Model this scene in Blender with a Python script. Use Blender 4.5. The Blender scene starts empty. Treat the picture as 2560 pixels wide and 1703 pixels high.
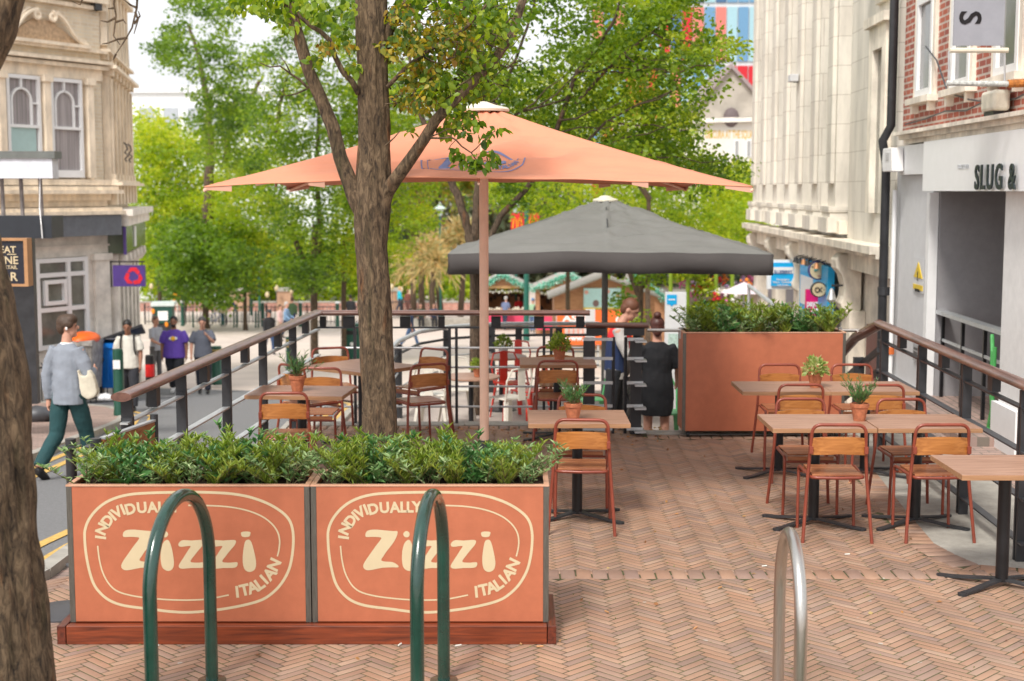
import bpy, bmesh, math, random
import numpy as np
from mathutils import Vector, Matrix, noise, Euler
R = math.radians
C = bpy.context.scene.collection
rnd = random.Random(7)

# ---------------------------------------------------------------- camera
F = 3555.6; PITCH = R(6.04); CZ = 2.4
cd = bpy.data.cameras.new('camera'); cam = bpy.data.objects.new('camera', cd); C.objects.link(cam)
cam.location = (0, 0, CZ); cam.rotation_euler = (R(90) - PITCH, 0, 0)
cd.sensor_width = 36; cd.lens = F * 36 / 2560; cd.clip_start = .05; cd.clip_end = 1500
cd.dof.use_dof = True; cd.dof.focus_distance = 8.6; cd.dof.aperture_fstop = 3.0
bpy.context.scene.camera = cam
# ---------------------------------------------------------------- light
SUN_EL, SUN_AZ = R(50), R(202)
w = bpy.data.worlds.new('World'); bpy.context.scene.world = w; w.use_nodes = True
nt = w.node_tree; nt.nodes.clear()
sky = nt.nodes.new('ShaderNodeTexSky'); sky.sky_type = 'NISHITA'; sky.sun_disc = False
sky.sun_elevation = SUN_EL; sky.sun_rotation = SUN_AZ; sky.air_density = 1.0; sky.dust_density = 4.0; sky.ozone_density = 1.0
hsv = nt.nodes.new('ShaderNodeHueSaturation'); hsv.inputs['Saturation'].default_value = .16; hsv.inputs['Value'].default_value = 1.25
bg = nt.nodes.new('ShaderNodeBackground'); bg.inputs['Strength'].default_value = .115
wo = nt.nodes.new('ShaderNodeOutputWorld')
cloud = nt.nodes.new('ShaderNodeTexNoise'); cloud.inputs['Scale'].default_value = 2.2; cloud.inputs['Detail'].default_value = 7
cramp = nt.nodes.new('ShaderNodeValToRGB'); cramp.color_ramp.elements[0].color = (4.1, 4.2, 4.4, 1); cramp.color_ramp.elements[1].color = (5.6, 5.6, 5.6, 1)
cmix = nt.nodes.new('ShaderNodeMix'); cmix.data_type = 'RGBA'; cmix.inputs['Factor'].default_value = .7   # a bright overcast layer over the clear sky
nt.links.new(cloud.outputs['Fac'], cramp.inputs[0]); nt.links.new(sky.outputs[0], hsv.inputs['Color']); nt.links.new(hsv.outputs[0], cmix.inputs['A']); nt.links.new(cramp.outputs[0], cmix.inputs['B']); nt.links.new(cmix.outputs['Result'], bg.inputs[0]); nt.links.new(bg.outputs[0], wo.inputs[0])
sd = bpy.data.lights.new('sun', 'SUN'); sd.energy = 1.5; sd.angle = R(12); sd.color = (1, .95, .87)
so = bpy.data.objects.new('sun', sd); C.objects.link(so)
# nishita: rotation 0 = +Y, clockwise seen from above
sdir = Vector((math.sin(SUN_AZ) * math.cos(SUN_EL), math.cos(SUN_AZ) * math.cos(SUN_EL), math.sin(SUN_EL)))
so.rotation_euler = sdir.to_track_quat('Z', 'Y').to_euler()
vs = bpy.context.scene.view_settings
vs.view_transform = 'Standard'; vs.look = 'None'; vs.exposure = 1.05; vs.gamma = 1; vs.use_curve_mapping = False
bpy.context.scene.render.engine = 'CYCLES'
try: bpy.context.scene.cycles.max_bounces = 8; bpy.context.scene.cycles.transparent_max_bounces = 8
except Exception: pass

# ---------------------------------------------------------------- survey helpers (photo pixel -> metres, for laying things out)
def ray(u, v):
    xc = (u - 1280) / F; yc = -(v - 851.5) / F
    return Vector((xc, math.cos(PITCH) + yc * math.sin(PITCH), -math.sin(PITCH) + yc * math.cos(PITCH)))
def D(u, v, Y):
    d = ray(u, v); return Vector((d.x / d.y * Y, Y, CZ + d.z / d.y * Y))
def G(u, v, z=0.0):
    d = ray(u, v); t = (z - CZ) / d.z; return Vector((d.x * t, d.y * t, z))
PROF = [(-30, 0), (7, 0), (15, -.64), (33, -2.33), (56, -4.06), (111, -6.9), (200, -8.6), (700, -9.5)]
def gz(y):
    for (a, b), (c, d) in zip(PROF, PROF[1:]):
        if y <= c: return b + (d - b) * (y - a) / (c - a)
    return PROF[-1][1]
def DX(u, Y, v=700): return D(u, v, Y).x

# ---------------------------------------------------------------- materials
MATS = {}
def mat(name, col, rough=.6, metal=0, var=.12, scale=8.0, bump=0.0, bscale=60.0, stretch=(1, 1, 1), col2=None, spec=.5, coat=0, sub=None):
    if name in MATS: return MATS[name]
    m = bpy.data.materials.new(name); m.use_nodes = True; MATS[name] = m
    n = m.node_tree; N = n.nodes; L = n.links; b = N['Principled BSDF']
    b.inputs['Roughness'].default_value = rough; b.inputs['Metallic'].default_value = metal
    b.inputs['Specular IOR Level'].default_value = spec
    if coat: b.inputs['Coat Weight'].default_value = coat; b.inputs['Coat Roughness'].default_value = .12
    tc = N.new('ShaderNodeTexCoord'); mp = N.new('ShaderNodeMapping'); mp.inputs['Scale'].default_value = stretch
    L.new(tc.outputs['Object'], mp.inputs[0])
    no = N.new('ShaderNodeTexNoise'); no.inputs['Scale'].default_value = scale; no.inputs['Detail'].default_value = 6; no.inputs['Roughness'].default_value = .65
    L.new(mp.outputs[0], no.inputs[0])
    cr = N.new('ShaderNodeValToRGB'); e = cr.color_ramp.elements
    c2 = col2 if col2 else tuple(min(1, x * (1 + var)) for x in col)
    c1 = tuple(x * (1 - var) for x in col) if not col2 else col
    e[0].position = .36; e[0].color = (*c1, 1); e[1].position = .66; e[1].color = (*c2, 1)
    L.new(no.outputs['Fac'], cr.inputs[0]); L.new(cr.outputs[0], b.inputs['Base Color'])
    if bump:
        n2 = N.new('ShaderNodeTexNoise'); n2.inputs['Scale'].default_value = bscale; n2.inputs['Detail'].default_value = 5
        L.new(mp.outputs[0], n2.inputs[0]); bp = N.new('ShaderNodeBump'); bp.inputs['Strength'].default_value = bump; bp.inputs['Distance'].default_value = .02
        L.new(n2.outputs['Fac'], bp.inputs['Height']); L.new(bp.outputs[0], b.inputs['Normal'])
    rr = N.new('ShaderNodeMapRange'); rr.inputs['To Min'].default_value = max(.02, rough - .08); rr.inputs['To Max'].default_value = min(1, rough + .1)
    L.new(no.outputs['Fac'], rr.inputs['Value']); L.new(rr.outputs[0], b.inputs['Roughness'])
    return m
def leafmat(name, cols, trans=.35, rough=.45, bright=1.0):
    m = bpy.data.materials.new(name); m.use_nodes = True; MATS[name] = m
    n = m.node_tree; N = n.nodes; L = n.links; b = N['Principled BSDF']
    at = N.new('ShaderNodeAttribute'); at.attribute_name = 'tint'
    cr = N.new('ShaderNodeValToRGB'); e = cr.color_ramp.elements
    while len(e) < len(cols): e.new(.5)
    for i, c in enumerate(cols): e[i].position = i / (len(cols) - 1); e[i].color = (*[x * bright for x in c], 1)
    L.new(at.outputs['Fac'], cr.inputs[0]); L.new(cr.outputs[0], b.inputs['Base Color'])
    b.inputs['Roughness'].default_value = rough
    tr = N.new('ShaderNodeBsdfTranslucent'); mx = N.new('ShaderNodeMixShader'); mx.inputs[0].default_value = trans
    hs = N.new('ShaderNodeHueSaturation'); hs.inputs['Value'].default_value = 1.5; hs.inputs['Saturation'].default_value = 1.08
    L.new(cr.outputs[0], hs.inputs['Color']); L.new(hs.outputs[0], tr.inputs[0])
    L.new(b.outputs[0], mx.inputs[1]); L.new(tr.outputs[0], mx.inputs[2])
    L.new(mx.outputs[0], N['Material Output'].inputs[0])
    return m
def woodmat(name, c1, c2, axis=0, rough=.5, scale=3.0, coat=0, fine=1.0):
    m = bpy.data.materials.new(name); m.use_nodes = True; MATS[name] = m
    n = m.node_tree; N = n.nodes; L = n.links; b = N['Principled BSDF']; b.inputs['Roughness'].default_value = rough
    if coat: b.inputs['Coat Weight'].default_value = coat; b.inputs['Coat Roughness'].default_value = .15
    tc = N.new('ShaderNodeTexCoord'); mp = N.new('ShaderNodeMapping'); s = [16 * fine] * 3; s[axis] = 1.1; mp.inputs['Scale'].default_value = s
    L.new(tc.outputs['Object'], mp.inputs[0])
    no = N.new('ShaderNodeTexNoise'); no.inputs['Scale'].default_value = scale; no.inputs['Detail'].default_value = 8; no.inputs['Distortion'].default_value = .6
    L.new(mp.outputs[0], no.inputs[0]); cr = N.new('ShaderNodeValToRGB'); e = cr.color_ramp.elements
    e[0].position = .32; e[0].color = (*c1, 1); e[1].position = .68; e[1].color = (*c2, 1)
    L.new(no.outputs['Fac'], cr.inputs[0]); L.new(cr.outputs[0], b.inputs['Base Color'])
    bp = N.new('ShaderNodeBump'); bp.inputs['Strength'].default_value = .15; bp.inputs['Distance'].default_value = .004
    L.new(no.outputs['Fac'], bp.inputs['Height']); L.new(bp.outputs[0], b.inputs['Normal'])
    return m
def wallmat(name, c1, c2, mortar, bw=.225, bh=.075, ms=.01, rough=.85, stain=.25, bump=.3):
    m = bpy.data.materials.new(name); m.use_nodes = True; MATS[name] = m
    n = m.node_tree; N = n.nodes; L = n.links; b = N['Principled BSDF']; b.inputs['Roughness'].default_value = rough
    tc = N.new('ShaderNodeTexCoord'); sx = N.new('ShaderNodeSeparateXYZ'); cb = N.new('ShaderNodeCombineXYZ'); ad = N.new('ShaderNodeMath')
    L.new(tc.outputs['Object'], sx.inputs[0]); L.new(sx.outputs[0], ad.inputs[0]); L.new(sx.outputs[1], ad.inputs[1])
    L.new(ad.outputs[0], cb.inputs[0]); L.new(sx.outputs[2], cb.inputs[1])
    br = N.new('ShaderNodeTexBrick'); br.inputs['Scale'].default_value = 1; br.inputs['Brick Width'].default_value = bw; br.inputs['Row Height'].default_value = bh
    br.inputs['Mortar Size'].default_value = ms; br.inputs['Color1'].default_value = (*c1, 1); br.inputs['Color2'].default_value = (*c2, 1); br.inputs['Mortar'].default_value = (*mortar, 1)
    br.inputs['Bias'].default_value = -.1
    L.new(cb.outputs[0], br.inputs[0])
    no = N.new('ShaderNodeTexNoise'); no.inputs['Scale'].default_value = 1.3; no.inputs['Detail'].default_value = 7; no.inputs['Roughness'].default_value = .7
    mp = N.new('ShaderNodeMapping'); mp.inputs['Scale'].default_value = (2, 2, .5); L.new(tc.outputs['Object'], mp.inputs[0]); L.new(mp.outputs[0], no.inputs[0])
    mr = N.new('ShaderNodeMapRange'); mr.inputs['From Min'].default_value = .35; mr.inputs['From Max'].default_value = .7; mr.inputs['To Min'].default_value = 1 - stain; mr.inputs['To Max'].default_value = 1.05
    L.new(no.outputs['Fac'], mr.inputs[0])
    mx = N.new('ShaderNodeVectorMath'); mx.operation = 'SCALE'; L.new(br.outputs[0], mx.inputs[0]); L.new(mr.outputs[0], mx.inputs['Scale'])
    L.new(mx.outputs[0], b.inputs['Base Color'])
    bp = N.new('ShaderNodeBump'); bp.inputs['Strength'].default_value = bump; bp.inputs['Distance'].default_value = .01; bp.invert = True
    L.new(br.outputs['Fac'], bp.inputs['Height']); L.new(bp.outputs[0], b.inputs['Normal'])
    return m
def attrmat(name, cols, rough=.8, bump=.3):
    m = bpy.data.materials.new(name); m.use_nodes = True; MATS[name] = m
    n = m.node_tree; N = n.nodes; L = n.links; b = N['Principled BSDF']; b.inputs['Roughness'].default_value = rough
    at = N.new('ShaderNodeAttribute'); at.attribute_name = 'tint'
    cr = N.new('ShaderNodeValToRGB'); e = cr.color_ramp.elements
    while len(e) < len(cols): e.new(.5)
    for i, c in enumerate(cols): e[i].position = i / (len(cols) - 1); e[i].color = (*c, 1)
    L.new(at.outputs['Fac'], cr.inputs[0])
    tc = N.new('ShaderNodeTexCoord'); no = N.new('ShaderNodeTexNoise'); no.inputs['Scale'].default_value = 1.1; no.inputs['Detail'].default_value = 9; no.inputs['Roughness'].default_value = .7
    L.new(tc.outputs['Object'], no.inputs[0])
    mr = N.new('ShaderNodeMapRange'); mr.inputs['From Min'].default_value = .3; mr.inputs['From Max'].default_value = .7; mr.inputs['To Min'].default_value = .78; mr.inputs['To Max'].default_value = 1.14
    L.new(no.outputs['Fac'], mr.inputs[0]); mx = N.new('ShaderNodeVectorMath'); mx.operation = 'SCALE'
    vo = N.new('ShaderNodeTexVoronoi'); vo.inputs['Scale'].default_value = 3.2; L.new(tc.outputs['Object'], vo.inputs[0]); lt_ = N.new('ShaderNodeMath'); lt_.operation = 'LESS_THAN'; lt_.inputs[1].default_value = .045; L.new(vo.outputs['Distance'], lt_.inputs[0])
    gm = N.new('ShaderNodeMix'); gm.data_type = 'RGBA'; gm.inputs['B'].default_value = (.4, .34, .29, 1); L.new(lt_.outputs[0], gm.inputs['Factor']); L.new(cr.outputs[0], gm.inputs['A'])
    L.new(gm.outputs['Result'], mx.inputs[0]); L.new(mr.outputs[0], mx.inputs['Scale']); L.new(mx.outputs[0], b.inputs['Base Color'])
    n2 = N.new('ShaderNodeTexNoise'); n2.inputs['Scale'].default_value = 180; n2.inputs['Detail'].default_value = 4; L.new(tc.outputs['Object'], n2.inputs[0])
    bp = N.new('ShaderNodeBump'); bp.inputs['Strength'].default_value = bump; bp.inputs['Distance'].default_value = .004
    L.new(n2.outputs['Fac'], bp.inputs['Height']); L.new(bp.outputs[0], b.inputs['Normal'])
    r2 = N.new('ShaderNodeMapRange'); r2.inputs['From Min'].default_value = .35; r2.inputs['From Max'].default_value = .65; r2.inputs['To Min'].default_value = rough - .28; r2.inputs['To Max'].default_value = rough
    L.new(no.outputs['Fac'], r2.inputs[0]); L.new(r2.outputs[0], b.inputs['Roughness'])
    return m
def barkmat(name, c1, c2, c3):
    m = bpy.data.materials.new(name); m.use_nodes = True; MATS[name] = m
    n = m.node_tree; N = n.nodes; L = n.links; b = N['Principled BSDF']; b.inputs['Roughness'].default_value = .9
    tc = N.new('ShaderNodeTexCoord'); mp = N.new('ShaderNodeMapping'); mp.inputs['Scale'].default_value = (1, 1, .3); L.new(tc.outputs['Object'], mp.inputs[0])
    no = N.new('ShaderNodeTexNoise'); no.inputs['Scale'].default_value = 38; no.inputs['Detail'].default_value = 9; no.inputs['Roughness'].default_value = .75; no.inputs['Distortion'].default_value = .8
    L.new(mp.outputs[0], no.inputs[0]); cr = N.new('ShaderNodeValToRGB'); e = cr.color_ramp.elements; e.new(.5)
    e[0].position = .36; e[0].color = (*c1, 1); e[1].position = .5; e[1].color = (*c2, 1); e[2].position = .66; e[2].color = (*c3, 1)
    L.new(no.outputs['Fac'], cr.inputs[0])
    n2 = N.new('ShaderNodeTexNoise'); n2.inputs['Scale'].default_value = 6; n2.inputs['Detail'].default_value = 5
    mp2 = N.new('ShaderNodeMapping'); mp2.inputs['Scale'].default_value = (2.2, 2.2, .35); L.new(tc.outputs['Object'], mp2.inputs[0]); L.new(mp2.outputs[0], n2.inputs[0])
    c2r = N.new('ShaderNodeValToRGB'); f = c2r.color_ramp.elements; f.new(.5); f.new(.6)
    f[0].position = .3; f[0].color = (.25, .32, .2, 1); f[1].position = .42; f[1].color = (1, 1, 1, 1); f[2].position = .62; f[2].color = (1, 1, 1, 1); f[3].position = .72; f[3].color = (1.5, .95, .6, 1)
    L.new(n2.outputs['Fac'], c2r.inputs[0]); mx = N.new('ShaderNodeMix'); mx.data_type = 'RGBA'; mx.blend_type = 'MULTIPLY'; mx.inputs['Factor'].default_value = .8
    L.new(cr.outputs[0], mx.inputs['A']); L.new(c2r.outputs[0], mx.inputs['B']); L.new(mx.outputs['Result'], b.inputs['Base Color'])
    bp = N.new('ShaderNodeBump'); bp.inputs['Strength'].default_value = .9; bp.inputs['Distance'].default_value = .02
    L.new(no.outputs['Fac'], bp.inputs['Height']); L.new(bp.outputs[0], b.inputs['Normal'])
    return m

M = dict(
 orange=mat('planter_orange', (.45, .138, .068), .45, var=.07, bump=.05, bscale=200),
 rimm=mat('pale_copper_rim', (.75, .42, .28), .4, .3, var=.05),
 trim=mat('grey_trim', (.16, .15, .13), .45, .7, var=.2, stretch=(40, 40, 2)),
 cream=mat('cream_paint', (.6, .49, .31), .6, var=.03),
 soil=mat('soil', (.055, .028, .016), .95, var=.5, scale=60, bump=1, bscale=120),
 redwood=woodmat('stained_redwood', (.095, .018, .007), (.26, .05, .015), 0, .35, coat=.4),
 redwoody=woodmat('stained_redwood_end', (.06, .012, .006), (.17, .03, .012), 1, .35, coat=.4),
 green_paint=mat('green_gloss', (.008, .045, .032), .22, var=.25, scale=5, coat=.7, bump=.04, bscale=90),
 steel=mat('brushed_steel', (.52, .5, .47), .3, 1, var=.1, stretch=(30, 30, 1), bump=.05),
 galv=mat('galvanised', (.55, .57, .58), .42, .6, var=.1),
 char=mat('charcoal_metal', (.035, .036, .04), .42, .2, var=.25, scale=5),
 dgrey=mat('dark_grey_metal', (.07, .072, .08), .45, .2, var=.15),
 black=mat('black_metal', (.01, .01, .012), .38, .1, var=.3),
 handrail=woodmat('red_brown_handrail', (.085, .034, .025), (.19, .085, .06), 1, .38, fine=.5, coat=.25),
 handrailx=woodmat('red_brown_handrail_x', (.085, .034, .025), (.19, .085, .06), 0, .38, fine=.5, coat=.25),
 oxide=mat('oxide_red_tube', (.24, .05, .027), .38, .1, var=.15, coat=.2),
 chairwood=woodmat('honey_wood', (.29, .095, .018), (.5, .2, .05), 0, .42, coat=.2),
 slatwood=woodmat('slat_wood', (.2, .06, .025), (.48, .19, .08), 0, .4, coat=.25),
 tabletop=woodmat('table_top_wood', (.27, .145, .095), (.45, .27, .19), 0, .45, fine=.8),
 tableedge=woodmat('table_edge', (.3, .15, .07), (.42, .23, .12), 0, .5),
 terra=mat('terracotta', (.42, .14, .065), .75, var=.25, scale=25, bump=.2),
 bark=barkmat('bark', (.02, .012, .007), (.115, .075, .042), (.25, .17, .1)),
 bark2=barkmat('bark_far', (.02, .014, .009), (.09, .06, .038), (.17, .12, .08)),
 canopy=mat('orange_canvas', (.66, .26, .155), .85, var=.03, scale=3, bump=.15, bscale=12),
 canopyb=mat('orange_canvas_pole', (.84, .56, .42), .5, var=.05),
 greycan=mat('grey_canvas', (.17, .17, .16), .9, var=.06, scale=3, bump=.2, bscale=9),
 greycanv=mat('grey_valance_shaded', (.065, .058, .056), .9, var=.08, scale=3, bump=.2, bscale=9),  # shade painted in: hanging cloth coloured darker than the canopy top
 offwhite=mat('offwhite_plastic', (.68, .64, .52), .5, var=.05),
 logoblue=mat('faded_blue_print', (.18, .2, .36), .8, var=.2),
 white=mat('white_paint', (.8, .8, .8), .5, var=.03),
 white2=mat('white_render', (.78, .77, .76), .7, var=.05, bump=.1),
 greywall=mat('grey_wall', (.3, .29, .3), .7, var=.06),
 lgrey=mat('light_grey_wall', (.62, .62, .63), .7, var=.04),
 stone=wallmat('portland_stone', (.84, .79, .7), (.79, .73, .64), (.6, .54, .46), .9, .42, .006, stain=.28, bump=.15),
 stone2=mat('moulded_stone', (.78, .71, .6), .85, var=.25, scale=3, bump=.25, stretch=(1, 1, .5)),
 buff=wallmat('buff_brick', (.8, .68, .5), (.68, .55, .39), (.76, .68, .56), .22, .075, .012, stain=.2),
 buffst=mat('buff_stone', (.8, .68, .53), .85, var=.2, scale=4, bump=.3, stretch=(1, 1, .4)),
 palest=mat('pale_stone', (.74, .69, .62), .85, var=.18, scale=3, bump=.2),
 redbrick=wallmat('red_brick', (.5, .14, .085), (.32, .09, .07), (.6, .5, .43), .225, .075, .012, stain=.3),
 glass=mat('window_glass', (.2, .2, .2), .12, 0, var=.15, scale=1.5, spec=.8),
 glassd=mat('dark_window_glass', (.16, .16, .14), .15, 0, var=.3, scale=2, spec=.8),
 blind=mat('pale_blue_blind', (.4, .56, .55), .7, var=.04),
 drape=mat('grey_curtain', (.33, .3, .3), .8, var=.35, scale=1, stretch=(26, 26, .4)),
 asphalt=mat('asphalt', (.2, .2, .205), .85, var=.16, scale=40, bump=.6, bscale=220),
 pave=mat('plaza_paving', (.56, .47, .41), .75, var=.1, scale=.6, bump=.2, bscale=30),
 conc=mat('concrete', (.36, .34, .3), .85, var=.18, scale=5, bump=.3),
 yellow=mat('yellow_line', (.6, .38, .1), .7, var=.2, scale=20),
 skin=mat('skin', (.52, .27, .19), .55, var=.08, scale=30),
 skin2=mat('skin_tan', (.3, .14, .085), .55, var=.08, scale=30),
 hairb=mat('brown_hair', (.06, .032, .018), .6, var=.5, scale=60, stretch=(3, 3, 1)),
 hairk=mat('black_hair', (.012, .01, .009), .5, var=.4, scale=60),
 hairg=mat('grey_hair', (.42, .4, .38), .7, var=.2, scale=60),
 hairr=mat('auburn_hair', (.07, .02, .014), .5, var=.4, scale=60),
 hutwood=woodmat('hut_boards', (.3, .13, .06), (.5, .26, .14), 0, .7),
 redp=mat('red_paint', (.5, .03, .02), .4, var=.1),
)
def plain(name, col, rough=.7, **k): return mat(name, col, rough, var=k.pop('var', .1), **k)

# ---------------------------------------------------------------- mesh helpers
class MB:
    def __init__(s): s.v = []; s.f = []
    def add(s, vs, fs, Mx=None):
        o = len(s.v)
        if Mx is not None: vs = [Mx @ Vector(p) for p in vs]
        s.v += [tuple(p) for p in vs]; s.f += [tuple(i + o for i in f) for f in fs]; return s
    def box(s, a, b, Mx=None):
        x0, y0, z0 = a; x1, y1, z1 = b
        return s.add([(x0, y0, z0), (x1, y0, z0), (x1, y1, z0), (x0, y1, z0), (x0, y0, z1), (x1, y0, z1), (x1, y1, z1), (x0, y1, z1)],
                     [(0, 3, 2, 1), (4, 5, 6, 7), (0, 1, 5, 4), (1, 2, 6, 5), (2, 3, 7, 6), (3, 0, 4, 7)], Mx)
    def bar(s, p, q, w, h, up=(0, 0, 1)):
        p = Vector(p); q = Vector(q); d = (q - p); L = d.length; d.normalize(); up = Vector(up)
        sd = d.cross(up); sd = Vector((1, 0, 0)) if sd.length < 1e-4 else sd.normalized(); u = sd.cross(d)
        Mx = Matrix((sd, d, u)).transposed().to_4x4(); Mx.translation = p
        return s.box((-w / 2, 0, -h / 2), (w / 2, L, h / 2), Mx)
    def tube(s, pts, r, n=10, caps=True, closed=False, wob=None):
        pts = [Vector(p) for p in pts]; k = len(pts); rs = r if isinstance(r, (list, tuple)) else [r] * k
        o = len(s.v); T = []
        for i in range(k):
            a = pts[i - 1] if (i or closed) else pts[0]; b = pts[(i + 1) % k] if (i < k - 1 or closed) else pts[-1]
            T.append((b - a).normalized())
        ref = Vector((0, 0, 1)) if abs(T[0].z) < .9 else Vector((1, 0, 0)); nrm = (ref - T[0] * ref.dot(T[0])).normalized()
        for i in range(k):
            nrm = (nrm - T[i] * nrm.dot(T[i])); nrm = nrm.normalized() if nrm.length > 1e-6 else T[i].orthogonal().normalized()
            bn = T[i].cross(nrm)
            for j in range(n):
                a = 2 * math.pi * j / n; rr = rs[i] * (wob(i, j, n) if wob else 1)
                s.v.append(tuple(pts[i] + (nrm * math.cos(a) + bn * math.sin(a)) * rr))
        for i in range(k if closed else k - 1):
            for j in range(n):
                a = o + i * n; b = o + ((i + 1) % k) * n; s.f.append((a + j, a + (j + 1) % n, b + (j + 1) % n, b + j))
        if caps and not closed: s.f.append(tuple(o + j for j in reversed(range(n)))); s.f.append(tuple(o + (k - 1) * n + j for j in range(n)))
        return s
    def lathe(s, prof, c=(0, 0, 0), n=24, Mx=None):
        vs = [(c[0] + r * math.cos(2 * math.pi * j / n), c[1] + r * math.sin(2 * math.pi * j / n), c[2] + z) for r, z in prof for j in range(n)]
        fs = [(i * n + j, i * n + (j + 1) % n, (i + 1) * n + (j + 1) % n, (i + 1) * n + j) for i in range(len(prof) - 1) for j in range(n)]
        fs.append(tuple(reversed(range(n)))); fs.append(tuple((len(prof) - 1) * n + j for j in range(n)))
        return s.add(vs, fs, Mx)
    def prism(s, poly, d, Mx=None):     # poly in local xz, extruded along +y by d
        n = len(poly); vs = [(x, 0, z) for x, z in poly] + [(x, d, z) for x, z in poly]
        return s.add(vs, [tuple(range(n)), tuple(reversed(range(n, 2 * n)))] + [(i, i + n, (i + 1) % n + n, (i + 1) % n) for i in range(n)], Mx)
    def ball(s, c, r, n=12, Mx=None):
        r = r if isinstance(r, (tuple, list)) else (r, r, r); m = n // 2; vs = []; fs = []
        for i in range(m + 1):
            th = math.pi * i / m
            for j in range(n): ph = 2 * math.pi * j / n; vs.append((c[0] + r[0] * math.sin(th) * math.cos(ph), c[1] + r[1] * math.sin(th) * math.sin(ph), c[2] + r[2] * math.cos(th)))
        for i in range(m):
            for j in range(n): fs.append((i * n + j, (i + 1) * n + j, (i + 1) * n + (j + 1) % n, i * n + (j + 1) % n))
        return s.add(vs, fs, Mx)
    def build(s, name, m, parent=None, smooth=False, bevel=0, loc=None):
        me = bpy.data.meshes.new(name); me.from_pydata(s.v, [], s.f); me.update()
        if smooth: me.shade_smooth() if smooth is True else me.set_sharp_from_angle(angle=R(smooth))
        if smooth and smooth is not True:
            for p in me.polygons: p.use_smooth = True
        o = bpy.data.objects.new(name, me); C.objects.link(o)
        if m: me.materials.append(m)
        if parent: o.parent = parent
        if loc: o.location = loc
        if bevel:
            b = o.modifiers.new('bevel', 'BEVEL'); b.width = bevel; b.segments = 2; b.limit_method = 'ANGLE'; b.angle_limit = R(40)
        return o
def tag(o, label=None, cat=None, group=None, kind=None):
    if label: o['label'] = label
    if cat: o['category'] = cat
    if group: o['group'] = group
    if kind: o['kind'] = kind
    return o
def thing(name, label, cat, loc=(0, 0, 0), rz=0, group=None, kind=None):
    o = bpy.data.objects.new(name, None); C.objects.link(o); o.location = loc; o.rotation_euler = (0, 0, rz); o.empty_display_size = .1
    return tag(o, label, cat, group, kind)
def dup(root, loc, rz, label=None, group=None, scale=1):
    kids = {}
    for x in bpy.data.objects:
        if x.parent: kids.setdefault(x.parent.name, []).append(x)
    def cp2(o, p):
        c = o.copy(); C.objects.link(c)
        if p: c.parent = p
        for k in kids.get(o.name, []): cp2(k, c)
        return c
    c = cp2(root, None); c.location = loc; c.rotation_euler = (0, 0, rz); c.scale = (scale,) * 3
    if label: c['label'] = label
    if group: c['group'] = group
    return c
def struct(name, mb, m, **k): return tag(mb.build(name, m, **k), kind='structure')
def fast(name, V, Fq, tint, m, parent=None, per=None, smooth=False):
    """numpy mesh: V (n,3), Fq (m,k) faces, tint per face"""
    me = bpy.data.meshes.new(name); nv, nf, k = len(V), len(Fq), Fq.shape[1]
    me.vertices.add(nv); me.vertices.foreach_set('co', V.astype(np.float32).ravel())
    me.loops.add(nf * k); me.loops.foreach_set('vertex_index', Fq.astype(np.int32).ravel())
    me.polygons.add(nf); me.polygons.foreach_set('loop_start', np.arange(0, nf * k, k, dtype=np.int32))
    me.update(calc_edges=True)
    a = me.attributes.new('tint', 'FLOAT', 'FACE'); a.data.foreach_set('value', tint.astype(np.float32))
    if smooth: me.shade_smooth()
    me.materials.append(m); o = bpy.data.objects.new(name, me); C.objects.link(o)
    if parent: o.parent = parent
    return o
def leaves(P, size, rs, aspect=.62, droop=.25, quad=True, dirs=None, szvar=.35):
    """leaf-shaped folded faces at points P -> V,F"""
    n = len(P); a = dirs if dirs is not None else rs.normal(size=(n, 3)) * (1, 1, .6) + (0, 0, -droop)
    a = a / np.linalg.norm(a, axis=1, keepdims=True)
    b = np.cross(a, rs.normal(size=(n, 3)) + (0, 0, 0)); b /= np.linalg.norm(b, axis=1, keepdims=True) + 1e-9
    # turn blades to look mostly up
    c = np.cross(a, b); up = c[:, 2:3] < 0; c = np.where(up, -c, c)
    s = size * (1 + szvar * rs.uniform(-1, 1, (n, 1))); w = s * aspect * .5
    if quad:
        V = np.stack([P, P + a * s * .45 + b * w + c * s * .08, P + a * s, P + a * s * .45 - b * w + c * s * .08], 1).reshape(-1, 3)
        Fq = np.arange(n * 4).reshape(n, 4)
        return V, Fq, 1
    V = np.stack([P, P + a * s * .3 + b * w * .9 + c * s * .09, P + a * s * .65 + b * w * .75 + c * s * .05, P + a * s - c * s * .1,
                  P + a * s * .65 - b * w * .75 + c * s * .05, P + a * s * .3 - b * w * .9 + c * s * .09], 1).reshape(-1, 3)
    i = np.arange(n) * 6
    Fq = np.concatenate([np.stack([i, i + 1, i + 2, i + 3], 1), np.stack([i, i + 3, i + 4, i + 5], 1)])
    return V, Fq, 2
def text_shape(s, size, bold=.0, spacing=1.0):
    cu = bpy.data.curves.new('t', 'FONT'); cu.body = s; cu.size = size; cu.offset = bold * size; cu.space_character = spacing; cu.resolution_u = 3
    o = bpy.data.objects.new('t', cu); C.objects.link(o); dg = bpy.context.evaluated_depsgraph_get(); dg.update()
    me = bpy.data.meshes.new_from_object(o.evaluated_get(dg)); vs = [(v.co.x, v.co.y) for v in me.vertices]; fs = [tuple(p.vertices) for p in me.polygons]
    bpy.data.objects.remove(o); bpy.data.curves.remove(cu); bpy.data.meshes.remove(me)
    return vs, fs
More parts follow.
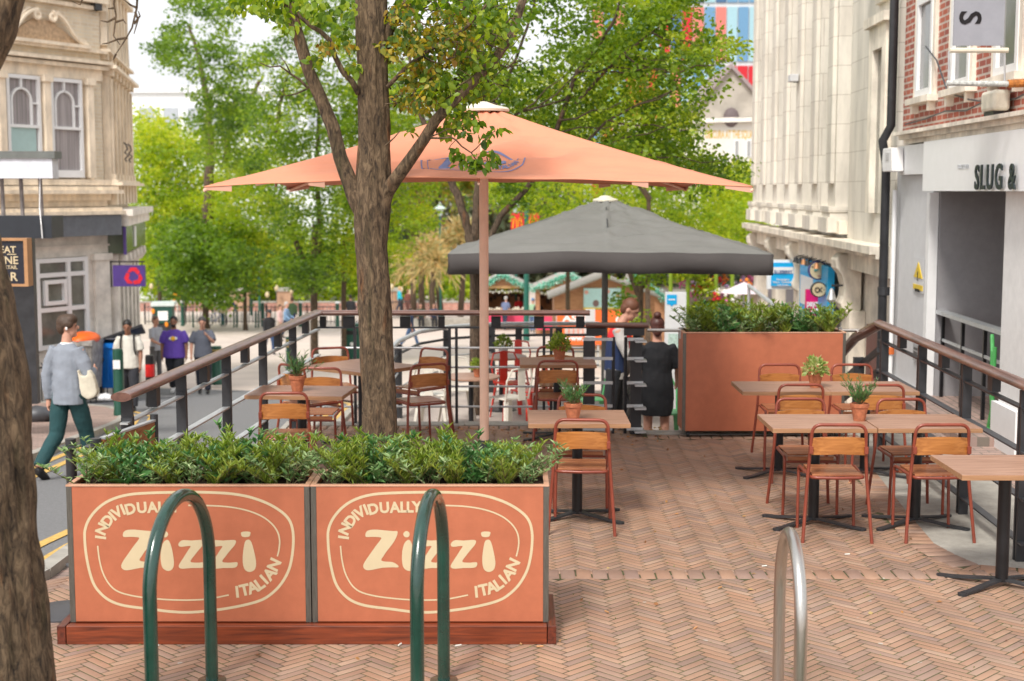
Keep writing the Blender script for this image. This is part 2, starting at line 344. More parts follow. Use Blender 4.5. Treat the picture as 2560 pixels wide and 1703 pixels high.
def text_to(mb, s, size, f, bold=0, th=.004, fit=None, center=True, spacing=1.0):
    """f maps (x,y,depth) to a point; depth 0 = front, + = back"""
    vs, fs = text_shape(s, size, bold, spacing); xs = [v[0] for v in vs]; ys = [v[1] for v in vs]; w = max(xs) - min(xs); h = max(ys) - min(ys)
    k = fit / w if fit else 1; cx = (max(xs) + min(xs)) / 2 if center else min(xs); cy = (max(ys) + min(ys)) / 2 if center else 0
    n = len(vs); A = [f((x - cx) * k, (y - cy), 0) for x, y in vs]; B = [f((x - cx) * k, (y - cy), th) for x, y in vs]
    ed = {}
    for q in fs:
        for i in range(len(q)): e = (q[i], q[(i + 1) % len(q)]); ed[e] = 1
    side = [(a, b, b + n, a + n) for (a, b) in ed if (b, a) not in ed]
    mb.add(A + B, [tuple(q) for q in fs] + [(a, a + n, b + n, b) for (a, b, _, _) in side]); return w * k
# ================================================================ GROUND
ys = [-30, 3, 7, 9, 11, 13, 15, 17, 19, 21, 23, 25, 28, 33, 38, 44, 50, 56, 70, 90, 111, 140, 200, 400, 700]
def strip(name, edge, m, dz, y0=-30, y1=700, kind='structure', n=60):
    """sheet between two x(y) edges, following the hill"""
    b = MB(); yy = sorted(set([y for y in ys if y0 < y < y1] + [y0, y1] + [y0 + (y1 - y0) * i / n for i in range(n)] if y1 - y0 < 80 else [y for y in ys if y0 < y < y1] + [y0, y1]))
    for y in yy:
        a, c = edge(y); b.v += [(a, y, gz(y) + dz), (c, y, gz(y) + dz)]
    for i in range(len(yy) - 1): b.f.append((2 * i, 2 * i + 1, 2 * i + 3, 2 * i + 2))
    return struct(name, b, m)
def lerp(pts, y):
    for (a, b), (c, d) in zip(pts, pts[1:]):
        if y <= c: return b + (d - b) * max(0, (y - a)) / (c - a)
    return pts[-1][1]
strip('ground', lambda y: (-400, 400), M['pave'], -.05)
ROADR = [(2, -3.4), (9.36, -3.2), (10.5, -3.3), (16, -3.1), (22, -2.8), (29, -3.2), (34, -5.5), (36.5, -12)]
ROADL = [(2, -4.4), (9, -4.75), (14, -5.45), (17, -5.75), (22.5, -6.25), (25, -6.8), (27, -7.8), (28.3, -9.6), (29, -12), (36.5, -30)]
strip('road', lambda y: (lerp(ROADL, y) - (0 if y < 27.9 else 6), lerp(ROADR, y)), M['asphalt'], -.03, 2, 36.5)
for nm, e, d, y0, y1 in (('road_marking', ROADR, -.12, 4, 31), ('road_marking', ROADR, -.36, 4, 31), ('road_marking', ROADL, .16, 4, 28.2), ('road_marking', ROADL, .4, 4, 27.8)):
    strip(nm, lambda y, e=e, d=d: (lerp(e, y) + d - .05, lerp(e, y) + d + .05), M['yellow'], -.022, y0, y1)
pavem = wallmat('pavement_bricks', (.44, .3, .25), (.33, .24, .21), (.2, .17, .14), .2, .1, .008, stain=.25)
def flatbrick(m):   # the same bricks, mapped flat on the ground
    nt = m.node_tree; cb = [n for n in nt.nodes if n.type == 'COMBXYZ'][0]; sx = [n for n in nt.nodes if n.type == 'SEPXYZ'][0]
    nt.links.new(sx.outputs[0], cb.inputs[0]); nt.links.new(sx.outputs[1], cb.inputs[1]); return m
flatbrick(pavem)
strip('pavement', lambda y: (-14, lerp(ROADL, y) - .12), pavem, .06, 2, 28)
TX0 = -2.28
strip('pavement', lambda y: (lerp(ROADR, y) + .12, 7.5 if y > 14.65 else (-2.9 if y < 8.4 else TX0 - .06)), pavem, .0, 2, 34)
kb = MB()
for e, sgn in ((ROADL, -1), (ROADR, 1)):
    y = 2.0
    while y < 28:
        x0, x1 = lerp(e, y), lerp(e, y + .9); kb.bar((x0 + sgn * .06, y, gz(y) + .005), (x1 + sgn * .06, y + .9, gz(y + .9) + .005), .12, .13); y += .91
struct('kerb', kb, M['conc'])

# ---- terrace slab with herringbone bricks
TX0, TX1, TY1 = -2.28, 3.62, 14.62
slab = MB().box((-2.9, 3.5, -1.2), (7.6, 8.4, -.0014)).box((TX0, 8.4, -1.6), (1.33, TY1 - .15, -.0014)).box((1.33, 8.4, -1.6), (7.6, 13.95, -.0014))
struct('terrace_base', slab, mat('joint_moss', (.075, .055, .035), .95, scale=9, col2=(.085, .1, .03), bump=.5))
def brick_field(name, inside, ang=45, L=.204, W=.051, g=.008, x0=-3, x1=7.6, y0=5.3, y1=15, seed=1):
    rs = random.Random(seed); V = []; Fc = []; T = []; ca, sa = math.cos(R(ang)), math.sin(R(ang)); n = int(12 / W)
    def put(cx, cy, hor):
        a, b = (L / 2 - g / 2, W / 2 - g / 2) if hor else (W / 2 - g / 2, L / 2 - g / 2)
        X, Y = cx * ca - cy * sa, cx * sa + cy * ca
        if not inside(X, Y): return
        h = rs.uniform(-.0006, .0006); tx, ty = rs.uniform(-.003, .003), rs.uniform(-.003, .003); o = len(V); c = .002
        for z, k in ((-.05, 0), (-.0008, 0), (0, c)):
            for sx, sy in ((-1, -1), (1, -1), (1, 1), (-1, 1)):
                lx, ly = sx * (a - k), sy * (b - k); px, py = cx + lx, cy + ly
                V.append((px * ca - py * sa, px * sa + py * ca, z + (h + lx * tx + ly * ty if z > -.05 else 0)))
        for r in (0, 4):
            for i in range(4): Fc.append((o + r + i, o + r + (i + 1) % 4, o + r + 4 + (i + 1) % 4, o + r + 4 + i))
        Fc.append((o + 8, o + 9, o + 10, o + 11)); T.extend([rs.random()] * 9)
    lim = 245
    for i in range(20, 320):
        for j in range(-50, 260):
            k = (i - j) % 8; cx, cy = i * W, j * W
            if k == 0: put(cx + W * 2, cy + W / 2, True)
            elif k == 7: put(cx + W / 2, cy + W * 2, False)
    return V, Fc, T
def band(V, Fc, T, p, q, w, rs, along=True, bw=.1):
    """a course of bricks from p to q, width w"""
    p = Vector(p); q = Vector(q); d = (q - p); L = d.length; d.normalize(); nn = Vector((-d.y, d.x)); n = int(L / bw); st = L / n
    for i in range(n):
        a, b = i * st + .005, (i + 1) * st - .005; o = len(V); h = .005 + rs.uniform(-.001, .001)
        for z, k in ((-.05, 0), (-.006, 0), (0, .006)):
            for s, t in ((a + k, k + .005), (b - k, k + .005), (b - k, w - k - .005), (a + k, w - k - .005)): pt = p + d * s + nn * t; V.append((pt.x, pt.y, z + h))
        for r in (0, 4):
            for m_ in range(4): Fc.append((o + r + m_, o + r + (m_ + 1) % 4, o + r + 4 + (m_ + 1) % 4, o + r + 4 + m_))
        Fc.append((o + 8, o + 9, o + 10, o + 11)); T.extend([rs.random()] * 9)
def rightx(y): return lerp([(8.6, 3.7), (8.83, 3.35), (8.95, 3.0), (9.4, 2.87), (11.2, 3.02), (13.5, 3.28), (15, 3.4)], y)
YB = 8.62
def ins(X, Y):
    if 5.3 < Y < YB + .05: return -2.9 < X < 7.4
    return YB + .14 < Y < (TY1 - .46 if X < 1.3 else 13.62) and TX0 + .05 < X < rightx(Y) - .16
V, Fc, T = brick_field('x', ins)
rs_ = random.Random(3)
band(V, Fc, T, (-2.6, YB), (7.4, YB), .2, rs_)
band(V, Fc, T, (TX0, TY1 - .46), (1.3, TY1 - .46), .2, rs_); band(V, Fc, T, (1.32, 13.62), (3.4, 13.62), .2, rs_)
pp = [(rightx(y) + .01, y) for y in (8.84, 8.95, 9.2, 9.5, 10.5, 12, 13, 13.6)]
for a, b in zip(pp, pp[1:]): band(V, Fc, T, a, b, .2, rs_)
brickm = attrmat('brick_paving', [(.26, .175, .138), (.34, .202, .138), (.37, .22, .146), (.385, .237, .16), (.31, .205, .158), (.4, .265, .19), (.375, .212, .136), (.29, .195, .158)], .82, .5)
tb = fast('paving', np.array(V), np.array(Fc), np.array(T), brickm); tag(tb, kind='structure')
# concrete strip under the right railing, and brick flags beyond it
cs = MB(); yy = [8.82, 8.88, 8.95, 9.1, 9.4, 10.5, 12, 13, 13.9]
for y in yy: cs.v += [(rightx(y) + .0, y, .002), (4.05, y, .002)]
for i in range(len(yy) - 1): cs.f.append((2 * i, 2 * i + 1, 2 * i + 3, 2 * i + 2))
struct('concrete_strip', cs, M['conc'])
sb = MB().add([(4.05, 8.83, 0), (7.6, 8.83, 0), (7.6, 13.95, 0), (4.05, 13.95, 0)], [(0, 1, 2, 3)])
struct('side_pavement', sb, pavem)
ke = MB()
x = TX0
while x < 1.2: ke.box((x, TY1 - .26, -.4), (min(x + .89, 1.33), TY1 - .02, .012 + rnd.uniform(-.003, .003))); x += .9
for x in (1.33, 2.05, 2.77): ke.box((x, 13.82, -.4), (x + .71, 14.04, .013))
struct('terrace_edge', ke, M['conc'])
struct('terrace_wall', MB().box((TX0 - .06, 8.4, -1.6), (TX0 - .004, TY1, .01)).box((TX0, TY1 - .12, -1.6), (1.32, TY1 - .04, -.42)).box((3.5, 13.96, -1.6), (7.6, 14.04, -.04)), M['conc'])
# ---- lower patio with steps down to it
PZ = -.6
struct('patio', MB().box((-1.95, TY1 - .03, PZ - 1.2), (1.95, 21.2, PZ)), mat('patio_slabs', (.42, .36, .32), .75, var=.14, scale=2, bump=.2))
st = MB()
for i in range(3): st.box((1.335, 14.05 + i * .33, PZ - 1), (3.4, 14.38 + i * .33, -.15 * (i + 1)))
struct('steps', st, M['conc'])
# fallen leaves and litter near the rail: uncountable
rs = np.random.RandomState(4); P = np.stack([rs.uniform(-1.6, 1.6, 420), 14.25 - np.abs(rs.normal(0, .5, 420)), np.full(420, .006)], 1)
P2 = np.stack([rs.uniform(-2.2, 2.8, 90), rs.uniform(7.0, 13, 90), np.full(90, .006)], 1); P = np.concatenate([P, P2])
dr = np.stack([rs.normal(size=len(P)), rs.normal(size=len(P)), rs.uniform(-.02, .15, len(P))], 1)
V, Fq, k = leaves(P, .032, rs, dirs=dr); tag(fast('fallen_leaves', V, Fq, np.repeat(rs.rand(len(P)), k), leafmat('dry_leaf', [(.25, .1, .03), (.5, .24, .09), (.42, .3, .12)], .1)), kind='stuff')
# moss tufts along the joints
P = []; 
for i in range(900):
    x, y = rnd.uniform(-2.6, 3.2), rnd.choice([rnd.uniform(6.5, 8.2), rnd.uniform(8.2, 9.6)]); P.append((x, y, -.004))
P = np.array(P); dr = np.stack([rs.normal(size=len(P)) * .6, rs.normal(size=len(P)) * .6, np.full(len(P), .6)], 1)
V, Fq, k = leaves(P, .014, rs, dirs=dr, aspect=.4); tag(fast('moss', V, Fq, np.repeat(rs.rand(len(P)), k), leafmat('moss_green', [(.1, .13, .03), (.2, .22, .06)], .2)), kind='stuff')
# cigarette ends and scraps
lit = [(-.3, 7.3, .5), (.13, 7.29, .2), (-.6, 7.31, 1.2), (.05, 7.33, 2.), (-1.9, 7.3, .3), (1.0, 7.6, 1.), (1.6, 8.9, .4), (.55, 7.9, 2.1), (2.2, 9.2, .2), (1.25, 8.4, .9)]
wh = plain('litter_white', (.7, .68, .62)); bu = plain('litter_tan', (.55, .28, .12))
for i, (x, y, a) in enumerate(lit):
    c, s = math.cos(a), math.sin(a)
    o = MB().tube([(x, y, .006), (x + .012 * c, y + .012 * s, .006), (x + .035 * c, y + .035 * s, .006)], .0045, 8).build('cigarette_end', bu if i % 2 else wh)
    tag(o, ('white' if i % 2 == 0 else 'tan') + ' cigarette end lying on the brick paving', 'litter', 'cigarette ends on the bricks')

# ================================================================ SKY-SIDE BUILDINGS
def arch_frame(mb, cx, z0, w, h, t, y0, y1, n=12):
    """inner arched glazing bar"""
    r = w / 2; zc = z0 + h - r; pts = [(cx - r, z0)] + [(cx - r * math.cos(math.pi * i / n), zc + r * math.sin(math.pi * i / n)) for i in range(n + 1)] + [(cx + r, z0)]
    for (a, b), (c, d) in zip(pts, pts[1:]): mb.bar((a, (y0 + y1) / 2, b), (c, (y0 + y1) / 2, d), t, abs(y1 - y0), up=(0, 1, 0))
# ---- LEFT: corner bank building. local x runs along the front to the corner (x=0), local -y is outward
A = Vector((-8.84, 31, 0)); GL = gz(31)
front_dir = Vector((.54, 1, 0)).normalized(); fa = math.atan2(front_dir.y, front_dir.x)
bank = thing('corner_building', 'ornate buff brick and stone corner building with arched sash windows at left', 'building', (A.x, A.y, 0), fa)
Z1 = 2.6   # first floor sill band
b = MB().box((-12, 0, -4), (0, 8, 14)); b.build('wall', M['buff'], bank)
# ground floor cladding
b = MB().box((-5.2, -.06, GL - 1), (-2.1, -.002, 1.44)).box((-.66, -.06, GL - 1), (0.0, -.002, 1.44)).box((-2.1, -.06, 1.0), (-.66, -.002, 1.44)).box((-2.1, -.06, GL - 1), (-.66, -.002, -.9))
b.build('ground_floor_wall', M['palest'], bank)
b = MB().box((-.46, -.14, GL - 1), (-.04, -.062, .9)).box((-.52, -.18, .9), (.02, -.062, 1.04)).box((-5.2, -.1, 1.2), (0.02, -.062, 1.24))
b.build('pilaster', M['palest'], bank)
b = MB()
for z, h, p in ((2.32, .08, .34), (2.4, .08, .26), (2.5, .12, .16), (2.18, .14, .12), (2.05, .13, .05)): b.box((-12, -p, z), (p * .7, -.003, z + h))
for z, h, p in ((4.95, .08, .16), (5.06, .07, .24), (5.3, .06, .14), (6.2, .08, .12), (6.34, .12, .2)): b.box((-12, -p, z), (.1, -.004, z + h))
b.box((-12, -.05, 4.72), (0, -.0045, 4.95)); b.build('cornice', M['buffst'], bank)
b = MB().box((-12, -.5, 1.88), (.12, -.003, 1.96)).box((-12, -.42, 1.96), (.1, -.003, 2.03)); b.build('lead_ledge', M['buffst'], bank)
b = MB().box((-12, -.46, 1.44), (.02, -.1, 1.875)); b.build('shop_fascia', mat('slate_grey_fascia', (.12, .13, .15), .6, var=.15), bank)
def sash(root, cx, z0, w, h, lower, nm='window'):
    f = MB(); t = .075
    f.box((cx - w / 2, -.05, z0), (cx - w / 2 + t, .06, z0 + h)).box((cx + w / 2 - t, -.05, z0), (cx + w / 2, .06, z0 + h)).box((cx - w / 2 + t, -.05, z0 + h - t), (cx + w / 2 - t, .06, z0 + h)).box((cx - w / 2 + t, -.06, z0), (cx + w / 2 - t, .06, z0 + .15)).box((cx - w / 2 + t, -.052, z0 + h * .5 - .03), (cx + w / 2 - t, .05, z0 + h * .5 + .03))
    arch_frame(f, cx - .05, z0 + h * .5 + .02, w * .58, h * .36, .04, -.04, .02); f.box((cx - .07, -.04, z0 + h * .86), (cx - .03, .02, z0 + h - t)); f.box((cx + w * .24, -.04, z0 + h * .72), (cx + w / 2 - t, .02, z0 + h * .72 + .035))
    fr = f.build('window', M['white'], root); g = MB().box((cx - w / 2 + .02, .01, z0 + .02), (cx + w / 2 - .02, .03, z0 + h - .02)).build('pane', M['drape'], fr)
    if lower: MB().box((cx - w / 2 + t, -.01, z0 + .16), (cx + w / 2 - t * 1.6, .008, z0 + h * .5 - .03)).build('blind', M['blind'], fr)
    return fr
# recess panels + piers
p = MB().box((-3.62, -.02, Z1 + .02), (-.3, -.001, 4.72)); p.build('window_bay', M['buffst'], bank)
def hole_sash(cx, low): 
    f = sash(bank, cx, Z1 + .06, .88, 2.04, low); f.location.y = -.09
hole_sash(-2.28, True); hole_sash(-1.13, False); hole_sash(-3.5, False)
b = MB()
for x in (-2.88, -1.7, -.5):
    b.box((x - .08, -.2, Z1 + .06), (x + .08, -.022, 4.62)).box((x - .12, -.24, 4.6), (x + .12, -.022, 4.74))
b.build('mullion_pier', M['buffst'], bank)
# scrolled pediment
b = MB(); cx = -1.65
for sg in (-1, 1):
    pts = []
    for i in range(26):
        t = i / 25; pts.append((cx + sg * (1.15 - .95 * t), 5.42 + .62 * (1 / (1 + math.exp(-(t - .5) * 7)))))
    for i in range(26): a = math.pi / 2 - i * .45; r = .1 * (1 - i / 30); pts.append((cx + sg * (.2 + r * math.cos(a) * 1), 5.93 + r * math.sin(a)))
    b.tube([(x, -.14, z) for x, z in pts], [.04] * 26 + [.035 * (1 - i / 34) + .01 for i in range(26)], 6); b.tube([(x, -.1, z + .07) for x, z in pts[:22]], .03, 6)
b.box((cx - 1.2, -.2, 5.36), (cx + 1.2, -.005, 5.43)).build('pediment', M['buffst'], bank, smooth=50)
MB().prism([(cx - 1.0, 5.44), (cx + 1.0, 5.44), (cx + .25, 5.85), (cx - .25, 5.85)], .06, Matrix.Translation((0, -.07, 0))).build('pediment_panel', mat('terracotta_panel', (.5, .35, .22), .85, var=.25, scale=14, bump=.5, bscale=40), bank)
sash(bank, -1.5, 6.5, 1.5, 2, False).location.y = -.1
MB().box((-.36, -.09, 3.5), (-.31, -.01, 3.78)).build('vent_slot', M['dgrey'], bank)
MB().box((-.3, -.14, 7.0), (-.02, -.005, 9.2)).box((-.26, -.16, 6.2), (-.06, -.005, 6.5)).build('rainwater_hopper', M['char'], bank)
# ground-floor window + area railings
f = MB(); x0, x1, z0, z1 = -2.1, -.66, -.9, .99; xm = -1.25
for a in (x0, xm, x1 - .09): f.box((a, -.12, z0), (a + .09, -.0, z1))
for z in (z0, z0 + .78, z0 + 1.5, z1 - .09): f.box((x0 + .09, -.115, z), (x1 - .09, -.005, z + .09))
f.box((x0 + .2, -.14, z0 + .92), (x0 + .28, -.02, z0 + 1.44)).box((xm - .12, -.14, z0 + .92), (xm - .04, -.02, z0 + 1.44)).box((x0 + .28, -.14, z0 + .92), (xm - .12, -.02, z0 + 1.0)).box((x0 + .28, -.14, z0 + 1.36), (xm - .12, -.02, z0 + 1.44))
f = f.build('window', M['white'], bank); MB().box((x0 + .03, -.06, z0 + .03), (x1 - .03, -.04, z1 - .03)).build('pane', M['glassd'], f)
rl = thing('area_railing', 'black iron railing with curved bars below the ground floor window', 'railing', (A.x, A.y, 0), fa)
b = MB().bar((-4.2, -.75, GL + 1.0), (-.6, -.75, GL + 1.0), .04, .03).bar((-4.2, -.75, GL + .2), (-.6, -.75, GL + .2), .04, .03); b.build('rail', M['black'], rl)
for i in range(22): 
    x = -4.15 + i * .165; MB().tube([(x, -.75, GL - .05), (x, -.75, GL + .85), (x, -.83, GL + 1.0), (x, -.76, GL + 1.1)], .012, 6).build('bar', M['black'], rl)
# side facade (along the street, strongly foreshortened)
sdir_ = Vector((-.18, 1, 0)).normalized(); sa_ = math.atan2(sdir_.y, sdir_.x)
side = thing('corner_side_facade', 'buff stone side facade with closely spaced pilasters behind the purple bank sign', 'building', (A.x, A.y, 0), sa_)
MB().box((0, .01, -4.5), (6, 6, 14)).build('wall', M['buff'], side)
b = MB()
for i in range(7):
    x = .15 + i * .84
    b.box((x, -.16, 2.7), (x + .26, .005, 4.9)).box((x + .05, -.21, 2.75), (x + .21, -.165, 4.8)).box((x - .04, -.24, 2.62), (x + .3, .004, 2.75)).box((x - .04, -.25, 4.86), (x + .3, .004, 5.0)).box((x, -.15, 5.2), (x + .26, .006, 13)).box((x - .02, -.26, 2.08), (x + .28, .004, 2.5))
    b.prism([(x - .15, 5.5), (x + .45, 5.5), (x + .15, 6.3)], .14, Matrix.Translation((0, -.15, 0)))
b.build('pilaster', M['buffst'], side)
b = MB()
for z, h, p_ in ((2.5, .07, .4), (2.57, .05, .3), (5.0, .07, .34), (5.07, .06, .26), (5.35, .06, .22), (6.9, .12, .25), (9.5, .12, .25)): b.box((-.05, -p_, z), (6.05, .003, z + h))
b.build('cornice', M['buffst'], side)
b = MB().box((-.12, -.6, 1.84), (6.2, .002, 1.98)).box((-.1, -.5, 1.62), (6.1, .002, 1.84)); b.build('shop_cornice', M['palest'], side)
MB().box((0, -.4, 1.02), (6.0, .001, 1.62)).build('shop_fascia', mat('green_grey_glass_fascia', (.1, .13, .07), .18, spec=.9, var=.3, scale=1), side)
MB().box((-.1, -.44, 1.0), (-.002, -.38, 1.61)).build('fascia_end', mat('purple_paint', (.09, .045, .23), .5), side)
MB().box((2.4, -.42, 1.08), (2.9, -.402, 1.56)).build('fascia_panel', M['white'], side)
b = MB()
for i in range(6):
    x = .08 + i * 1.05; b.box((x, -.24, GL - 3), (x + .36, .0, 1.01)).tube([(x + .18, -.25, .7), (x + .18, -.36, .85), (x + .18, -.34, .98)], .09, 8)
b.build('pilaster', M['palest'], side)
MB().box((.5, -.03, GL - 3), (5.9, -.002, .6)).build('shop_window', M['glassd'], side)
for i in (2.5, 3.6):
    MB().tube([(i, -.22, 3.5), (i, -.28, 3.45), (i, -.3, 3.35), (i, -.24, 3.27), (i, -.32, 3.2), (i, -.24, 3.12), (i, -.28, 3.06)], .018, 6).build('iron_scroll', M['char'], side)
# bank hanging sign (three interlocking red arcs on purple)
sg_o = D(322, 690, 30.2); sign = thing('hanging_bank_sign', 'purple hanging sign with red three part emblem on the corner building', 'sign', sg_o)
W, H = 40 / 3555.6 * 30.2, 26.5 / 3555.6 * 30.2
MB().box((-W, 0, -H), (W, .09, H)).build('sign_board', mat('purple_sign', (.065, .03, .2), .35), sign)
MB().box((-W - .06, .02, H + .06), (W, .05, H + .09)).box((-W - .06, .02, -H - .02), (-W - .03, .05, H + .09)).box((-W * .6, .02, H), (-W * .55, .05, H + .06)).box((W * .8, .02, H), (W * .85, .05, H + .06)).build('bracket', M['black'], sign)
def blade(rot):
    pl = []
    for i in range(9): a = R(150 - i * 15); pl.append((.135 * math.cos(a), .09 + .125 * math.sin(a)))
    pl = [(-.11, .085), (-.055, .165), (.055, .168), (.125, .08), (.088, .03), (.045, .06), (.02, .095), (-.03, .095), (-.06, .07)]
    c, s = math.cos(rot), math.sin(rot); return [((x * c - y * s), (x * s + y * c)) for x, y in pl]
mb = MB()
for k in range(3):
    pl = blade(R(k * 120)); mb.prism([(x * 1.15 + .1, z * 1.15 - .01) for x, z in pl], .006, Matrix.Translation((0, -.007, 0)))
mb.build('emblem', mat('red_emblem', (.62, .01, .03), .4), sign)
# ---- nearest left premises: canopy, black pillar, bar sign
pl = thing('shopfront_canopy', 'grey boxed canopy hung on steel posts over a black pillar at far left', 'canopy', (0, 0, 0))
def box_uv(mb, u0, v0, u1, v1, Y, dy): 
    a = D(u0, v1, Y); c = D(u1, v0, Y); return mb.box((a.x, Y, a.z), (c.x, Y + dy, c.z))
YC = 19.0
box_uv(MB(), -150, 594, 80, 1010, 19.6, .12).build('pillar', M['char'], pl)
box_uv(MB(), -200, 540, 128, 596, YC, .5).build('fascia', mat('near_black_fascia', (.018, .022, .03), .5), pl)
box_uv(MB(), -200, 396, 130, 446, YC, .25).build('light_box', mat('pale_canopy_panel', (.66, .68, .74), .5), pl)
box_uv(MB(), -200, 378, 136, 396, YC - .03, .3).build('canopy_cap', mat('green_grey_cap', (.14, .15, .14), .5), pl)
for u in (4, 52, 100):
    a = D(u, 446, YC + .3); c = D(u + 5, 541, YC + .3); MB().tube([a, c], .028, 10).build('post', mat('weathered_post', (.24, .21, .2), .6, var=.3), pl)
MB().tube([D(100, 446, YC + .1), D(99, 520, YC + .05), D(103, 560, YC - .05), D(106, 596, YC - .05)], .008, 6).build('cable', M['white'], pl)
bs = thing('bar_sign', 'black square bar sign in a light wooden frame on the black pillar', 'sign', (0, 0, 0))
Y = 17.6; a = D(-60, 710, Y); c = D(60, 602, Y)
MB().box((a.x, Y, a.z), (c.x, Y + .12, c.z)).build('sign_board', mat('ink_board', (.012, .013, .025), .4), bs)
MB().box((c.x, Y - .03, a.z - .03), (c.x + .045, Y + .15, c.z + .03)).box((a.x, Y - .03, c.z), (c.x, Y + .15, c.z + .03)).box((a.x, Y - .03, a.z - .03), (c.x, Y + .15, a.z)).build('frame', plain('frame_wood', (.42, .22, .1)), bs)
lt = MB()
for s_, u, v, sz in (('GREAT', 7, 632, .115), ('WINE', 9, 660, .135), ('COCKTAIL', 10, 672.5, .062), ('BAR', 20, 702, .15)):
    q = D(0, v, Y); ur = {'GREAT': 41, 'WINE': 45, 'COCKTAIL': 44.5, 'BAR': 46}[s_]; vs_, _ = text_shape(s_, sz); wd = max(x for x, y in vs_); xr = D(ur, v, Y).x
    text_to(lt, s_, sz, lambda x, y, d, q=q, xr=xr, wd=wd: (xr - wd + x, Y - .01 + d, q.z + y), bold=.015, center=False, th=.009)
q0 = D(18, 635, Y); q1 = D(41, 637, Y); lt.box((q0.x, Y - .008, q1.z), (q1.x, Y - .002, q0.z))
lt.build('lettering', M['cream'], bs)

# ================================================================ RIGHT: shop, brick house, stone building (local x = along street, local y = into the wall)
ang = math.atan2(1, .038)
RO = Vector((4.08, 0, 0))
def rb(name, label): return thing(name, label, 'building', RO, ang)
# local +x along street; outward (towards -X world) is local +y
def S(u): return 4.08 / (((u - 1280) / F) - .038)
shop = rb('shop_building', 'white fronted shop in a red brick house at right with black letters on its fascia')
# ground floor walls
b = MB().box((15.95, -3, -2.5), (17.7, -.01, 2.93)); b.build('pier', M['lgrey'], shop)
b = MB().box((15.93, -.07, -.1), (16.06, .03, 2.37)); b.build('door_jamb', M['white'], shop)
b = MB().box((9, -3, -1), (13.28, 0, 2.93)).box((13.28, -3, 2.42), (15.95, 0, 2.93)); b.build('front_wall', M['white2'], shop)
b = MB().box((12.6, .0, -.1), (13.34, .05, .42)); b.build('plinth', M['white'], shop)
MB().box((13.2, -3.2, -.02), (16, -3.0, 2.42)).box((15.9, -3, -.02), (15.945, -.08, 2.4)).build('lobby_wall', M['greywall'], shop)
MB().box((13.2, -3, 2.4), (16, -.02, 2.418)).build('lobby_ceiling', M['lgrey'], shop)
MB().box((13.2, -3, -.02), (16, .35, .09)).build('lobby_floor', pavem, shop)
MB().box((13.3, .0, -.6), (17.7, .04, .08)).build('skirting', M['white'], shop)
b = MB()
for z, h, p_ in ((2.94, .05, .06), (2.99, .05, .12), (3.04, .04, .2)): b.box((9, -.5, z), (17.1 + p_ * .3, p_, z + h))
b.build('cornice', M['stone2'], shop)
MB().box((9, .001, 2.39), (15.75, .16, 2.925)).build('sign_fascia', mat('fascia_white', (.88, .88, .89), .35, var=.02), shop)
MB().box((15.75, .001, 2.58), (17.2, .08, 2.92)).build('small_fascia', M['white'], shop)
lt = MB()
text_to(lt, 'SLUG &', .32, lambda x, y, d: (13.0 - x, .2 - d, 2.52 + y), bold=.018, th=.014, fit=1.24, spacing=1.25)
lt.build('lettering', mat('letter_blue_black', (.012, .022, .028), .4), shop)
lt = MB(); text_to(lt, 'TOGETHER', .06, lambda x, y, d: (14.15 - x, .166 - d, 2.63 + y), th=.004, fit=.42); lt.build('lettering', mat('letter_pale_grey', (.5, .52, .54), .5), shop)
# upstairs brick
MB().box((9, -3, 3.1), (17.45, 0, 12)).build('brick_wall', M['redbrick'], shop)
for i, x in enumerate((16.35, 14.85, 13.3, 11.8)):
    f = MB().box((x - .46, -.0, 3.45), (x - .34, .04, 6.2)).box((x + .34, -.0, 3.45), (x + .46, .04, 6.2)).box((x - .36, -.0, 5.7), (x + .36, .04, 6.2)).build('window_surround', M['stone2'], shop)
    MB().box((x - .52, .0, 3.38), (x + .52, .12, 3.45)).box((x - .42, .0, 3.28), (x - .34, .08, 3.38)).box((x + .34, .0, 3.28), (x + .42, .08, 3.38)).build('sill', M['stone2'], shop)
    g = MB()
    g.box((x - .36, .01, 3.46), (x - .28, .05, 5.7)).box((x + .28, .01, 3.46), (x + .36, .05, 5.7)).box((x - .28, .01, 3.46), (x + .28, .05, 3.54)).box((x - .28, .01, 4.5), (x + .28, .05, 4.57))
    g = g.build('window', M['white'], shop); MB().box((x - .3, .003, 3.5), (x + .3, .009, 5.7)).build('pane', M['glass'], g)
dp = thing('drainpipe', 'black drainpipe running down between the brick house and the stone building', 'pipe', RO, ang)
MB().tube([(17.55, .12, 12), (17.55, .12, 3.18), (17.62, .2, 3.0), (17.66, .14, 2.7), (17.66, .14, -2)], .055, 12).build('pipe', M['char'], dp, smooth=40)
for z in (9, 6.6, 4.9, 1.1): MB().tube([(17.56 if z > 3 else 17.66, .13, z), (17.56 if z > 3 else 17.66, .13, z + .1)], .075, 12).build('collar', M['char'], dp)
o = thing('white_downpipe', 'slim white pipe with an orange joint beside the black drainpipe', 'pipe', RO, ang)
MB().tube([(17.5, .06, 2.4), (17.5, .06, -2)], .028, 8).build('pipe', M['white'], o); MB().tube([(17.5, .06, .38), (17.5, .06, .47)], .045, 10).build('joint', plain('orange_joint', (.6, .14, .03)), o)
o = tag(MB().tube([(17.4, .02, 6.6), (17.4, .14, 6.55), (17.4, .2, 6.66), (17.4, .3, 6.6), (17.4, .36, 6.68)], .022, 8).build('wall_hook', M['char']), 'curved iron hook high on the wall by the drainpipe', 'hook'); o.location = RO; o.rotation_euler.z = ang
o = thing('alarm_box', 'white alarm box under the cornice beside the drainpipe', 'alarm', RO, ang)
MB().prism([(16.95, 2.62), (17.45, 2.62), (17.5, 2.75), (17.45, 3.0 - .1), (17.0, 2.9)], .14, Matrix.Translation((0, .09, 0))).build('case', M['white2'], o, bevel=.01)
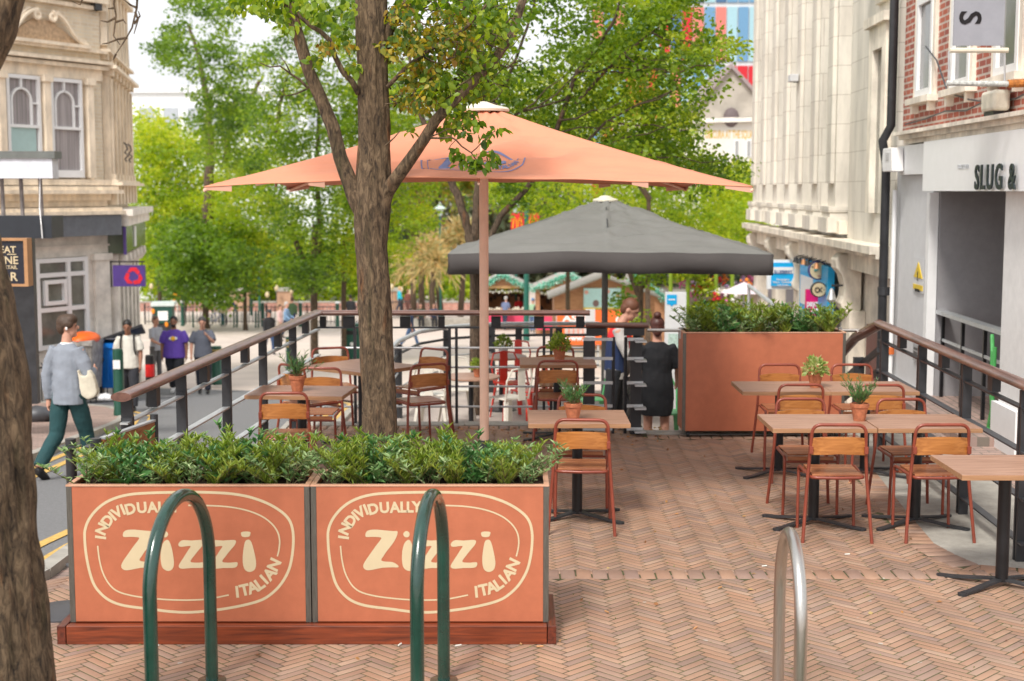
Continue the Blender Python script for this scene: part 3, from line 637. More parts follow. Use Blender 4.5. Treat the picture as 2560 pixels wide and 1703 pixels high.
mb = MB()
for i in range(4): mb.box((17.1, .232, 2.76 + i * .025), (17.3, .238, 2.77 + i * .025))
mb.build('grille', M['lgrey'], o)
o = thing('floodlight', 'weathered white floodlight on the cornice under the brick windows', 'lamp', RO, ang)
MB().box((13.1, .04, 3.12), (13.5, .2, 3.31)).build('housing', mat('yellowed_white', (.72, .68, .56), .5, var=.15), o, bevel=.03); MB().box((13.15, .08, 3.085), (13.45, .18, 3.12)).build('base', M['char'], o)
# cables on brick
for k, pts in enumerate(([(17.2, 3.18), (16.2, 3.2), (15.4, 3.24), (14.6, 3.2), (14.0, 3.25), (13, 3.22), (12.2, 3.3)], [(16.2, 4.0), (15.7, 3.8), (15.2, 3.42), (14.4, 3.3), (13.9, 3.25)])):
    o = tag(MB().tube([(x, .03 + (.03 if k else 0), z) for x, z in pts], .009, 6).build('cable', M['dgrey']), ('sagging cable slanting down across the brick wall', 'dark cable looping along the bottom of the brick wall')[1 - k], 'cable'); o.location = RO; o.rotation_euler.z = ang
# hanging banner
Y = 12.4; hb = thing('hanging_banner', 'grey hanging banner with a dark letter on its side, on a white pipe arm', 'banner')
q = lambda u, v: D(u, v, Y)
a, c = q(2383, 114), q(2517, -120); MB().box((a.x, Y, a.z), (c.x, Y + .02, c.z)).build('fabric', mat('grey_banner', (.3, .31, .35), .8, var=.05), hb)
MB().tube([q(2374, 126), q(2520, 126)], .022, 10).build('roller', M['offwhite'], hb)
MB().tube([q(2366, 208), q(2520, 210)], .024, 10).build('pipe_arm', mat('peeling_white_pipe', (.5, .52, .5), .6, var=.35, scale=40), hb); MB().tube([q(2520, 210), q(2640, 205)], .034, 10).build('rusty_arm', mat('rust', (.42, .15, .03), .8, var=.4, scale=30), hb)
for u in (2372, 2512): MB().tube([q(u, 128), q(u, 207)], .009, 6).build('rod', M['galv'], hb)
lt = MB(); cc = q(2452, 45); text_to(lt, 'S', .26, lambda x, y, d: (cc.x + (y - .09), Y - .006 + d, cc.z - x), bold=.02, th=.005); lt.build('lettering', M['black'], hb)
# pier notices
for nm, lb, z, h, w_, m_ in (('warning_sign', 'yellow triangular warning sign on the pale grey pier', 1.42, .24, .25, mat('sign_yellow', (.75, .52, .02), .4)), ('wall_notice', 'small grey notice with lines of text on the pale grey pier', .52, .2, .24, mat('notice_grey', (.33, .33, .34), .5))):
    o = thing(nm, lb, 'sign', RO, ang); x = 16.45
    if nm == 'warning_sign':
        MB().box((x - .25, .0, z - .2), (x + .25, .004, z + .2)).build('backing', M['lgrey'], o); MB().prism([(x - .2, z - .03), (x + .2, z - .03), (x, z + .15)], .008, Matrix.Translation((0, .004, 0))).build('triangle', m_, o); MB().box((x - .22, .004, z - .17), (x + .22, .01, z - .11)).build('text_strip', m_, o)
        mb = MB(); text_to(mb, 'WARNING', .05, lambda X, Y_, d: (x - X, .016 - d, z - .175 + Y_), th=.004, fit=.24); text_to(mb, '!', .14, lambda X, Y_, d: (x - X, .018 - d, z - .01 + Y_), th=.004, bold=.04); mb.build('lettering', M['black'], o)
    else:
        MB().box((x - w_ / 2, .0, z - h / 2), (x + w_ / 2, .012, z + h / 2)).build('plate', m_, o); mb = MB()
        for i in range(3): mb.box((x - .09 + .01 * i, .0125, z + .06 - i * .05), (x + .09, .0135, z + .03 - i * .05))
        mb.build('text_lines', M['char'], o)
o = thing('conduit_switch', 'white switch box with a conduit on the grey lobby wall', 'switch', RO, ang)
MB().box((15.3, -2.99, 1.55), (15.5, -2.9, 1.85)).build('box', M['lgrey'], o, bevel=.01); MB().tube([(15.4, -2.97, 1.85), (15.4, -2.97, 2.4)], .015, 6).build('conduit', M['lgrey'], o)
# lobby railing + green plant rod
o = thing('lobby_railing', 'small black and glass railing inside the grey lobby', 'railing', RO, ang)
for x in (16.0, 15.2, 14.4, 13.6): MB().box((x - .19, -.15, -.15), (x - .155, -.115, 1.02)).build('post', M['black'], o)
MB().box((13.3, -.19, 1.02), (15.92, -.07, 1.06)).build('top_rail', M['galv'], o); MB().box((13.3, -.14, .72), (15.92, -.12, .75)).build('mid_rail', M['galv'], o)
o = thing('green_hose', 'bright green looped object hanging on the lobby railing', 'hose', RO, ang)
MB().tube([(13.75, -.06, 1.0), (13.65, -.04, .85), (13.65, -.04, .5), (13.6, -.04, .3), (13.7, -.04, .1), (13.55, -.04, .05), (13.6, -.04, .4), (13.58, -.04, .9)], .02, 8).build('tube', plain('bright_green', (.08, .36, .1), .4), o)

# ---- stone building
stn = rb('stone_building', 'tall pale stone building with close pilasters down the right side')
MB().box((17.75, -6, 1.5), (30.4, -.45, 13)).box((17.75, -6, 1.5), (20.7, -.0, 13)).build('wall', M['stone'], stn)
b = MB()
PS = [21.25, 22.7, 24.15, 25.6, 27.05, 28.5, 29.9]
for x in PS:
    b.box((x - .3, -.46, 2.15), (x + .3, .14, 12.5)).box((x - .2, .142, 2.5), (x + .2, .2, 12.5))
    b.box((x - .36, -.26, 1.78), (x + .36, .27, 2.0)).box((x - .33, -.26, 2.0), (x + .33, .22, 2.08)).box((x - .35, -.26, 2.08), (x + .35, .24, 2.16))
b.build('pilaster', M['stone'], stn)
b = MB().box((17.75, .0, 1.54), (30.7, .22, 1.6)).box((17.75, .0, 1.6), (30.7, .3, 1.7)).box((17.75, -.1, 1.3), (30.6, .1, 1.54)).box((20.72, -.02, 1.76), (30.5, .12, 1.95)); b.build('ledge', M['stone2'], stn)
for i, x in enumerate([a + .725 for a in PS[:-1]]):
    f = MB().box((x - .4, -.45, 2.5), (x - .34, -.3, 11)).box((x + .34, -.45, 2.5), (x + .4, -.3, 11)).box((x - .34, -.45, 5.0), (x + .34, -.25, 5.3)).box((x - .34, -.45, 7.6), (x + .34, -.25, 7.8)).build('window', M['palest'], stn)
    MB().box((x - .34, -.448, 2.5), (x + .34, -.43, 11)).build('pane', mat('pale_window', (.22, .23, .21), .2, spec=.8), f)
# end bay window with bracket hood
x = 18.55
f = MB().box((x - .5, .002, 2.1), (x - .28, .1, 4.5)).box((x + .28, .002, 2.1), (x + .5, .1, 4.5)).box((x - .28, .002, 4.2), (x + .28, .1, 4.5)).box((x - .6, .002, 4.5), (x + .6, .16, 4.62)).build('window_surround', M['stone2'], stn)
g = MB().box((x - .28, .004, 2.1), (x + .28, .02, 4.2)).build('pane', M['glassd'], f)
MB().box((x - .4, .002, 4.8), (x + .4, .06, 5.2)).box((x - .5, .0, 5.22), (x + .5, .18, 5.32)).box((x - .56, .0, 5.32), (x + .56, .26, 5.4)).box((x - .45, .0, 5.1), (x + .45, .12, 5.22)).box((x - .6, 0, 5.4), (x + .6, .3, 5.48)).build('window_hood', M['stone2'], stn)
g = MB().box((x - .35, .002, 5.5), (x + .35, .05, 9)).build('upper_window', M['white'], stn); MB().box((x - .28, .05, 5.7), (x + .28, .06, 6.5)).build('pane', M['blind'], g)
for u_, s_, z in ((2005, 24.3, 4.2), (2030, 23.6, 7.2)):
    o = thing('security_camera', 'small grey security camera on the stone pilasters' + (', lower one' if z < 5 else ', near the top edge'), 'camera', RO, ang)
    MB().box((s_ - .3, .22, z), (s_ - .02, .36, z + .12)).build('body', M['lgrey'], o, bevel=.01); MB().tube([(s_ - .1, .14, z + .02), (s_ - .1, .28, z + .02)], .03, 8).build('arm', M['dgrey'], o)
# ground floor below the ledge
MB().box((17.75, -6, -4), (30.4, -.15, 1.5)).build('ground_floor_wall', M['palest'], stn)
for x in (20.3, 24.7, 27.3, 30.0):
    b = MB().box((x - .3, -.15, -4), (x + .3, .08, .7)); pr = [(-.1, 1.5), (.2, 1.5), (.27, 1.42), (.26, 1.3), (.18, 1.2), (.14, 1.05), (.15, .9), (.19, .8), (.17, .72), (.08, .66), (-.1, .66)]; n = len(pr); b.add([(x - .2, p, z) for p, z in pr] + [(x + .2, p, z) for p, z in pr], [tuple(range(n)), tuple(reversed(range(n, 2 * n)))] + [(i, i + n, (i + 1) % n + n, (i + 1) % n) for i in range(n)]); b.build('scroll_bracket', M['stone2'], stn, bevel=.015)
for x0, x1 in ((18.2, 19.7), (20.75, 21.4)): MB().box((x0, -.14, -3), (x1, -.1, .55)).build('shop_door', mat('maroon_shop_front', (.16, .035, .025), .5), stn)
MB().box((26.0, -.14, -3), (29.4, -.1, .9)).build('shop_window', mat('shutter_grey', (.23, .22, .25), .6, stretch=(30, 1, 1), var=.1), stn)
o = thing('lantern', 'small silver lantern lamp on the stone shopfront', 'lamp', RO, ang); MB().lathe([(.01, .16), (.03, .14), (.07, 0), (.05, -.03), (.01, -.05)], (20.2, .3, .85), 10).build('shade', M['galv'], o); MB().tube([(20.2, .12, 1.05), (20.2, .3, 1.05)], .015, 6).build('arm', M['char'], o)
# shop signs
blue = plain('cyan_sign', (.01, .4, .8), .35, var=.04)
o = thing('shop_hoarding', 'long cyan and white shop banner on the stone wall behind the round signs', 'banner', RO, ang)
MB().box((21.6, .0, .3), (24.2, .1, 1.24)).build('board', blue, o); MB().box((22.9, .1, .5), (24.1, .106, .98)).build('white_panel', M['white'], o)
MB().box((21.6, .0, .22), (24.25, .16, .3)).build('sill', M['cream'], o)
o = thing('spotlight_row', 'row of small black and copper spotlights above the cyan banner', 'lamps', RO, ang)
for i in range(6): x = 21.8 + i * .4; MB().lathe([(.01, .05), (.03, .04), (.05, -.04), (.0, -.04)], (x, .24, 1.24), 10).build('spotlight', M['char'] if i % 3 else plain('copper', (.6, .3, .15), .35, metal=.6), o); MB().tube([(x, .1, 1.32), (x, .24, 1.29)], .007, 6).build('arm', M['black'], o)
def psign(name, label, u0, v0, u1, v1, Y, m, cat='sign'):
    o = thing(name, label, cat); a = D(u0, v1, Y); c = D(u1, v0, Y); MB().box((a.x, Y, a.z), (c.x, Y + .08, c.z)).build('board', m, o); return o, a, c
def txt(o, s_, u, v, Y, h, m, fit=None, bold=.01):
    q = D(u, v, Y); lt = MB(); text_to(lt, s_, h, lambda x, y, d: (q.x + x, Y - .008 + d, q.z + y), bold=bold, th=.007, fit=fit); return lt.build('lettering', m, o)
o, a, c = psign('newsagent_sign', 'projecting blue sign in a white frame with white lines of text', 1917, 650, 1993, 723, 24.6, M['white'])
Y = 24.56; e0, e1 = D(1928, 715, Y), D(1986, 657, Y); MB().box((e0.x, Y, e0.z), (e1.x, Y + .035, e1.z)).build('blue_panel', blue, o)
e0, e1 = D(1931, 684, Y), D(1984, 668, Y); MB().box((e0.x, Y - .01, e0.z), (e1.x, Y - .001, e1.z)).build('name_panel', M['white'], o)
txt(o, 'BLUEBERRY', 1958, 680, Y - .012, .08, plain('navy_text', (.03, .1, .3)), .31); txt(o, 'Newspapers', 1957, 699.5, Y, .055, M['white'], .22); txt(o, 'Tobacco · Confectionery', 1957, 706, Y, .05, M['white'], .37); txt(o, 'Soft Drinks', 1957, 713, Y, .05, M['white'], .2)
def round_sign(label, u, v, r, Y, ringm, facem, name='round_sign'):
    o = thing(name, label, 'sign'); q = D(u, v, Y); Mx = Matrix.Translation(q) @ Matrix.Rotation(R(90), 4, 'X'); rr = r / F * Y
    MB().lathe([(rr, -.04), (rr, .04)], n=32, Mx=Mx).build('rim', ringm, o); MB().lathe([(rr * .86, .04), (rr * .86, .05)], n=32, Mx=Mx).build('face', facem, o); return o, q, rr
o, q, rr = round_sign('larger round sign with a dark blue rim above the smaller round one', 2044, 676, 24, 22.2, plain('navy_rim', (.05, .06, .2)), M['cream'])
MB().ball((q.x - .03, q.y - .06, q.z + .03), (.035, .006, .04), 8).ball((q.x - .05, q.y - .06, q.z + .01), (.02, .006, .03), 8).build('emblem', plain('teal_print', (.1, .35, .33)), o); txt(o, 'TEA', 2050, 690, 22.14, .04, plain('rose_text', (.5, .2, .2)), .08)
o, q, rr = round_sign('smaller round cream sign with a black ring and fork mark', 2046, 724, 19.5, 21.8, M['char'], M['cream'])
y = q.y - .06; b = MB().tube([(q.x - .03 + .033 * math.cos(a_), y, q.z + .033 * math.sin(a_)) for a_ in [i * math.pi / 8 for i in range(16)]], .007, 6, closed=True)
b.tube([(q.x, y, q.z - .0), (q.x + .045, y, q.z + .035)], .006, 6).tube([(q.x, y, q.z), (q.x + .045, y, q.z - .035)], .006, 6).ball((q.x + .075, y, q.z), .008, 6); b.build('emblem', M['char'], o)
o, a, c = psign('payment_sign', 'magenta projecting sign with white lettering below the round signs', 2014, 724, 2073, 790, 22.4, plain('magenta_sign', (.7, .012, .16), .35))
txt(o, 'payzone', 2043, 763, 22.4, .14, M['white'], .33, .03)
MB().ball((D(2043, 778, 22.4).x, 22.38, D(2043, 778, 22.4).z), (.1, .01, .05), 12).build('emblem', M['white'], o)

# ---- far buildings
far = thing('gabled_stone_house', 'pale stone gabled building with gilt lettering under its cornice', 'building')
Y = 80; q = lambda u, v, Y=Y: D(u, v, Y)
def poly(mb, pts, Y, dy): return mb.prism([(q.x, q.z) for q in [D(u, v, Y) for u, v in pts]], dy, Matrix.Translation((0, Y, 0)))
poly(MB(), [(1560, 620), (2050, 620), (2050, 303), (1560, 312)], Y, 9).build('wall', mat('far_stone', (.66, .63, .58), .9, var=.08, scale=.4), far)
poly(MB(), [(1560, 312), (2050, 300), (2050, 289), (1560, 300)], Y - .4, 9).build('parapet', M['palest'], far)
poly(MB(), [(1720, 296), (1829, 168), (1945, 290)], Y + .2, 8.5).build('gable', mat('far_gable', (.4, .36, .31), .9, var=.15, scale=1), far)
poly(MB(), [(1829, 158), (1950, 290), (1940, 292), (1829, 170), (1718, 298), (1706, 298)], Y - .1, 9).build('roof_edge', mat('mauve_slate', (.3, .24, .24), .8), far)
for u in (1842, 1872): a, c = q(u - 7, 393), q(u + 6, 350); f = MB().box((a.x, Y - .06, a.z), (c.x, Y, c.z)).build('window', M['white'], far); MB().box((a.x + .05, Y - .09, a.z + .05), (c.x - .05, Y - .061, c.z - .05)).build('pane', plain('far_glass', (.3, .3, .3), .3), f)
a, c = q(1808, 294), q(1848, 281); MB().ball(((a.x + c.x) / 2, Y, a.z), ((c.x - a.x) / 2, .3, .55), 14).build('eyebrow_window', plain('vent_dark', (.13, .1, .1)), far)
txt(far, 'OBSCURA AT THE SQUARE', 1828, 338, Y, .62, plain('gilt', (.55, .35, .08), .4), 2.95, .03)
glass = thing('glass_office_block', 'far modern block of blue glass with red and pink panels', 'building'); Y = 110
mt = {k: plain(k, c, .3, var=.05) for k, c in dict(pane_blue=(.12, .26, .42), pane_pale=(.3, .48, .54), panel_red=(.5, .01, .02), panel_pink=(.6, .17, .14), pane_dark=(.05, .12, .24)).items()}
a, c = D(1480, 330, Y), D(2100, -240, Y); MB().box((a.x, Y, a.z - 8), (c.x, Y + 12, c.z)).build('wall', plain('pale_cladding', (.55, .58, .6)), glass)
rg = random.Random(5); pw = .85; x = a.x; grp = {k: MB() for k in mt}
seq = ['pane_pale', 'panel_red', 'pane_dark', 'panel_pink', 'pane_blue', 'pane_blue', 'panel_red', 'pane_pale', 'pane_blue']
fl = 0; z = a.z - 8
while z < c.z - .1:
    x = a.x; i = fl * 3 + 1
    while x < c.x - pw:
        k = seq[(i * 5 + fl * 2 + (i * i) % 3) % 9]; grp[k].box((x, Y - .12, z + .12), (x + pw - .08, Y - .001, min(z + 4.3, c.z) - .12)); x += pw; i += 1
    z += 4.4; fl += 1
for k, g in grp.items(): g.build('facade_panel', mt[k], glass)
o = thing('distant_pale_block', 'long pale grey flat roofed building behind the left trees', 'building'); Y = 120
a, c = D(325, 420, Y), D(900, 217, Y); MB().box((a.x - 3, Y, a.z - 14), (c.x, Y + 15, c.z)).build('wall', plain('pale_far_wall', (.8, .82, .84)), o); MB().box((a.x - 3, Y - .3, c.z - .5), (c.x, Y + 15, c.z + .1)).build('parapet', plain('pale_far_cap', (.72, .74, .78)), o)
for i in range(9): a = D(350 + i * 60, 330, Y); MB().box((a.x, Y - .1, a.z), (a.x + 1.2, Y - .001, a.z + 2)).build('window', plain('far_window_grey', (.4, .43, .47)), o)
# ================================================================ RAILINGS ON THE TERRACE
def rail_run(name, label, pts, bars, posts, hr=M['handrail'], post_w=.1, zt=1.15):
    o = thing(name, label, 'railing')
    mb = MB()
    for a, b in zip(pts, pts[1:]): pass
    ps = [Vector((*p, zt)) for p in pts]
    # flattened oval handrail
    h = MB(); k = len(ps)
    for a, b in zip(ps, ps[1:]):
        d = (b - a).normalized(); sd = Vector((-d.y, d.x, 0)); prof = [(math.cos(t) * .066, math.sin(t) * .029) for t in [i * math.pi / 8 for i in range(16)]]
        o0 = len(h.v)
        for P_, ex in ((a, -1), (b, 1)):
            for x, z in prof: h.v.append(tuple(P_ + sd * x + Vector((0, 0, z)) + d * (ex * .035)))
        n = 16
        for i in range(n): h.f.append((o0 + i, o0 + (i + 1) % n, o0 + n + (i + 1) % n, o0 + n + i))
        h.f.append(tuple(o0 + i for i in reversed(range(n)))); h.f.append(tuple(o0 + n + i for i in range(n)))
    h.build('handrail', hr, o, smooth=50)
    for a, b in zip(ps, ps[1:]):
        for z, w, t, m in bars: MB().bar(a + Vector((0, 0, z - zt)), b + Vector((0, 0, z - zt)), w, t).build('rail', m, o)
    for (x, y, ang_) in posts:
        Mx = Matrix.Translation((x, y, 0)) @ Matrix.Rotation(ang_, 4, 'Z')
        pm = MB().box((-.034, -.012, -.1), (.034, .012, zt - .14), Mx).box((-.034, -.012 + .045, -.1), (.034, .012 + .045, zt - .14), Mx).box((-.035, .0, zt - .14), (.035, .035, zt - .03), Mx)
        pm.build('post', M['char'], o)
    return o
fb = [(.98, .05, .012, M['galv']), (.72, .055, .012, M['galv']), (.42, .055, .012, M['galv']), (.13, .055, .012, M['galv'])]
P0, P1 = Vector((-2.37, 8.58)), Vector((-1.99, 14.5))
LR = rail_run('terrace_railing', 'long railing with red brown handrail down the left side of the terrace', [tuple(P0), tuple(P1)], fb, [(*P0.lerp(P1, t), R(4)) for t in (.01, .2, .4, .6, .8)])
for t in (.1, .3, .5, .7, .9): x, y = P0.lerp(P1, t); MB().box((x - .03, y - .05, 1.0), (x + .03, y + .05, 1.125)).build('spacer', M['char'], LR)
BR = rail_run('terrace_railing', 'straight railing across the far end of the terrace behind the tree trunk', [(-1.99, 14.5), (.76, 14.5)], [(1.0, .03, .018, M['char'])], [], M['handrailx'])
for z in (.79, .59, .39, .18): MB().tube([(-1.95, 14.5, z), (.76, 14.5, z)], .011, 8).build('rod', M['galv'], BR)
for u in (887, 905, 1124, 1141, 1360, 1378): x = DX(u, 14.5, 850); MB().box((x - .014, 14.48, -.3), (x + .014, 14.52, 1.0)).build('post', M['char'], BR)
for u0, u1 in ((800, 815), (858, 887), (1000, 1026), (1096, 1112), (1228, 1252), (1335, 1360), (1440, 1461)): 
    a, c = DX(u0, 14.5, 800), DX(u1, 14.5, 800); MB().box((a, 14.475, 1.01), (c, 14.525, 1.115)).build('spacer', M['black'], BR)
# short rail by the steps
SR = rail_run('stair_railing', 'short stair railing with red brown cap and steel plates between tables and steps', [(.76, 13.9), (1.3, 13.9)], [], [], M['handrailx'], zt=1.08)
for x in (.76, 1.22): MB().box((x - .055, 13.87, -.02), (x + .055, 13.9, .95)).box((x - .055, 13.97, -.02), (x + .055, 14.0, .95)).build('post', M['char'], SR)
for x in (1.0, 1.12): MB().tube([(x, 13.93, -.35), (x, 13.93, .96)], .016, 8).build('slim_post', M['char'], SR)
for z in (.93, .74, .5, .27, .04):
    MB().box((.7, 13.86, z), (.99, 13.872, z + .03)).box((1.13, 13.86, z), (1.29, 13.872, z + .03)).box((1.2, 13.72, z - .004), (1.31, 13.86, z + .012)).build('rail', M['galv'], SR)
MB().box((.73, 13.88, .98), (.92, 13.92, 1.05)).build('spacer', M['char'], SR); MB().box((1.1, 13.88, .98), (1.3, 13.92, 1.05)).build('spacer', M['char'], SR)
SD = thing('stair_railing', 'dark stair railing running down the steps beside the black dress', 'railing')
for z in (1.02, .78, .52, .26): MB().tube([(1.24, 14.02, z), (1.25, 15.4, z - .62)], .016 if z < 1 else .03, 8).build('rail', M['char'], SD)
for y, z in ((14.1, 0), (15.35, -.6)): MB().box((1.21, y - .02, z - .05), (1.28, y + .02, z + .98)).build('post', M['char'], SD)
for nm, x0, x1 in (('left of', 1.33, 1.66), ('right of', 3.22, 3.5)):
    o = thing('thin_steel_bar', 'thin silver bar at waist height, %s the plain orange planter' % nm, 'rail'); MB().tube([(x0, 13.9, 1.03), (x1, 13.9, 1.03)], .016, 8).build('bar', M['steel'], o); MB().tube([(x1 if x0 < 2 else x0, 13.9, .95), (x1 if x0 < 2 else x0, 13.9, 1.06)], .02, 8).build('clamp', M['galv'], o)
Q0, Q1 = Vector((3.30, 8.95)), Vector((3.46, 13.3))
fb2 = [(1.0, .055, .012, M['char']), (.72, .06, .012, M['dgrey']), (.42, .06, .012, M['dgrey']), (.13, .06, .012, M['dgrey'])]
RR = rail_run('terrace_railing', 'railing with red brown handrail down the right side by the table pairs', [(3.46, 13.3), (3.30, 8.95), (4.6, 8.85)], fb2, [(*Q0.lerp(Q1, t), R(0)) for t in (.02, .33, .63, .95)])
for t in (.18, .48, .8): x, y = Q0.lerp(Q1, t); MB().box((x - .03, y - .05, 1.02), (x + .03, y + .05, 1.125)).build('spacer', M['char'], RR)
DR = thing('stair_railing', 'sloping handrail going down beyond the far end of the right railing', 'railing')
MB().tube([(3.46, 13.33, 1.14), (3.4, 14.0, .95), (3.34, 16.0, .1)], .05, 10).build('handrail', M['handrail'], DR)
for z in (.9, .7, .45): MB().bar((3.46, 13.33, z), (3.34, 16.0, z - 1.0), .04, .05).build('rail', M['char'], DR)
for y in (13.9, 15.2): MB().box((3.37, y, -1), (3.47, y + .06, .95 - (y - 13.4) * .38)).build('post', M['char'], DR)
# curved rail round the lower patio
CR = thing('curved_railing', 'curved dark railing with pale top bar around the lower patio', 'railing')
cp = [(-1.55, 16.2), (-1.5, 18.6), (-1.3, 19.9), (-.9, 20.6), (-.3, 21.0), (.4, 21.1), (1.3, 21.1)]
for z, r, m in ((.42, .032, M['galv']), (.25, .02, M['char']), (.0, .012, M['galv']), (-.2, .012, M['galv']), (-.4, .012, M['galv'])): MB().tube([(x, y, z) for x, y in cp], r, 8).build('handrail' if r > .03 else 'rail', m, CR)
for x, y in ((-1.5, 18.6), (-.95, 20.55), (-.55, 20.85), (-.3, 21.0), (.1, 21.05), (.7, 21.1), (-1.53, 17.2)): MB().box((x - .05, y - .02, PZ), (x + .05, y + .02, .38)).build('post', M['char'], CR)

# ================================================================ LOGO (one drawing used on planters and umbrella; unit = drawing px, y down)
LG_O = [(175, 740), (178, 680), (203, 617), (257, 552), (330, 503), (430, 472), (560, 460), (800, 455), (950, 458), (1050, 465), (1150, 483), (1250, 518), (1330, 564), (1380, 613), (1402, 672), (1406, 750), (1394, 850), (1370, 930), (1322, 1008), (1260, 1066), (1200, 1099), (1100, 1127), (960, 1152), (800, 1168), (680, 1165), (560, 1150), (400, 1129), (312, 1098), (253, 1049), (216, 990), (192, 900), (179, 810)]
LG_A = [(790, 533), (900, 534), (1020, 541), (1130, 561), (1220, 596), (1280, 641), (1314, 690), (1325, 740), (1321, 790), (1310, 835)]
LG_B = [(250, 772), (257, 850), (275, 930), (311, 1000), (362, 1044), (450, 1070), (560, 1085), (680, 1094), (800, 1095), (900, 1088), (1018, 1065)]
LG_Z = [(405, 720), (401, 704), (408, 688), (428, 678), (470, 676), (520, 681), (570, 685), (590, 684), (595, 694), (585, 726), (560, 766), (530, 802), (507, 836), (494, 858), (520, 866), (560, 868), (585, 880), (599, 893), (594, 901), (560, 900), (500, 903), (455, 912), (415, 918), (393, 910), (385, 892), (397, 864), (430, 818), (465, 770), (497, 728), (480, 721), (440, 719)]
LG_I = [(650, 741), (664, 737), (676, 750), (688, 790), (697, 850), (697, 885), (688, 910), (665, 922), (641, 914), (626, 895), (620, 855), (622, 805), (634, 760)]
LG_D = [(634, 692), (648, 684), (664, 692), (668, 706), (660, 719), (645, 722), (633, 714), (629, 702)]
LG_J = [(1130, 738), (1145, 736), (1158, 750), (1172, 800), (1183, 860), (1182, 895), (1170, 918), (1145, 928), (1120, 918), (1107, 890), (1105, 840), (1112, 785), (1120, 750)]
LG_E = [(1100, 692), (1122, 687), (1152, 690), (1153, 702), (1146, 717), (1124, 721), (1104, 717), (1098, 704)]
LG_S = [(925, 747), (945, 738), (990, 741), (1040, 737), (1062, 739), (1068, 748), (1058, 770), (1032, 800), (1006, 832), (984, 862), (995, 871), (1035, 872), (1068, 869), (1075, 880), (1066, 898), (1040, 904), (990, 904), (950, 908), (922, 906), (913, 892), (927, 866), (950, 832), (972, 798), (987, 776), (975, 773), (945, 777), (922, 777), (914, 764)]
def catmull(p, closed=True, sub=4):
    n = len(p); out = []
    rng = range(n) if closed else range(n - 1)
    for i in rng:
        a, b, c, d = (p[(i - 1) % n] if closed or i else p[0]), p[i], p[(i + 1) % n], (p[(i + 2) % n] if closed or i + 2 < n else p[-1])
        for s_ in range(sub):
            t = s_ / sub; out.append(tuple(.5 * (2 * b[k] + (c[k] - a[k]) * t + (2 * a[k] - 5 * b[k] + 4 * c[k] - d[k]) * t * t + (3 * b[k] - a[k] - 3 * c[k] + d[k]) * t ** 3) for k in (0, 1)))
    if not closed: out.append(tuple(p[-1]))
    return out
def logo(mb, f):
    """f(x,y)->3d"""
    def stroke(pts, w, closed):
        pts = catmull(pts, closed); n = len(pts); o = len(mb.v)
        for i in range(n):
            a = Vector(pts[i - 1] if i or closed else pts[0]); b = Vector(pts[(i + 1) % n] if i < n - 1 or closed else pts[-1]); d = (b - a).normalized(); nn = Vector((-d.y, d.x)) * w / 2; p = Vector(pts[i])
            mb.v += [tuple(f(*(p + nn))), tuple(f(*(p - nn)))]
        for i in range(n if closed else n - 1): a = o + 2 * i; b = o + 2 * ((i + 1) % n); mb.f.append((a, a + 1, b + 1, b))
    def fill(pts, dx=0):
        pts = catmull(pts, True, 2); o = len(mb.v); mb.v += [tuple(f(x + dx, y)) for x, y in pts]; mb.f.append(tuple(range(o, o + len(pts))))
    stroke(LG_O, 16, True); stroke(LG_A, 9, False); stroke(LG_B, 9, False)
    fill(LG_Z); fill(LG_I); fill(LG_D); fill(LG_S, -188); fill(LG_S); fill(LG_J); fill(LG_E)
    L1 = [('I', 269, 722, 82), ('N', 278, 672, 66), ('D', 312, 622, 54), ('I', 342, 596, 42), ('V', 370, 574, 32), ('I', 405, 557, 22), ('D', 456, 552, 8), ('U', 517, 546, 4), ('A', 580, 544, 3), ('L', 634, 543, 1), ('L', 672, 543, 0), ('Y', 712, 541, 0)]
    L1[6] = ('D', 450, 553, 14)
    L2 = [('I', 1068, 1046, 5), ('T', 1112, 1034, 12), ('A', 1160, 1020, 20), ('L', 1203, 998, 34), ('I', 1229, 972, 42), ('A', 1262, 938, 50), ('N', 1290, 884, 64)]
    for (ch, x, y, a) in L1 + L2:
        k = 62 / .72 if (ch, x) in [(q[0], q[1]) for q in L1] else 66 / .72
        vs_, fs_ = text_shape(ch, k, .042); xs = [p[0] for p in vs_]; ys_ = [p[1] for p in vs_]; cx, cy = (max(xs) + min(xs)) / 2, (max(ys_) + min(ys_)) / 2
        c, s = math.cos(R(a)), math.sin(R(a)); o = len(mb.v)
        for px, py in vs_:
            X, Y = px - cx, py - cy; mb.v.append(tuple(f(x + X * c - Y * s, y - (X * s + Y * c))))
        mb.f += [tuple(i + o for i in q) for q in fs_]
    return mb
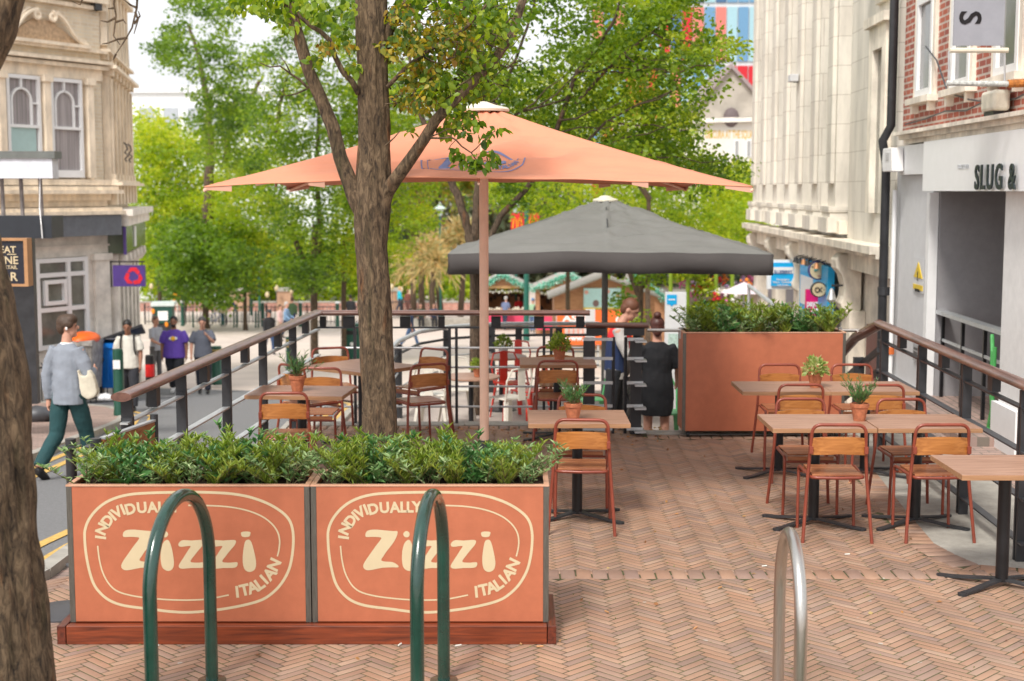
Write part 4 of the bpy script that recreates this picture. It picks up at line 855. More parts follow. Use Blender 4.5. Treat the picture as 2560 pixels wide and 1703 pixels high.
# ================================================================ SHRUBS
lf_a = leafmat('shrub_leaf_dark', [(.05, .12, .03), (.11, .22, .06), (.23, .35, .13), (.4, .48, .24)], .22, .32)
lf_b = leafmat('shrub_leaf_yellow_green', [(.13, .22, .025), (.26, .36, .045), (.42, .48, .1)], .3, .4)
lf_c = leafmat('broad_leaf', [(.025, .1, .03), (.07, .2, .05), (.16, .31, .1)], .22, .28)
stemm = mat('stem', (.12, .1, .04), .7, var=.3)
def bush_mesh(seed, kind, h=.3, spread=.13):
    rs = np.random.RandomState(seed); P = []; Dr = []; st = MB(); ns = 10 if kind != 'b' else 15
    for i in range(ns):
        a = rs.uniform(0, 6.28); lean = rs.uniform(.05, .8); L = h * rs.uniform(.5, 1.3); b0 = np.array([rs.normal(0, .025), rs.normal(0, .025), 0]); d = np.array([math.cos(a) * lean, math.sin(a) * lean, 1]); d /= np.linalg.norm(d)
        pts = [b0 + d * L * t + np.array([math.cos(a), math.sin(a), 0]) * .05 * t * t for t in np.linspace(0, 1, 6)]
        st.tube(pts, [.0032 * (1 - .5 * t) for t in np.linspace(0, 1, 6)], 4, caps=False)
        n = int(26 * L / h) if kind != 'b' else 34
        for k in range(n):
            t = rs.uniform(.12 if kind != 'b' else 0, 1) if k < n - 5 else 1.0; q = b0 + d * L * t + np.array([math.cos(a), math.sin(a), 0]) * .05 * t * t
            ph = k * 2.4; out = np.array([math.cos(ph), math.sin(ph), rs.uniform(.3, 1.5) if kind == 'a' else rs.uniform(1.0, 2.4)]); P.append(q); Dr.append(out)
    if kind == 'c':
        for k in range(16): a = k * 2.4 + rs.uniform(0, 1); P.append(np.array([math.cos(a) * .03, math.sin(a) * .03, rs.uniform(.0, .1)])); Dr.append(np.array([math.cos(a), math.sin(a), rs.uniform(.25, 1.2)]))
    size, asp = dict(a=(.049, .27), b=(.066, .11), c=(.055, .33))[kind]
    P = np.array(P); V, Fq, k = leaves(P, size, rs, aspect=asp, dirs=np.array(Dr), quad=False, szvar=.4)
    if kind == 'c':   # enlarge the broad basal leaves
        n6 = 16 * 6; b = V[-n6:].reshape(16, 6, 3); r = b[:, :1]; V[-n6:] = (r + (b - r) * 2.1).reshape(-1, 3)
    return V, Fq, np.tile(rs.rand(len(P)) * .8 + rs.uniform(0, .2), k), st
PROTO = {}
def bush_protos():
    for i, (k, m) in enumerate((('a', lf_a), ('b', lf_b), ('c', lf_c), ('a', lf_a), ('b', lf_b))):
        V, Fq, T, st = bush_mesh(20 + i, k); o = fast('leafy_sprig', V, Fq, T, m); s_ = st.build('stems', stemm, o); PROTO[i] = (o, s_)
bush_protos()
KN = ['dark narrow leaved sprig', 'yellow green grassy sprig', 'broad leaved green sprig', 'dark narrow leaved sprig', 'yellow green grassy sprig']
first = {}
def plant_bushes(x0, x1, y0, y1, z, n, seed, where, group, sc=1.0, zs=1.0):
    rg = random.Random(seed)
    for i in range(n):
        k = i % 5; t = (i + .5) / n; x = x0 + (x1 - x0) * t + rg.uniform(-.02, .02); y = [y0, (y0 + y1) / 2, y1][(i * 2) % 3] + rg.uniform(-.02, .02)
        po, ps = PROTO[k]
        if k not in first: o = po; first[k] = 1; s_ = ps
        else: o = po.copy(); C.objects.link(o); s_ = ps.copy(); C.objects.link(s_); s_.parent = o
        o.location = (x, y, z); s1 = sc * rg.uniform(.8, 1.25); o.scale = (s1 * 1.1, s1 * 1.1, s1 * zs); o.rotation_euler = (rg.uniform(-.12, .12), rg.uniform(-.12, .12), rg.uniform(0, 6.28))
        tag(o, KN[k] + ' planted among others in ' + where, 'plant', group + ', ' + KN[k] + 's')
# ================================================================ PLANTERS
def planter(x0, x1, y0, y1, z0, zt, name, label, cat='planter', withlogo=True, castors=False):
    o = thing(name, label, cat, ((x0 + x1) / 2, y0, 0)); ox = (x0 + x1) / 2; w = (x1 - x0) / 2; d = y1 - y0; t = .018
    MB().box((-w + .028, 0, z0), (w - .028, t, zt - .006)).build('front_panel', M['orange'], o, bevel=.002)
    MB().box((-w + .03, d - t, z0), (w - .03, d, zt - .006)).build('back_panel', M['orange'], o)
    for s in (-1, 1): MB().box((s * w - (0 if s < 0 else t), .03, z0), (s * w + (t if s < 0 else 0), d - .03, zt - .006)).build('side_panel', M['orange'], o)
    for sx in (-1, 1):
        for y in (-.002, d - .028): MB().box((min(sx * w, sx * (w - .028)) - .001, y, z0 - .004), (max(sx * w, sx * (w - .028)) + .001, y + .03, zt - .004)).build('corner_trim', M['trim'], o, bevel=.002)
    r = MB(); r.box((-w - .002, -.004, zt - .003), (w + .002, .024, zt + .006)).box((-w - .002, d - .024, zt - .003), (w + .002, d + .004, zt + .006)).box((-w - .002, .024, zt - .003), (-w + .026, d - .024, zt + .006)).box((w - .026, .024, zt - .003), (w + .002, d - .024, zt + .006)); r.build('rim', M['rimm'], o)
    s = MB(); nx, ny = 40, 12
    for j in range(ny + 1):
        for i in range(nx + 1): X = -w + .02 + (2 * w - .04) * i / nx; Y_ = .02 + (d - .04) * j / ny; s.v.append((X, Y_, zt - .028 + .018 * noise.noise(Vector((X * 9, Y_ * 9, x0))) + .012 * noise.noise(Vector((X * 30, Y_ * 30, 1)))))
    for j in range(ny):
        for i in range(nx): a = j * (nx + 1) + i; s.f.append((a, a + 1, a + nx + 2, a + nx + 1))
    s.build('soil', M['soil'], o)
    if withlogo:
        kx = (2 * w) / (1505 - 75); kz = (zt - z0) / (1225 - 418)
        m_ = logo(MB(), lambda x, y: (-w + (x - 75) * kx, -.0012, zt - (y - 418) * kz)); m_.build('logo', M['cream'], o)
    if castors:
        for sx in (-1, 1):
            for y in (.05, d - .05): b = MB().lathe([(.03, -.012), (.03, .012)], n=14, Mx=Matrix.Translation((sx * (w - .06), y, .03)) @ Matrix.Rotation(R(90), 4, 'Y')); b.box((sx * (w - .06) - .02, y - .015, .03), (sx * (w - .06) + .02, y + .015, z0)); b.build('castor', M['black'], o)
    return o
PY0, PY1 = 7.42, 7.84
planter(-2.365, -1.075, PY0, PY1, .10, .84, 'branded_planter', 'orange planter box with cream logo, the left one of the front pair')
planter(-1.068, .195, PY0, PY1, .10, .84, 'branded_planter', 'orange planter box with cream logo, the right one of the front pair')
planter(1.655, 3.225, 13.66, 14.08, .07, 1.03, 'plain_planter', 'tall plain orange planter on castors at the far end of the terrace', withlogo=False, castors=True)
def rows(x0, x1, y0, y1, z, n, seed, where, group, sc, zs=1.0):
    for r in range(3): plant_bushes(x0, x1, y0 + (y1 - y0) * r / 2, y0 + (y1 - y0) * r / 2 + .02, z, n, seed + r, where, group, sc, zs)
rows(-2.31, -1.13, PY0 + .11, PY1 - .07, .815, 11, 1, 'the left branded planter', 'sprigs in the left branded planter', .76, .8)
rows(-1.0, .13, PY0 + .11, PY1 - .07, .815, 11, 8, 'the right branded planter', 'sprigs in the right branded planter', .76, .8)
rows(1.72, 3.16, 13.74, 14.0, 1.0, 10, 21, 'the plain orange planter', 'sprigs in the plain planter', .82, .85)
pb = thing('timber_plinth', 'dark red stained timber frame under the two front planters', 'plinth', (-1.09, 7.34, 0))
w_ = 1.325
MB().box((-w_ + .05, 0, 0), (w_ - .05, .045, .10)).build('front_beam', M['redwood'], pb, bevel=.003); MB().box((-w_ + .05, .555, 0), (w_ - .05, .6, .10)).build('back_beam', M['redwood'], pb, bevel=.003)
for s in (-1, 1): MB().box((s * w_ - (0 if s < 0 else .046), .001, 0), (s * w_ + (.046 if s < 0 else 0), .6, .1015)).build('end_beam', M['redwoody'], pb, bevel=.003)
MB().box((-w_ + .05, .05, .05), (w_ - .05, .55, .094)).build('deck', M['redwood'], pb)
# barrier
o = thing('cafe_barrier', 'cafe barrier of dark steel posts with a wood coloured panel behind the left planter', 'barrier')
for (x, y) in ((-2.5, 7.95), (-2.36, 7.96)):
    p_ = MB().tube([(x, y, .03), (x, y, 1.0)], .03, 16).build('post', M['char'], o, smooth=40); c = MB().lathe([(.062, .985), (.062, .99)], (x, y, -.03), 20).build('collar', M['dgrey'], p_); MB().lathe([(.05, .0), (.05, .006)], (x, y, .27), 20).build('collar', M['dgrey'], p_)
MB().lathe([(.21, 0), (.21, .008), (.19, .014), (.04, .022)], (-2.56, 7.93, .0), 32).build('base_plate', M['dgrey'], o, smooth=30)
MB().bar((-2.33, 7.99, .66), (-2.2, 8.62, .66), .02, .66).build('panel', woodmat('rust_wood_panel', (.2, .07, .025), (.36, .15, .055), 1, .5), o); MB().bar((-2.33, 7.99, .995), (-2.2, 8.62, .995), .035, .012).build('top_rail', M['galv'], o)
MB().tube([(-2.2, 8.64, .0), (-2.2, 8.64, 1.03)], .025, 12).build('post', M['char'], o, smooth=40)
# ================================================================ CHAIRS, TABLES, POTS
def chair_proto(name='slatted_chair', frame=M['oxide']):
    o = thing(name, 'x', 'chair'); r = .012
    # back hoop incl. rear legs
    def bez(p, q, s, n=6): return [tuple((1 - t) ** 2 * p[k] + 2 * t * (1 - t) * q[k] + t * t * s[k] for k in range(3)) for t in [i / n for i in range(n + 1)]]
    L_ = [(-.235, -.245, 0), (-.2, -.185, .45), (-.183, -.215, .745)]
    pts = L_[:2] + [(-.187, -.2, .66)] + bez((-.183, -.215, .75), (-.181, -.222, .812), (-.12, -.223, .815)) + bez((.12, -.223, .815), (.181, -.222, .812), (.183, -.215, .75)) + [(.187, -.2, .66)] + [(.2, -.185, .45), (.235, -.245, 0)]
    MB().tube(pts, r, 10).build('back_frame', frame, o, smooth=60)
    for s in (-1, 1):
        leg = [(s * .2, .2, 0), (s * .195, .215, .38)] + bez((s * .195, .217, .40), (s * .195, .222, .448), (s * .193, .18, .452)) + [(s * .18, -.15, .447)] + bez((s * .18, -.16, .447), (s * .175, -.2, .446), (s * .13, -.205, .446)) + [(0, -.212, .445)]
        MB().tube(leg, r * .95, 10).build('leg', frame, o, smooth=60)
        MB().box((s * .186 - .013, -.232, .615), (s * .186 + .013, -.19, .665)).build('bracket', frame, o, bevel=.002)
    MB().tube([(-.195, .2, .41), (.195, .2, .41)], .008, 8).build('crossbar', frame, o)
    st = MB()
    for i in range(7): y = -.185 + i * .052; st.box((-.168, y, .4545), (.168, y + .048, .466))
    st.prism([(-.168, .448), (.168, .448), (.168, .40), (-.168, .40)], .01, Matrix.Translation((0, .186, 0)))
    st.build('seat', M['slatwood'], o, bevel=.0015)
    # curved backrest
    bk = MB(); n = 12; zt, zb = .735, .605
    for i in range(n + 1):
        x = -.182 + .364 * i / n; y = -.222 - .035 * (1 - (x / .182) ** 2) + .012
        for dy, z in ((0, zb + .012 * (1 - abs(x) / .182)), (0, zt - .014 * (x / .182) ** 2), (.014, zt - .014 * (x / .182) ** 2), (.014, zb + .012 * (1 - abs(x) / .182))): bk.v.append((x, y + dy, z))
    for i in range(n):
        for j in range(4): a = i * 4 + j; b = i * 4 + (j + 1) % 4; bk.f.append((a, b, b + 4, a + 4))
    bk.f += [(3, 2, 1, 0), (n * 4, n * 4 + 1, n * 4 + 2, n * 4 + 3)]
    bk.build('backrest', M['chairwood'], o, smooth=40)
    return o
def table_proto(w, d, name='cafe_table'):
    o = thing(name, 'x', 'table')
    t = MB().box((-w / 2, -d / 2, .716), (w / 2, d / 2, .75)).build('tabletop', M['tabletop'], o, bevel=.002)
    MB().box((-w / 2 - .0015, -d / 2 - .0015, .7175), (w / 2 + .0015, d / 2 + .0015, .7465)).build('edge_band', M['tableedge'], t)
    MB().lathe([(.038, .03), (.038, .7)], n=20).build('column', M['black'], o, smooth=40)
    MB().lathe([(.1, .7), (.1, .715)], n=20).build('top_plate', M['black'], o)
    for k in range(4):
        a = R(38 + 0 * k) if k == 0 else None
        an = [R(35), R(145), R(215), R(325)][k]; c, s = math.cos(an), math.sin(an); f = MB()
        pts = [(0, .05), (.06, .046), (.3, .02), (.36, .018)]; Mx = Matrix.Rotation(an, 4, 'Z')
        for (x0, z0), (x1, z1) in zip(pts, pts[1:]): f.add([(x0, -.024, z0 - .014), (x0, .024, z0 - .014), (x0, .024, z0), (x0, -.024, z0), (x1, -.024, z1 - .014), (x1, .024, z1 - .014), (x1, .024, z1), (x1, -.024, z1)], [(0, 1, 2, 3), (7, 6, 5, 4), (0, 4, 5, 1), (1, 5, 6, 2), (2, 6, 7, 3), (3, 7, 4, 0)], Mx)
        f.lathe([(.03, 0), (.03, .016)], (.37, 0, 0), 12, Mx); f.build('foot', M['char'], o)
    return o
CH = []
PCH = chair_proto(); usedc = [0]
def chair(x, y, rz, label, group='slatted chairs on the terrace'):
    if not usedc[0]: o = PCH; usedc[0] = 1; o.location = (x, y, 0); o.rotation_euler.z = R(rz); o['label'] = label; o['group'] = group
    else: o = dup(PCH, (x, y, 0), R(rz), label, group)
    return o
TP = {}
def table(x, y, rz, label, w=.725, d=.63):
    k = (w, d)
    if k not in TP: o = TP[k] = table_proto(w, d); o.location = (x, y, 0); o.rotation_euler.z = R(rz)
    else: o = dup(TP[k], (x, y, 0), R(rz))
    o['label'] = label; o['group'] = 'cafe tables on the terrace'; return o
table(.48, 10.3, 0, 'single square table in the middle with a needle leaved pot on it')
table(.44, 13.72, 0, 'small table in the middle by the far railing with a leafy pot on it')
table(2.18, 10.1, 0, 'left table of the nearer joined pair on the right')
table(2.915, 10.1, 0, 'right table of the nearer joined pair, beside the right railing')
table(2.265, 11.92, 0, 'left table of the rear joined pair, before the plain orange planter')
table(2.995, 11.92, 0, 'right table of the rear joined pair, beside the right railing')
table(2.985, 8.47, 0, 'foremost table at the right edge, cut off by the picture frame')
table(-1.74, 11.66, -5, 'table at left by the railing with a needle leaved pot on it', .8, .6)
table(-1.42, 13.35, -40, 'turned table behind the tree trunk near the far left corner', .84, .74)
chair(.50, 9.97, -4, 'chair with its back to us at the near side of the single middle table')
chair(.53, 10.74, 176, 'chair facing us behind the single middle table')
chair(.42, 13.38, 2, 'chair with its back to us at the small table by the far railing')
chair(.44, 14.14, 180, 'chair facing us behind the small table by the far railing')
chair(2.23, 9.76, -2, 'chair with its back to us at the left half of the nearer joined tables')
chair(2.92, 9.76, 1, 'chair with its back to us at the right half of the nearer joined tables')
chair(2.2, 10.52, 180, 'chair facing us behind the left half of the nearer joined tables')
chair(2.97, 10.5, 182, 'chair facing us behind the right half of the nearer joined tables')
chair(2.36, 11.76, 2, 'chair with its back to us at the left half of the rear joined tables')
chair(3.03, 11.74, -3, 'chair with its back to us at the right half of the rear joined tables')
chair(2.44, 12.66, 180, 'chair facing us before the plain planter, left of the cream flowers')
chair(3.1, 12.66, 180, 'chair facing us before the plain planter, right of the cream flowers')
chair(3.62, 8.3, -60, 'chair at the foremost right table, mostly outside the picture')
chair(-1.8, 11.28, 2, 'chair with its back to us at the left table, nearest the front planters')
chair(-1.72, 12.4, 178, 'chair facing us behind the left table, right of the potted sprig')
chair(-1.86, 13.0, -42, 'turned chair at the near left side of the turned table, by the railing')
chair(-1.76, 14.05, -160, 'chair facing us at the far left side of the turned table')
chair(-.92, 14.0, 140, 'rear chair right of the tree trunk at the turned table')
chair(-.86, 13.1, 28, 'front chair right of the tree trunk with its back to us')
def pot(x, y, label, plant, z=.75, s=1.0, white=False):
    o = thing('potted_plant', label, 'potted plant', (x, y, z), rnd.uniform(0, 6)); o.scale = (s,) * 3
    pr = [(.036, 0), (.052, .085), (.058, .086), (.06, .108), (.053, .11), (.05, .1), (.0, .098)]
    MB().lathe(pr[:-1], n=24).build('pot', M['lgrey'] if white else M['terra'], o, smooth=40); MB().lathe([(.05, .09), (.051, .098)], n=16).build('soil', M['soil'], o)
    rs = np.random.RandomState(int(abs(x * 100) + y * 10)); P = []; Dr = []; st = MB()
    if plant == 'needle':
        for i in range(26):
            a = rs.uniform(0, 6.28); l = rs.uniform(.08, .22); d = np.array([math.cos(a) * rs.uniform(.2, 1), math.sin(a) * rs.uniform(.2, 1), rs.uniform(.5, 1.3)]); d /= np.linalg.norm(d); st.tube([(0, 0, .09), tuple(np.array([0, 0, .09]) + d * l)], .0015, 4)
            for k in range(22): t = rs.uniform(.25, 1); P.append(np.array([0, 0, .09]) + d * l * t); ph = rs.uniform(0, 6.28); Dr.append(np.array([math.cos(ph), math.sin(ph), rs.uniform(0, .6)]) + d)
        V, Fq, k = leaves(np.array(P), .035, rs, aspect=.14, dirs=np.array(Dr)); m = lf_c
    else:
        for i in range(420):
            v = rs.normal(size=3); v /= np.linalg.norm(v); v[2] = abs(v[2]); P.append(np.array([0, 0, .1]) + v * np.array([.085, .085, .12]) * rs.uniform(.6, 1)); Dr.append(v + rs.normal(size=3) * .5)
        V, Fq, k = leaves(np.array(P), .032, rs, aspect=.5, dirs=np.array(Dr)); m = leafmat('cream_flower_leaf', [(.12, .25, .04), (.4, .48, .15), (.7, .66, .35)], .25) if plant == 'flower' else lf_b
    f = fast('foliage', V, Fq, np.tile(rs.rand(len(P)), k), m, o); st.build('stems', stemm, f) if st.v else None
    return o
pot(.44, 10.14, 'terracotta pot with a needle leaved plant on the single middle table', 'needle', s=1.15)
pot(.46, 13.7, 'terracotta pot with a round leafy plant on the small table by the far railing', 'leaf', s=1.2)
pot(2.5, 10.12, 'terracotta pot with a dark needle plant on the nearer joined tables', 'needle', s=1.15)
pot(2.55, 11.86, 'terracotta pot with cream flowers on the rear joined tables', 'flower', s=1.15)
pot(-1.77, 11.62, 'terracotta pot with straggling needle sprigs on the left table', 'needle', s=1.2)
# ================================================================ BIKE HOOPS
def hoop(name, label, xn, yn, xf, yf, zt, r, m):
    o = thing(name, label, 'bike rack'); a = Vector((xn, yn, 0)); b = Vector((xf, yf, 0)); d = b - a; L = d.length; d.normalize(); n = 24
    pts = [a + Vector((0, 0, -.0))] + [a + Vector((0, 0, z)) for z in (.1, zt - L / 2 - .1, zt - L / 2 - .0)]
    c = (a + b) / 2 + Vector((0, 0, zt - L / 2)); pts += [c - d * (L / 2 * math.cos(math.pi * i / n)) + Vector((0, 0, L / 2 * math.sin(math.pi * i / n))) for i in range(1, n)] + [b + Vector((0, 0, z)) for z in (zt - L / 2, .1, 0)]
    MB().tube(pts, r, 24).build('hoop', m, o, smooth=60)
    for p in (a, b): MB().lathe([(r * 2.2, 0.001), (r * 2.2, .008), (r * 1.1, .012)], p, 24).build('base_flange', m, o)
hoop('bike_hoop', 'dark green glossy bike hoop in front of the left branded planter', -1.58, 6.05, -1.475, 6.78, 1.0, .031, M['green_paint'])
hoop('bike_hoop', 'dark green glossy bike hoop in front of the right branded planter', -.415, 6.05, -.335, 6.78, 1.0, .031, M['green_paint'])
hoop('bike_hoop', 'brushed stainless steel bike hoop on the bricks at the right', 1.2, 5.75, 1.235, 6.4, .905, .027, M['steel'])
tag(MB().lathe([(.04, 0), (.04, .33), (.035, .36), (.02, .375)], (.27, 5.6, 0), 20).build('short_post', M['dgrey'], smooth=40), 'rounded dark grey post top at the bottom edge of the picture', 'post')
# ================================================================ UMBRELLAS
def umbrella(name, label, cx, cy, half, z_edge, z_ap, mcan, sag, bow, valance=0, mval=None, wr=2.2, capm=M['offwhite'], rot=0, cs=1):
    o = thing(name, label, 'umbrella', (cx, cy, 0), R(rot)); n = 80; m_ = 40
    def pt(side, s, t):   # side 0 = front (-y); s -1..1 ; t 0 apex..1 edge
        x = s * half * t; y = -half * t; z = z_ap + (z_edge - z_ap) * t - sag * math.sin(math.pi * t) * (1 - .55 * abs(s) ** 2)
        z += bow * (1 - s * s) * t ** 3
        z += wr * (.018 * noise.noise(Vector((s * 2.2 + side * 9, t * 9 + s * 3, side))) + .010 * math.sin(26 * t + 7 * s + side) * (1 - t) * max(0, 1 - abs(s)) + .02 * noise.noise(Vector((s * t * 2.5 + t * 2, t * 13 - abs(s) * 2, 4 + side))) + .008 * noise.noise(Vector((s * t * 4, t * 30 + s * 3, 8 + side))))  * (1 - abs(s) ** 6) * (.35 + .65 * math.sin(math.pi * min(1, t * 1.02)))
        if valance: z += .02 * math.exp(-(s * t / .02) ** 2) * math.sin(math.pi * t) ** .5
        a = side * math.pi / 2; return Vector((x * math.cos(a) - y * math.sin(a), x * math.sin(a) + y * math.cos(a), z))
    b = MB(); bot = MB()
    for side in range(4):
        o0 = len(b.v)
        for j in range(m_ + 1):
            for i in range(n + 1): b.v.append(tuple(pt(side, -1 + 2 * i / n, .06 + .94 * j / m_)))
        for j in range(m_):
            for i in range(n): a = o0 + j * (n + 1) + i; b.f.append((a, a + n + 1, a + n + 2, a + 1))
    can = b.build('canopy', mcan, o, smooth=True); sm = can.modifiers.new('thickness', 'SOLIDIFY'); sm.thickness = .004; sm.offset = 1
    b = MB()
    for side in range(4):
        a, c = pt(side, -1, .07), pt(side, -1, 1); b.tube([pt(side, -1, t) + Vector((0, 0, -.022)) for t in (.07, .3, .6, .8, 1)], .011, 6)
        b.tube([pt(side, 0, t) + Vector((0, 0, -.04)) for t in (.07, .3, .6, .8, .99)], .009, 6)
    b.build('ribs', M['canopyb'] if not valance else M['dgrey'], o)
    if valance:
        v = MB(); k = 60
        for side in range(4):
            o0 = len(v.v)
            for i in range(k + 1):
                s = -1 + 2 * i / k; p = pt(side, s, 1)
                for dz, out in ((0, 0.002), (-valance * .5, .006 + .012 * math.sin(s * 14 + side)), (-valance, .003 + .025 * math.sin(s * 9 + side * 2))):
                    a = side * math.pi / 2; q = p + Vector((math.sin(a), -math.cos(a), 0)) * out + Vector((0, 0, dz)); v.v.append(tuple(q))
            for i in range(k):
                for j in range(2): a = o0 + i * 3 + j; v.f.append((a, a + 1, a + 4, a + 3))
        vo = v.build('valance', mval, o, smooth=True); sm = vo.modifiers.new('thickness', 'SOLIDIFY'); sm.thickness = .005
    else:   # small pocket flaps under the corners
        v = MB()
        for side in range(4):
            for s0, s1 in ((-1, -.9), (.9, 1), (-.62, -.56), (.56, .62)):
                a, c = pt(side, s0, .998), pt(side, s1, .998); v.add([a, c, c + Vector((0, 0, -.04)), a + Vector((0, 0, -.02))], [(0, 1, 2, 3)])
        v.build('corner_flap', mat('pocket_pink', (.6, .33, .24), .85, var=.05), o)
    MB().lathe([(.2 * cs, -.02), (.205 * cs, -.002), (.19 * cs, .012), (.11 * cs, .03), (.105 * cs, .038), (.08 * cs, .05), (.0, .062)], (0, 0, z_ap + (z_edge - z_ap) * .06 + .012), 32).build('cap', capm, o, smooth=35)
    return o, pt
UO, upt = umbrella('orange_parasol', 'large orange square parasol with a blue printed logo beside the tree', -.225, 11.42, 1.84, 2.42, 3.065, M['canopy'], .06, .055, cs=1.0)
MB().lathe([(.037, .36), (.037, 3.0)], n=24).build('pole', M['canopyb'], UO, smooth=40); MB().lathe([(.05, 0), (.05, .38)], n=24).build('pole_sleeve', M['dgrey'], UO, smooth=40); MB().box((-.38, -.38, 0), (.38, .38, .05)).build('base_plate', M['dgrey'], UO)
def ulogo(x, y):
    s_abs = (x - 790) / 630 * .375 - .05; t = .575 + (y - 455) / (1168 - 455) * .285; s = s_abs / (1.84 * t); p = upt(0, s, t); q = upt(0, s, t + .01); nrm = (q - p).cross(Vector((1, 0, 0))); nrm = nrm if nrm.z > 0 else -nrm
    return p + nrm.normalized() * .0085
logo(MB(), ulogo).build('logo', M['logoblue'], UO)
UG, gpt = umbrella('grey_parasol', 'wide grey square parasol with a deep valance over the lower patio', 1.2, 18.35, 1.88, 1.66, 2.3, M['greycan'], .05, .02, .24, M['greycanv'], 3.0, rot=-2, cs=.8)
MB().lathe([(.04, PZ), (.04, 2.2)], n=20).build('pole', M['greycan'], UG, smooth=40); MB().box((-.4, -.4, PZ), (.4, .4, PZ + .06)).build('base_plate', M['dgrey'], UG)
# ================================================================ LOWER PATIO FURNITURE
def tolix(x, y, rz, m, label, group, z=PZ):
    o = thing('metal_chair', label, 'chair', (x, y, z), R(rz), group)
    MB().prism([(-.18, -.17), (.18, -.17), (.19, .17), (-.19, .17)], .02, Matrix.Translation((0, 0, .46)) @ Matrix.Rotation(R(90), 4, 'X') ).build('seat', m, o, bevel=.008)
    for sx in (-1, 1):
        for sy in (-1, 1): MB().add([(sx * .17, sy * .16, .45), (sx * .13, sy * .17, .45), (sx * .17, sy * .12, .45), (sx * .23, sy * .22, 0), (sx * .2, sy * .23, 0), (sx * .23, sy * .19, 0)], [(0, 1, 4, 3), (0, 3, 5, 2), (1, 2, 5, 4), (3, 4, 5)]).build('leg', m, o)
    MB().tube([(-.18, -.17, .45), (-.2, -.22, .7), (-.15, -.26, .84), (0, -.27, .86), (.15, -.26, .84), (.2, -.22, .7), (.18, -.17, .45)], .012, 8).build('back_frame', m, o)
    MB().box((-.055, -.265, .46), (.055, -.255, .85)).build('back_splat', m, o); return o
cw = plain('cream_chair_metal', (.66, .62, .54), .35); cr_ = plain('red_chair_metal', (.58, .035, .02), .3); cg = plain('green_chair_metal', (.08, .32, .12), .35)
for x, y, rz, m, l, g in ((-.98, 17.6, -10, cw, 'cream metal chair on the lower patio, leftmost, beyond the chair right of the trunk', 'w'), (-.7, 18.0, 190, cw, 'cream metal chair on the lower patio just left of the second tree trunk', 'w'), (-.05, 17.3, 40, cw, 'cream metal chair on the lower patio behind the orange parasol pole', 'w'),
    (.0, 18.6, 205, cr_, 'red metal chair on the lower patio right of the parasol pole', 'r'), (.22, 17.9, 130, cr_, 'red metal chair on the lower patio beside the small far table', 'r'), (.0, 20.0, 160, cr_, 'red metal chair farther back on the lower patio near the curved rail', 'r'), (.98, 17.2, 100, cg, 'green metal chair on the lower patio left of the steps', 'g'), (1.8, 16.1, 200, cg, 'green metal chair beside the left edge of the plain planter', 'g')):
    tolix(x, y, rz, m, l, {'w': 'cream metal chairs', 'r': 'red metal chairs', 'g': 'green metal chairs'}[g] + ' on the lower patio')
for x, y, l in ((-.5, 17.2, 'dark edged round table on the lower patio behind the second tree'), (-.15, 19.3, 'small table on the lower patio near the red chairs')):
    o = thing('patio_table', l, 'table', (x, y, PZ)); MB().lathe([(.34, .72), (.35, .73), (.35, .745), (.0, .746)], n=28).build('tabletop', M['tabletop'], o); MB().lathe([(.03, 0), (.03, .72)], n=12).build('column', M['black'], o); MB().lathe([(.22, 0), (.2, .02), (.03, .03)], n=20).build('base', M['black'], o)
pot(-.12, 19.2, 'white pot with a round green plant on the far patio table', 'leaf', PZ + .75, 1.3, True)
pot(-.42, 17.1, 'terracotta pot with a small plant on the nearer patio table', 'leaf', PZ + .75, 1.0)
# ================================================================ TREES
def inpoly(u, v, p):
    c = False; n = len(p)
    for i in range(n):
        (x0, y0), (x1, y1) = p[i], p[i - 1]
        if (y0 > v) != (y1 > v) and u < (x1 - x0) * (v - y0) / (y1 - y0) + x0: c = not c
    return c
def crown_points(polys, Y, yd, ncl, per, rcl, rs, holes=()):
    P = []
    us = [q[0] for p in polys for q in p]; vs_ = [q[1] for p in polys for q in p]; k = 0; tries = 0
    while k < ncl and tries < ncl * 60:
        tries += 1; u, v = rs.uniform(min(us), max(us)), rs.uniform(min(vs_), max(vs_))
        if not any(inpoly(u, v, p) for p in polys) or any(inpoly(u, v, h) for h in holes): continue
        y = Y + rs.normal(0, yd); c = np.array(D(u, v, y)); r = rcl * rs.uniform(.5, 1.4); m = max(4, int(per * rs.uniform(.5, 1.4)))
        d = rs.normal(size=(m, 3)); d /= np.linalg.norm(d, axis=1, keepdims=True); d *= rs.uniform(.25, 1, (m, 1)) ** .6; d *= (1.25, 1.25, .62); P.append((c + d * r, rs.uniform(0, 1), m)); k += 1
    pts = np.concatenate([p for p, _, _ in P]); tn = np.concatenate([np.full(m, t) for _, t, m in P])
    return pts, tn
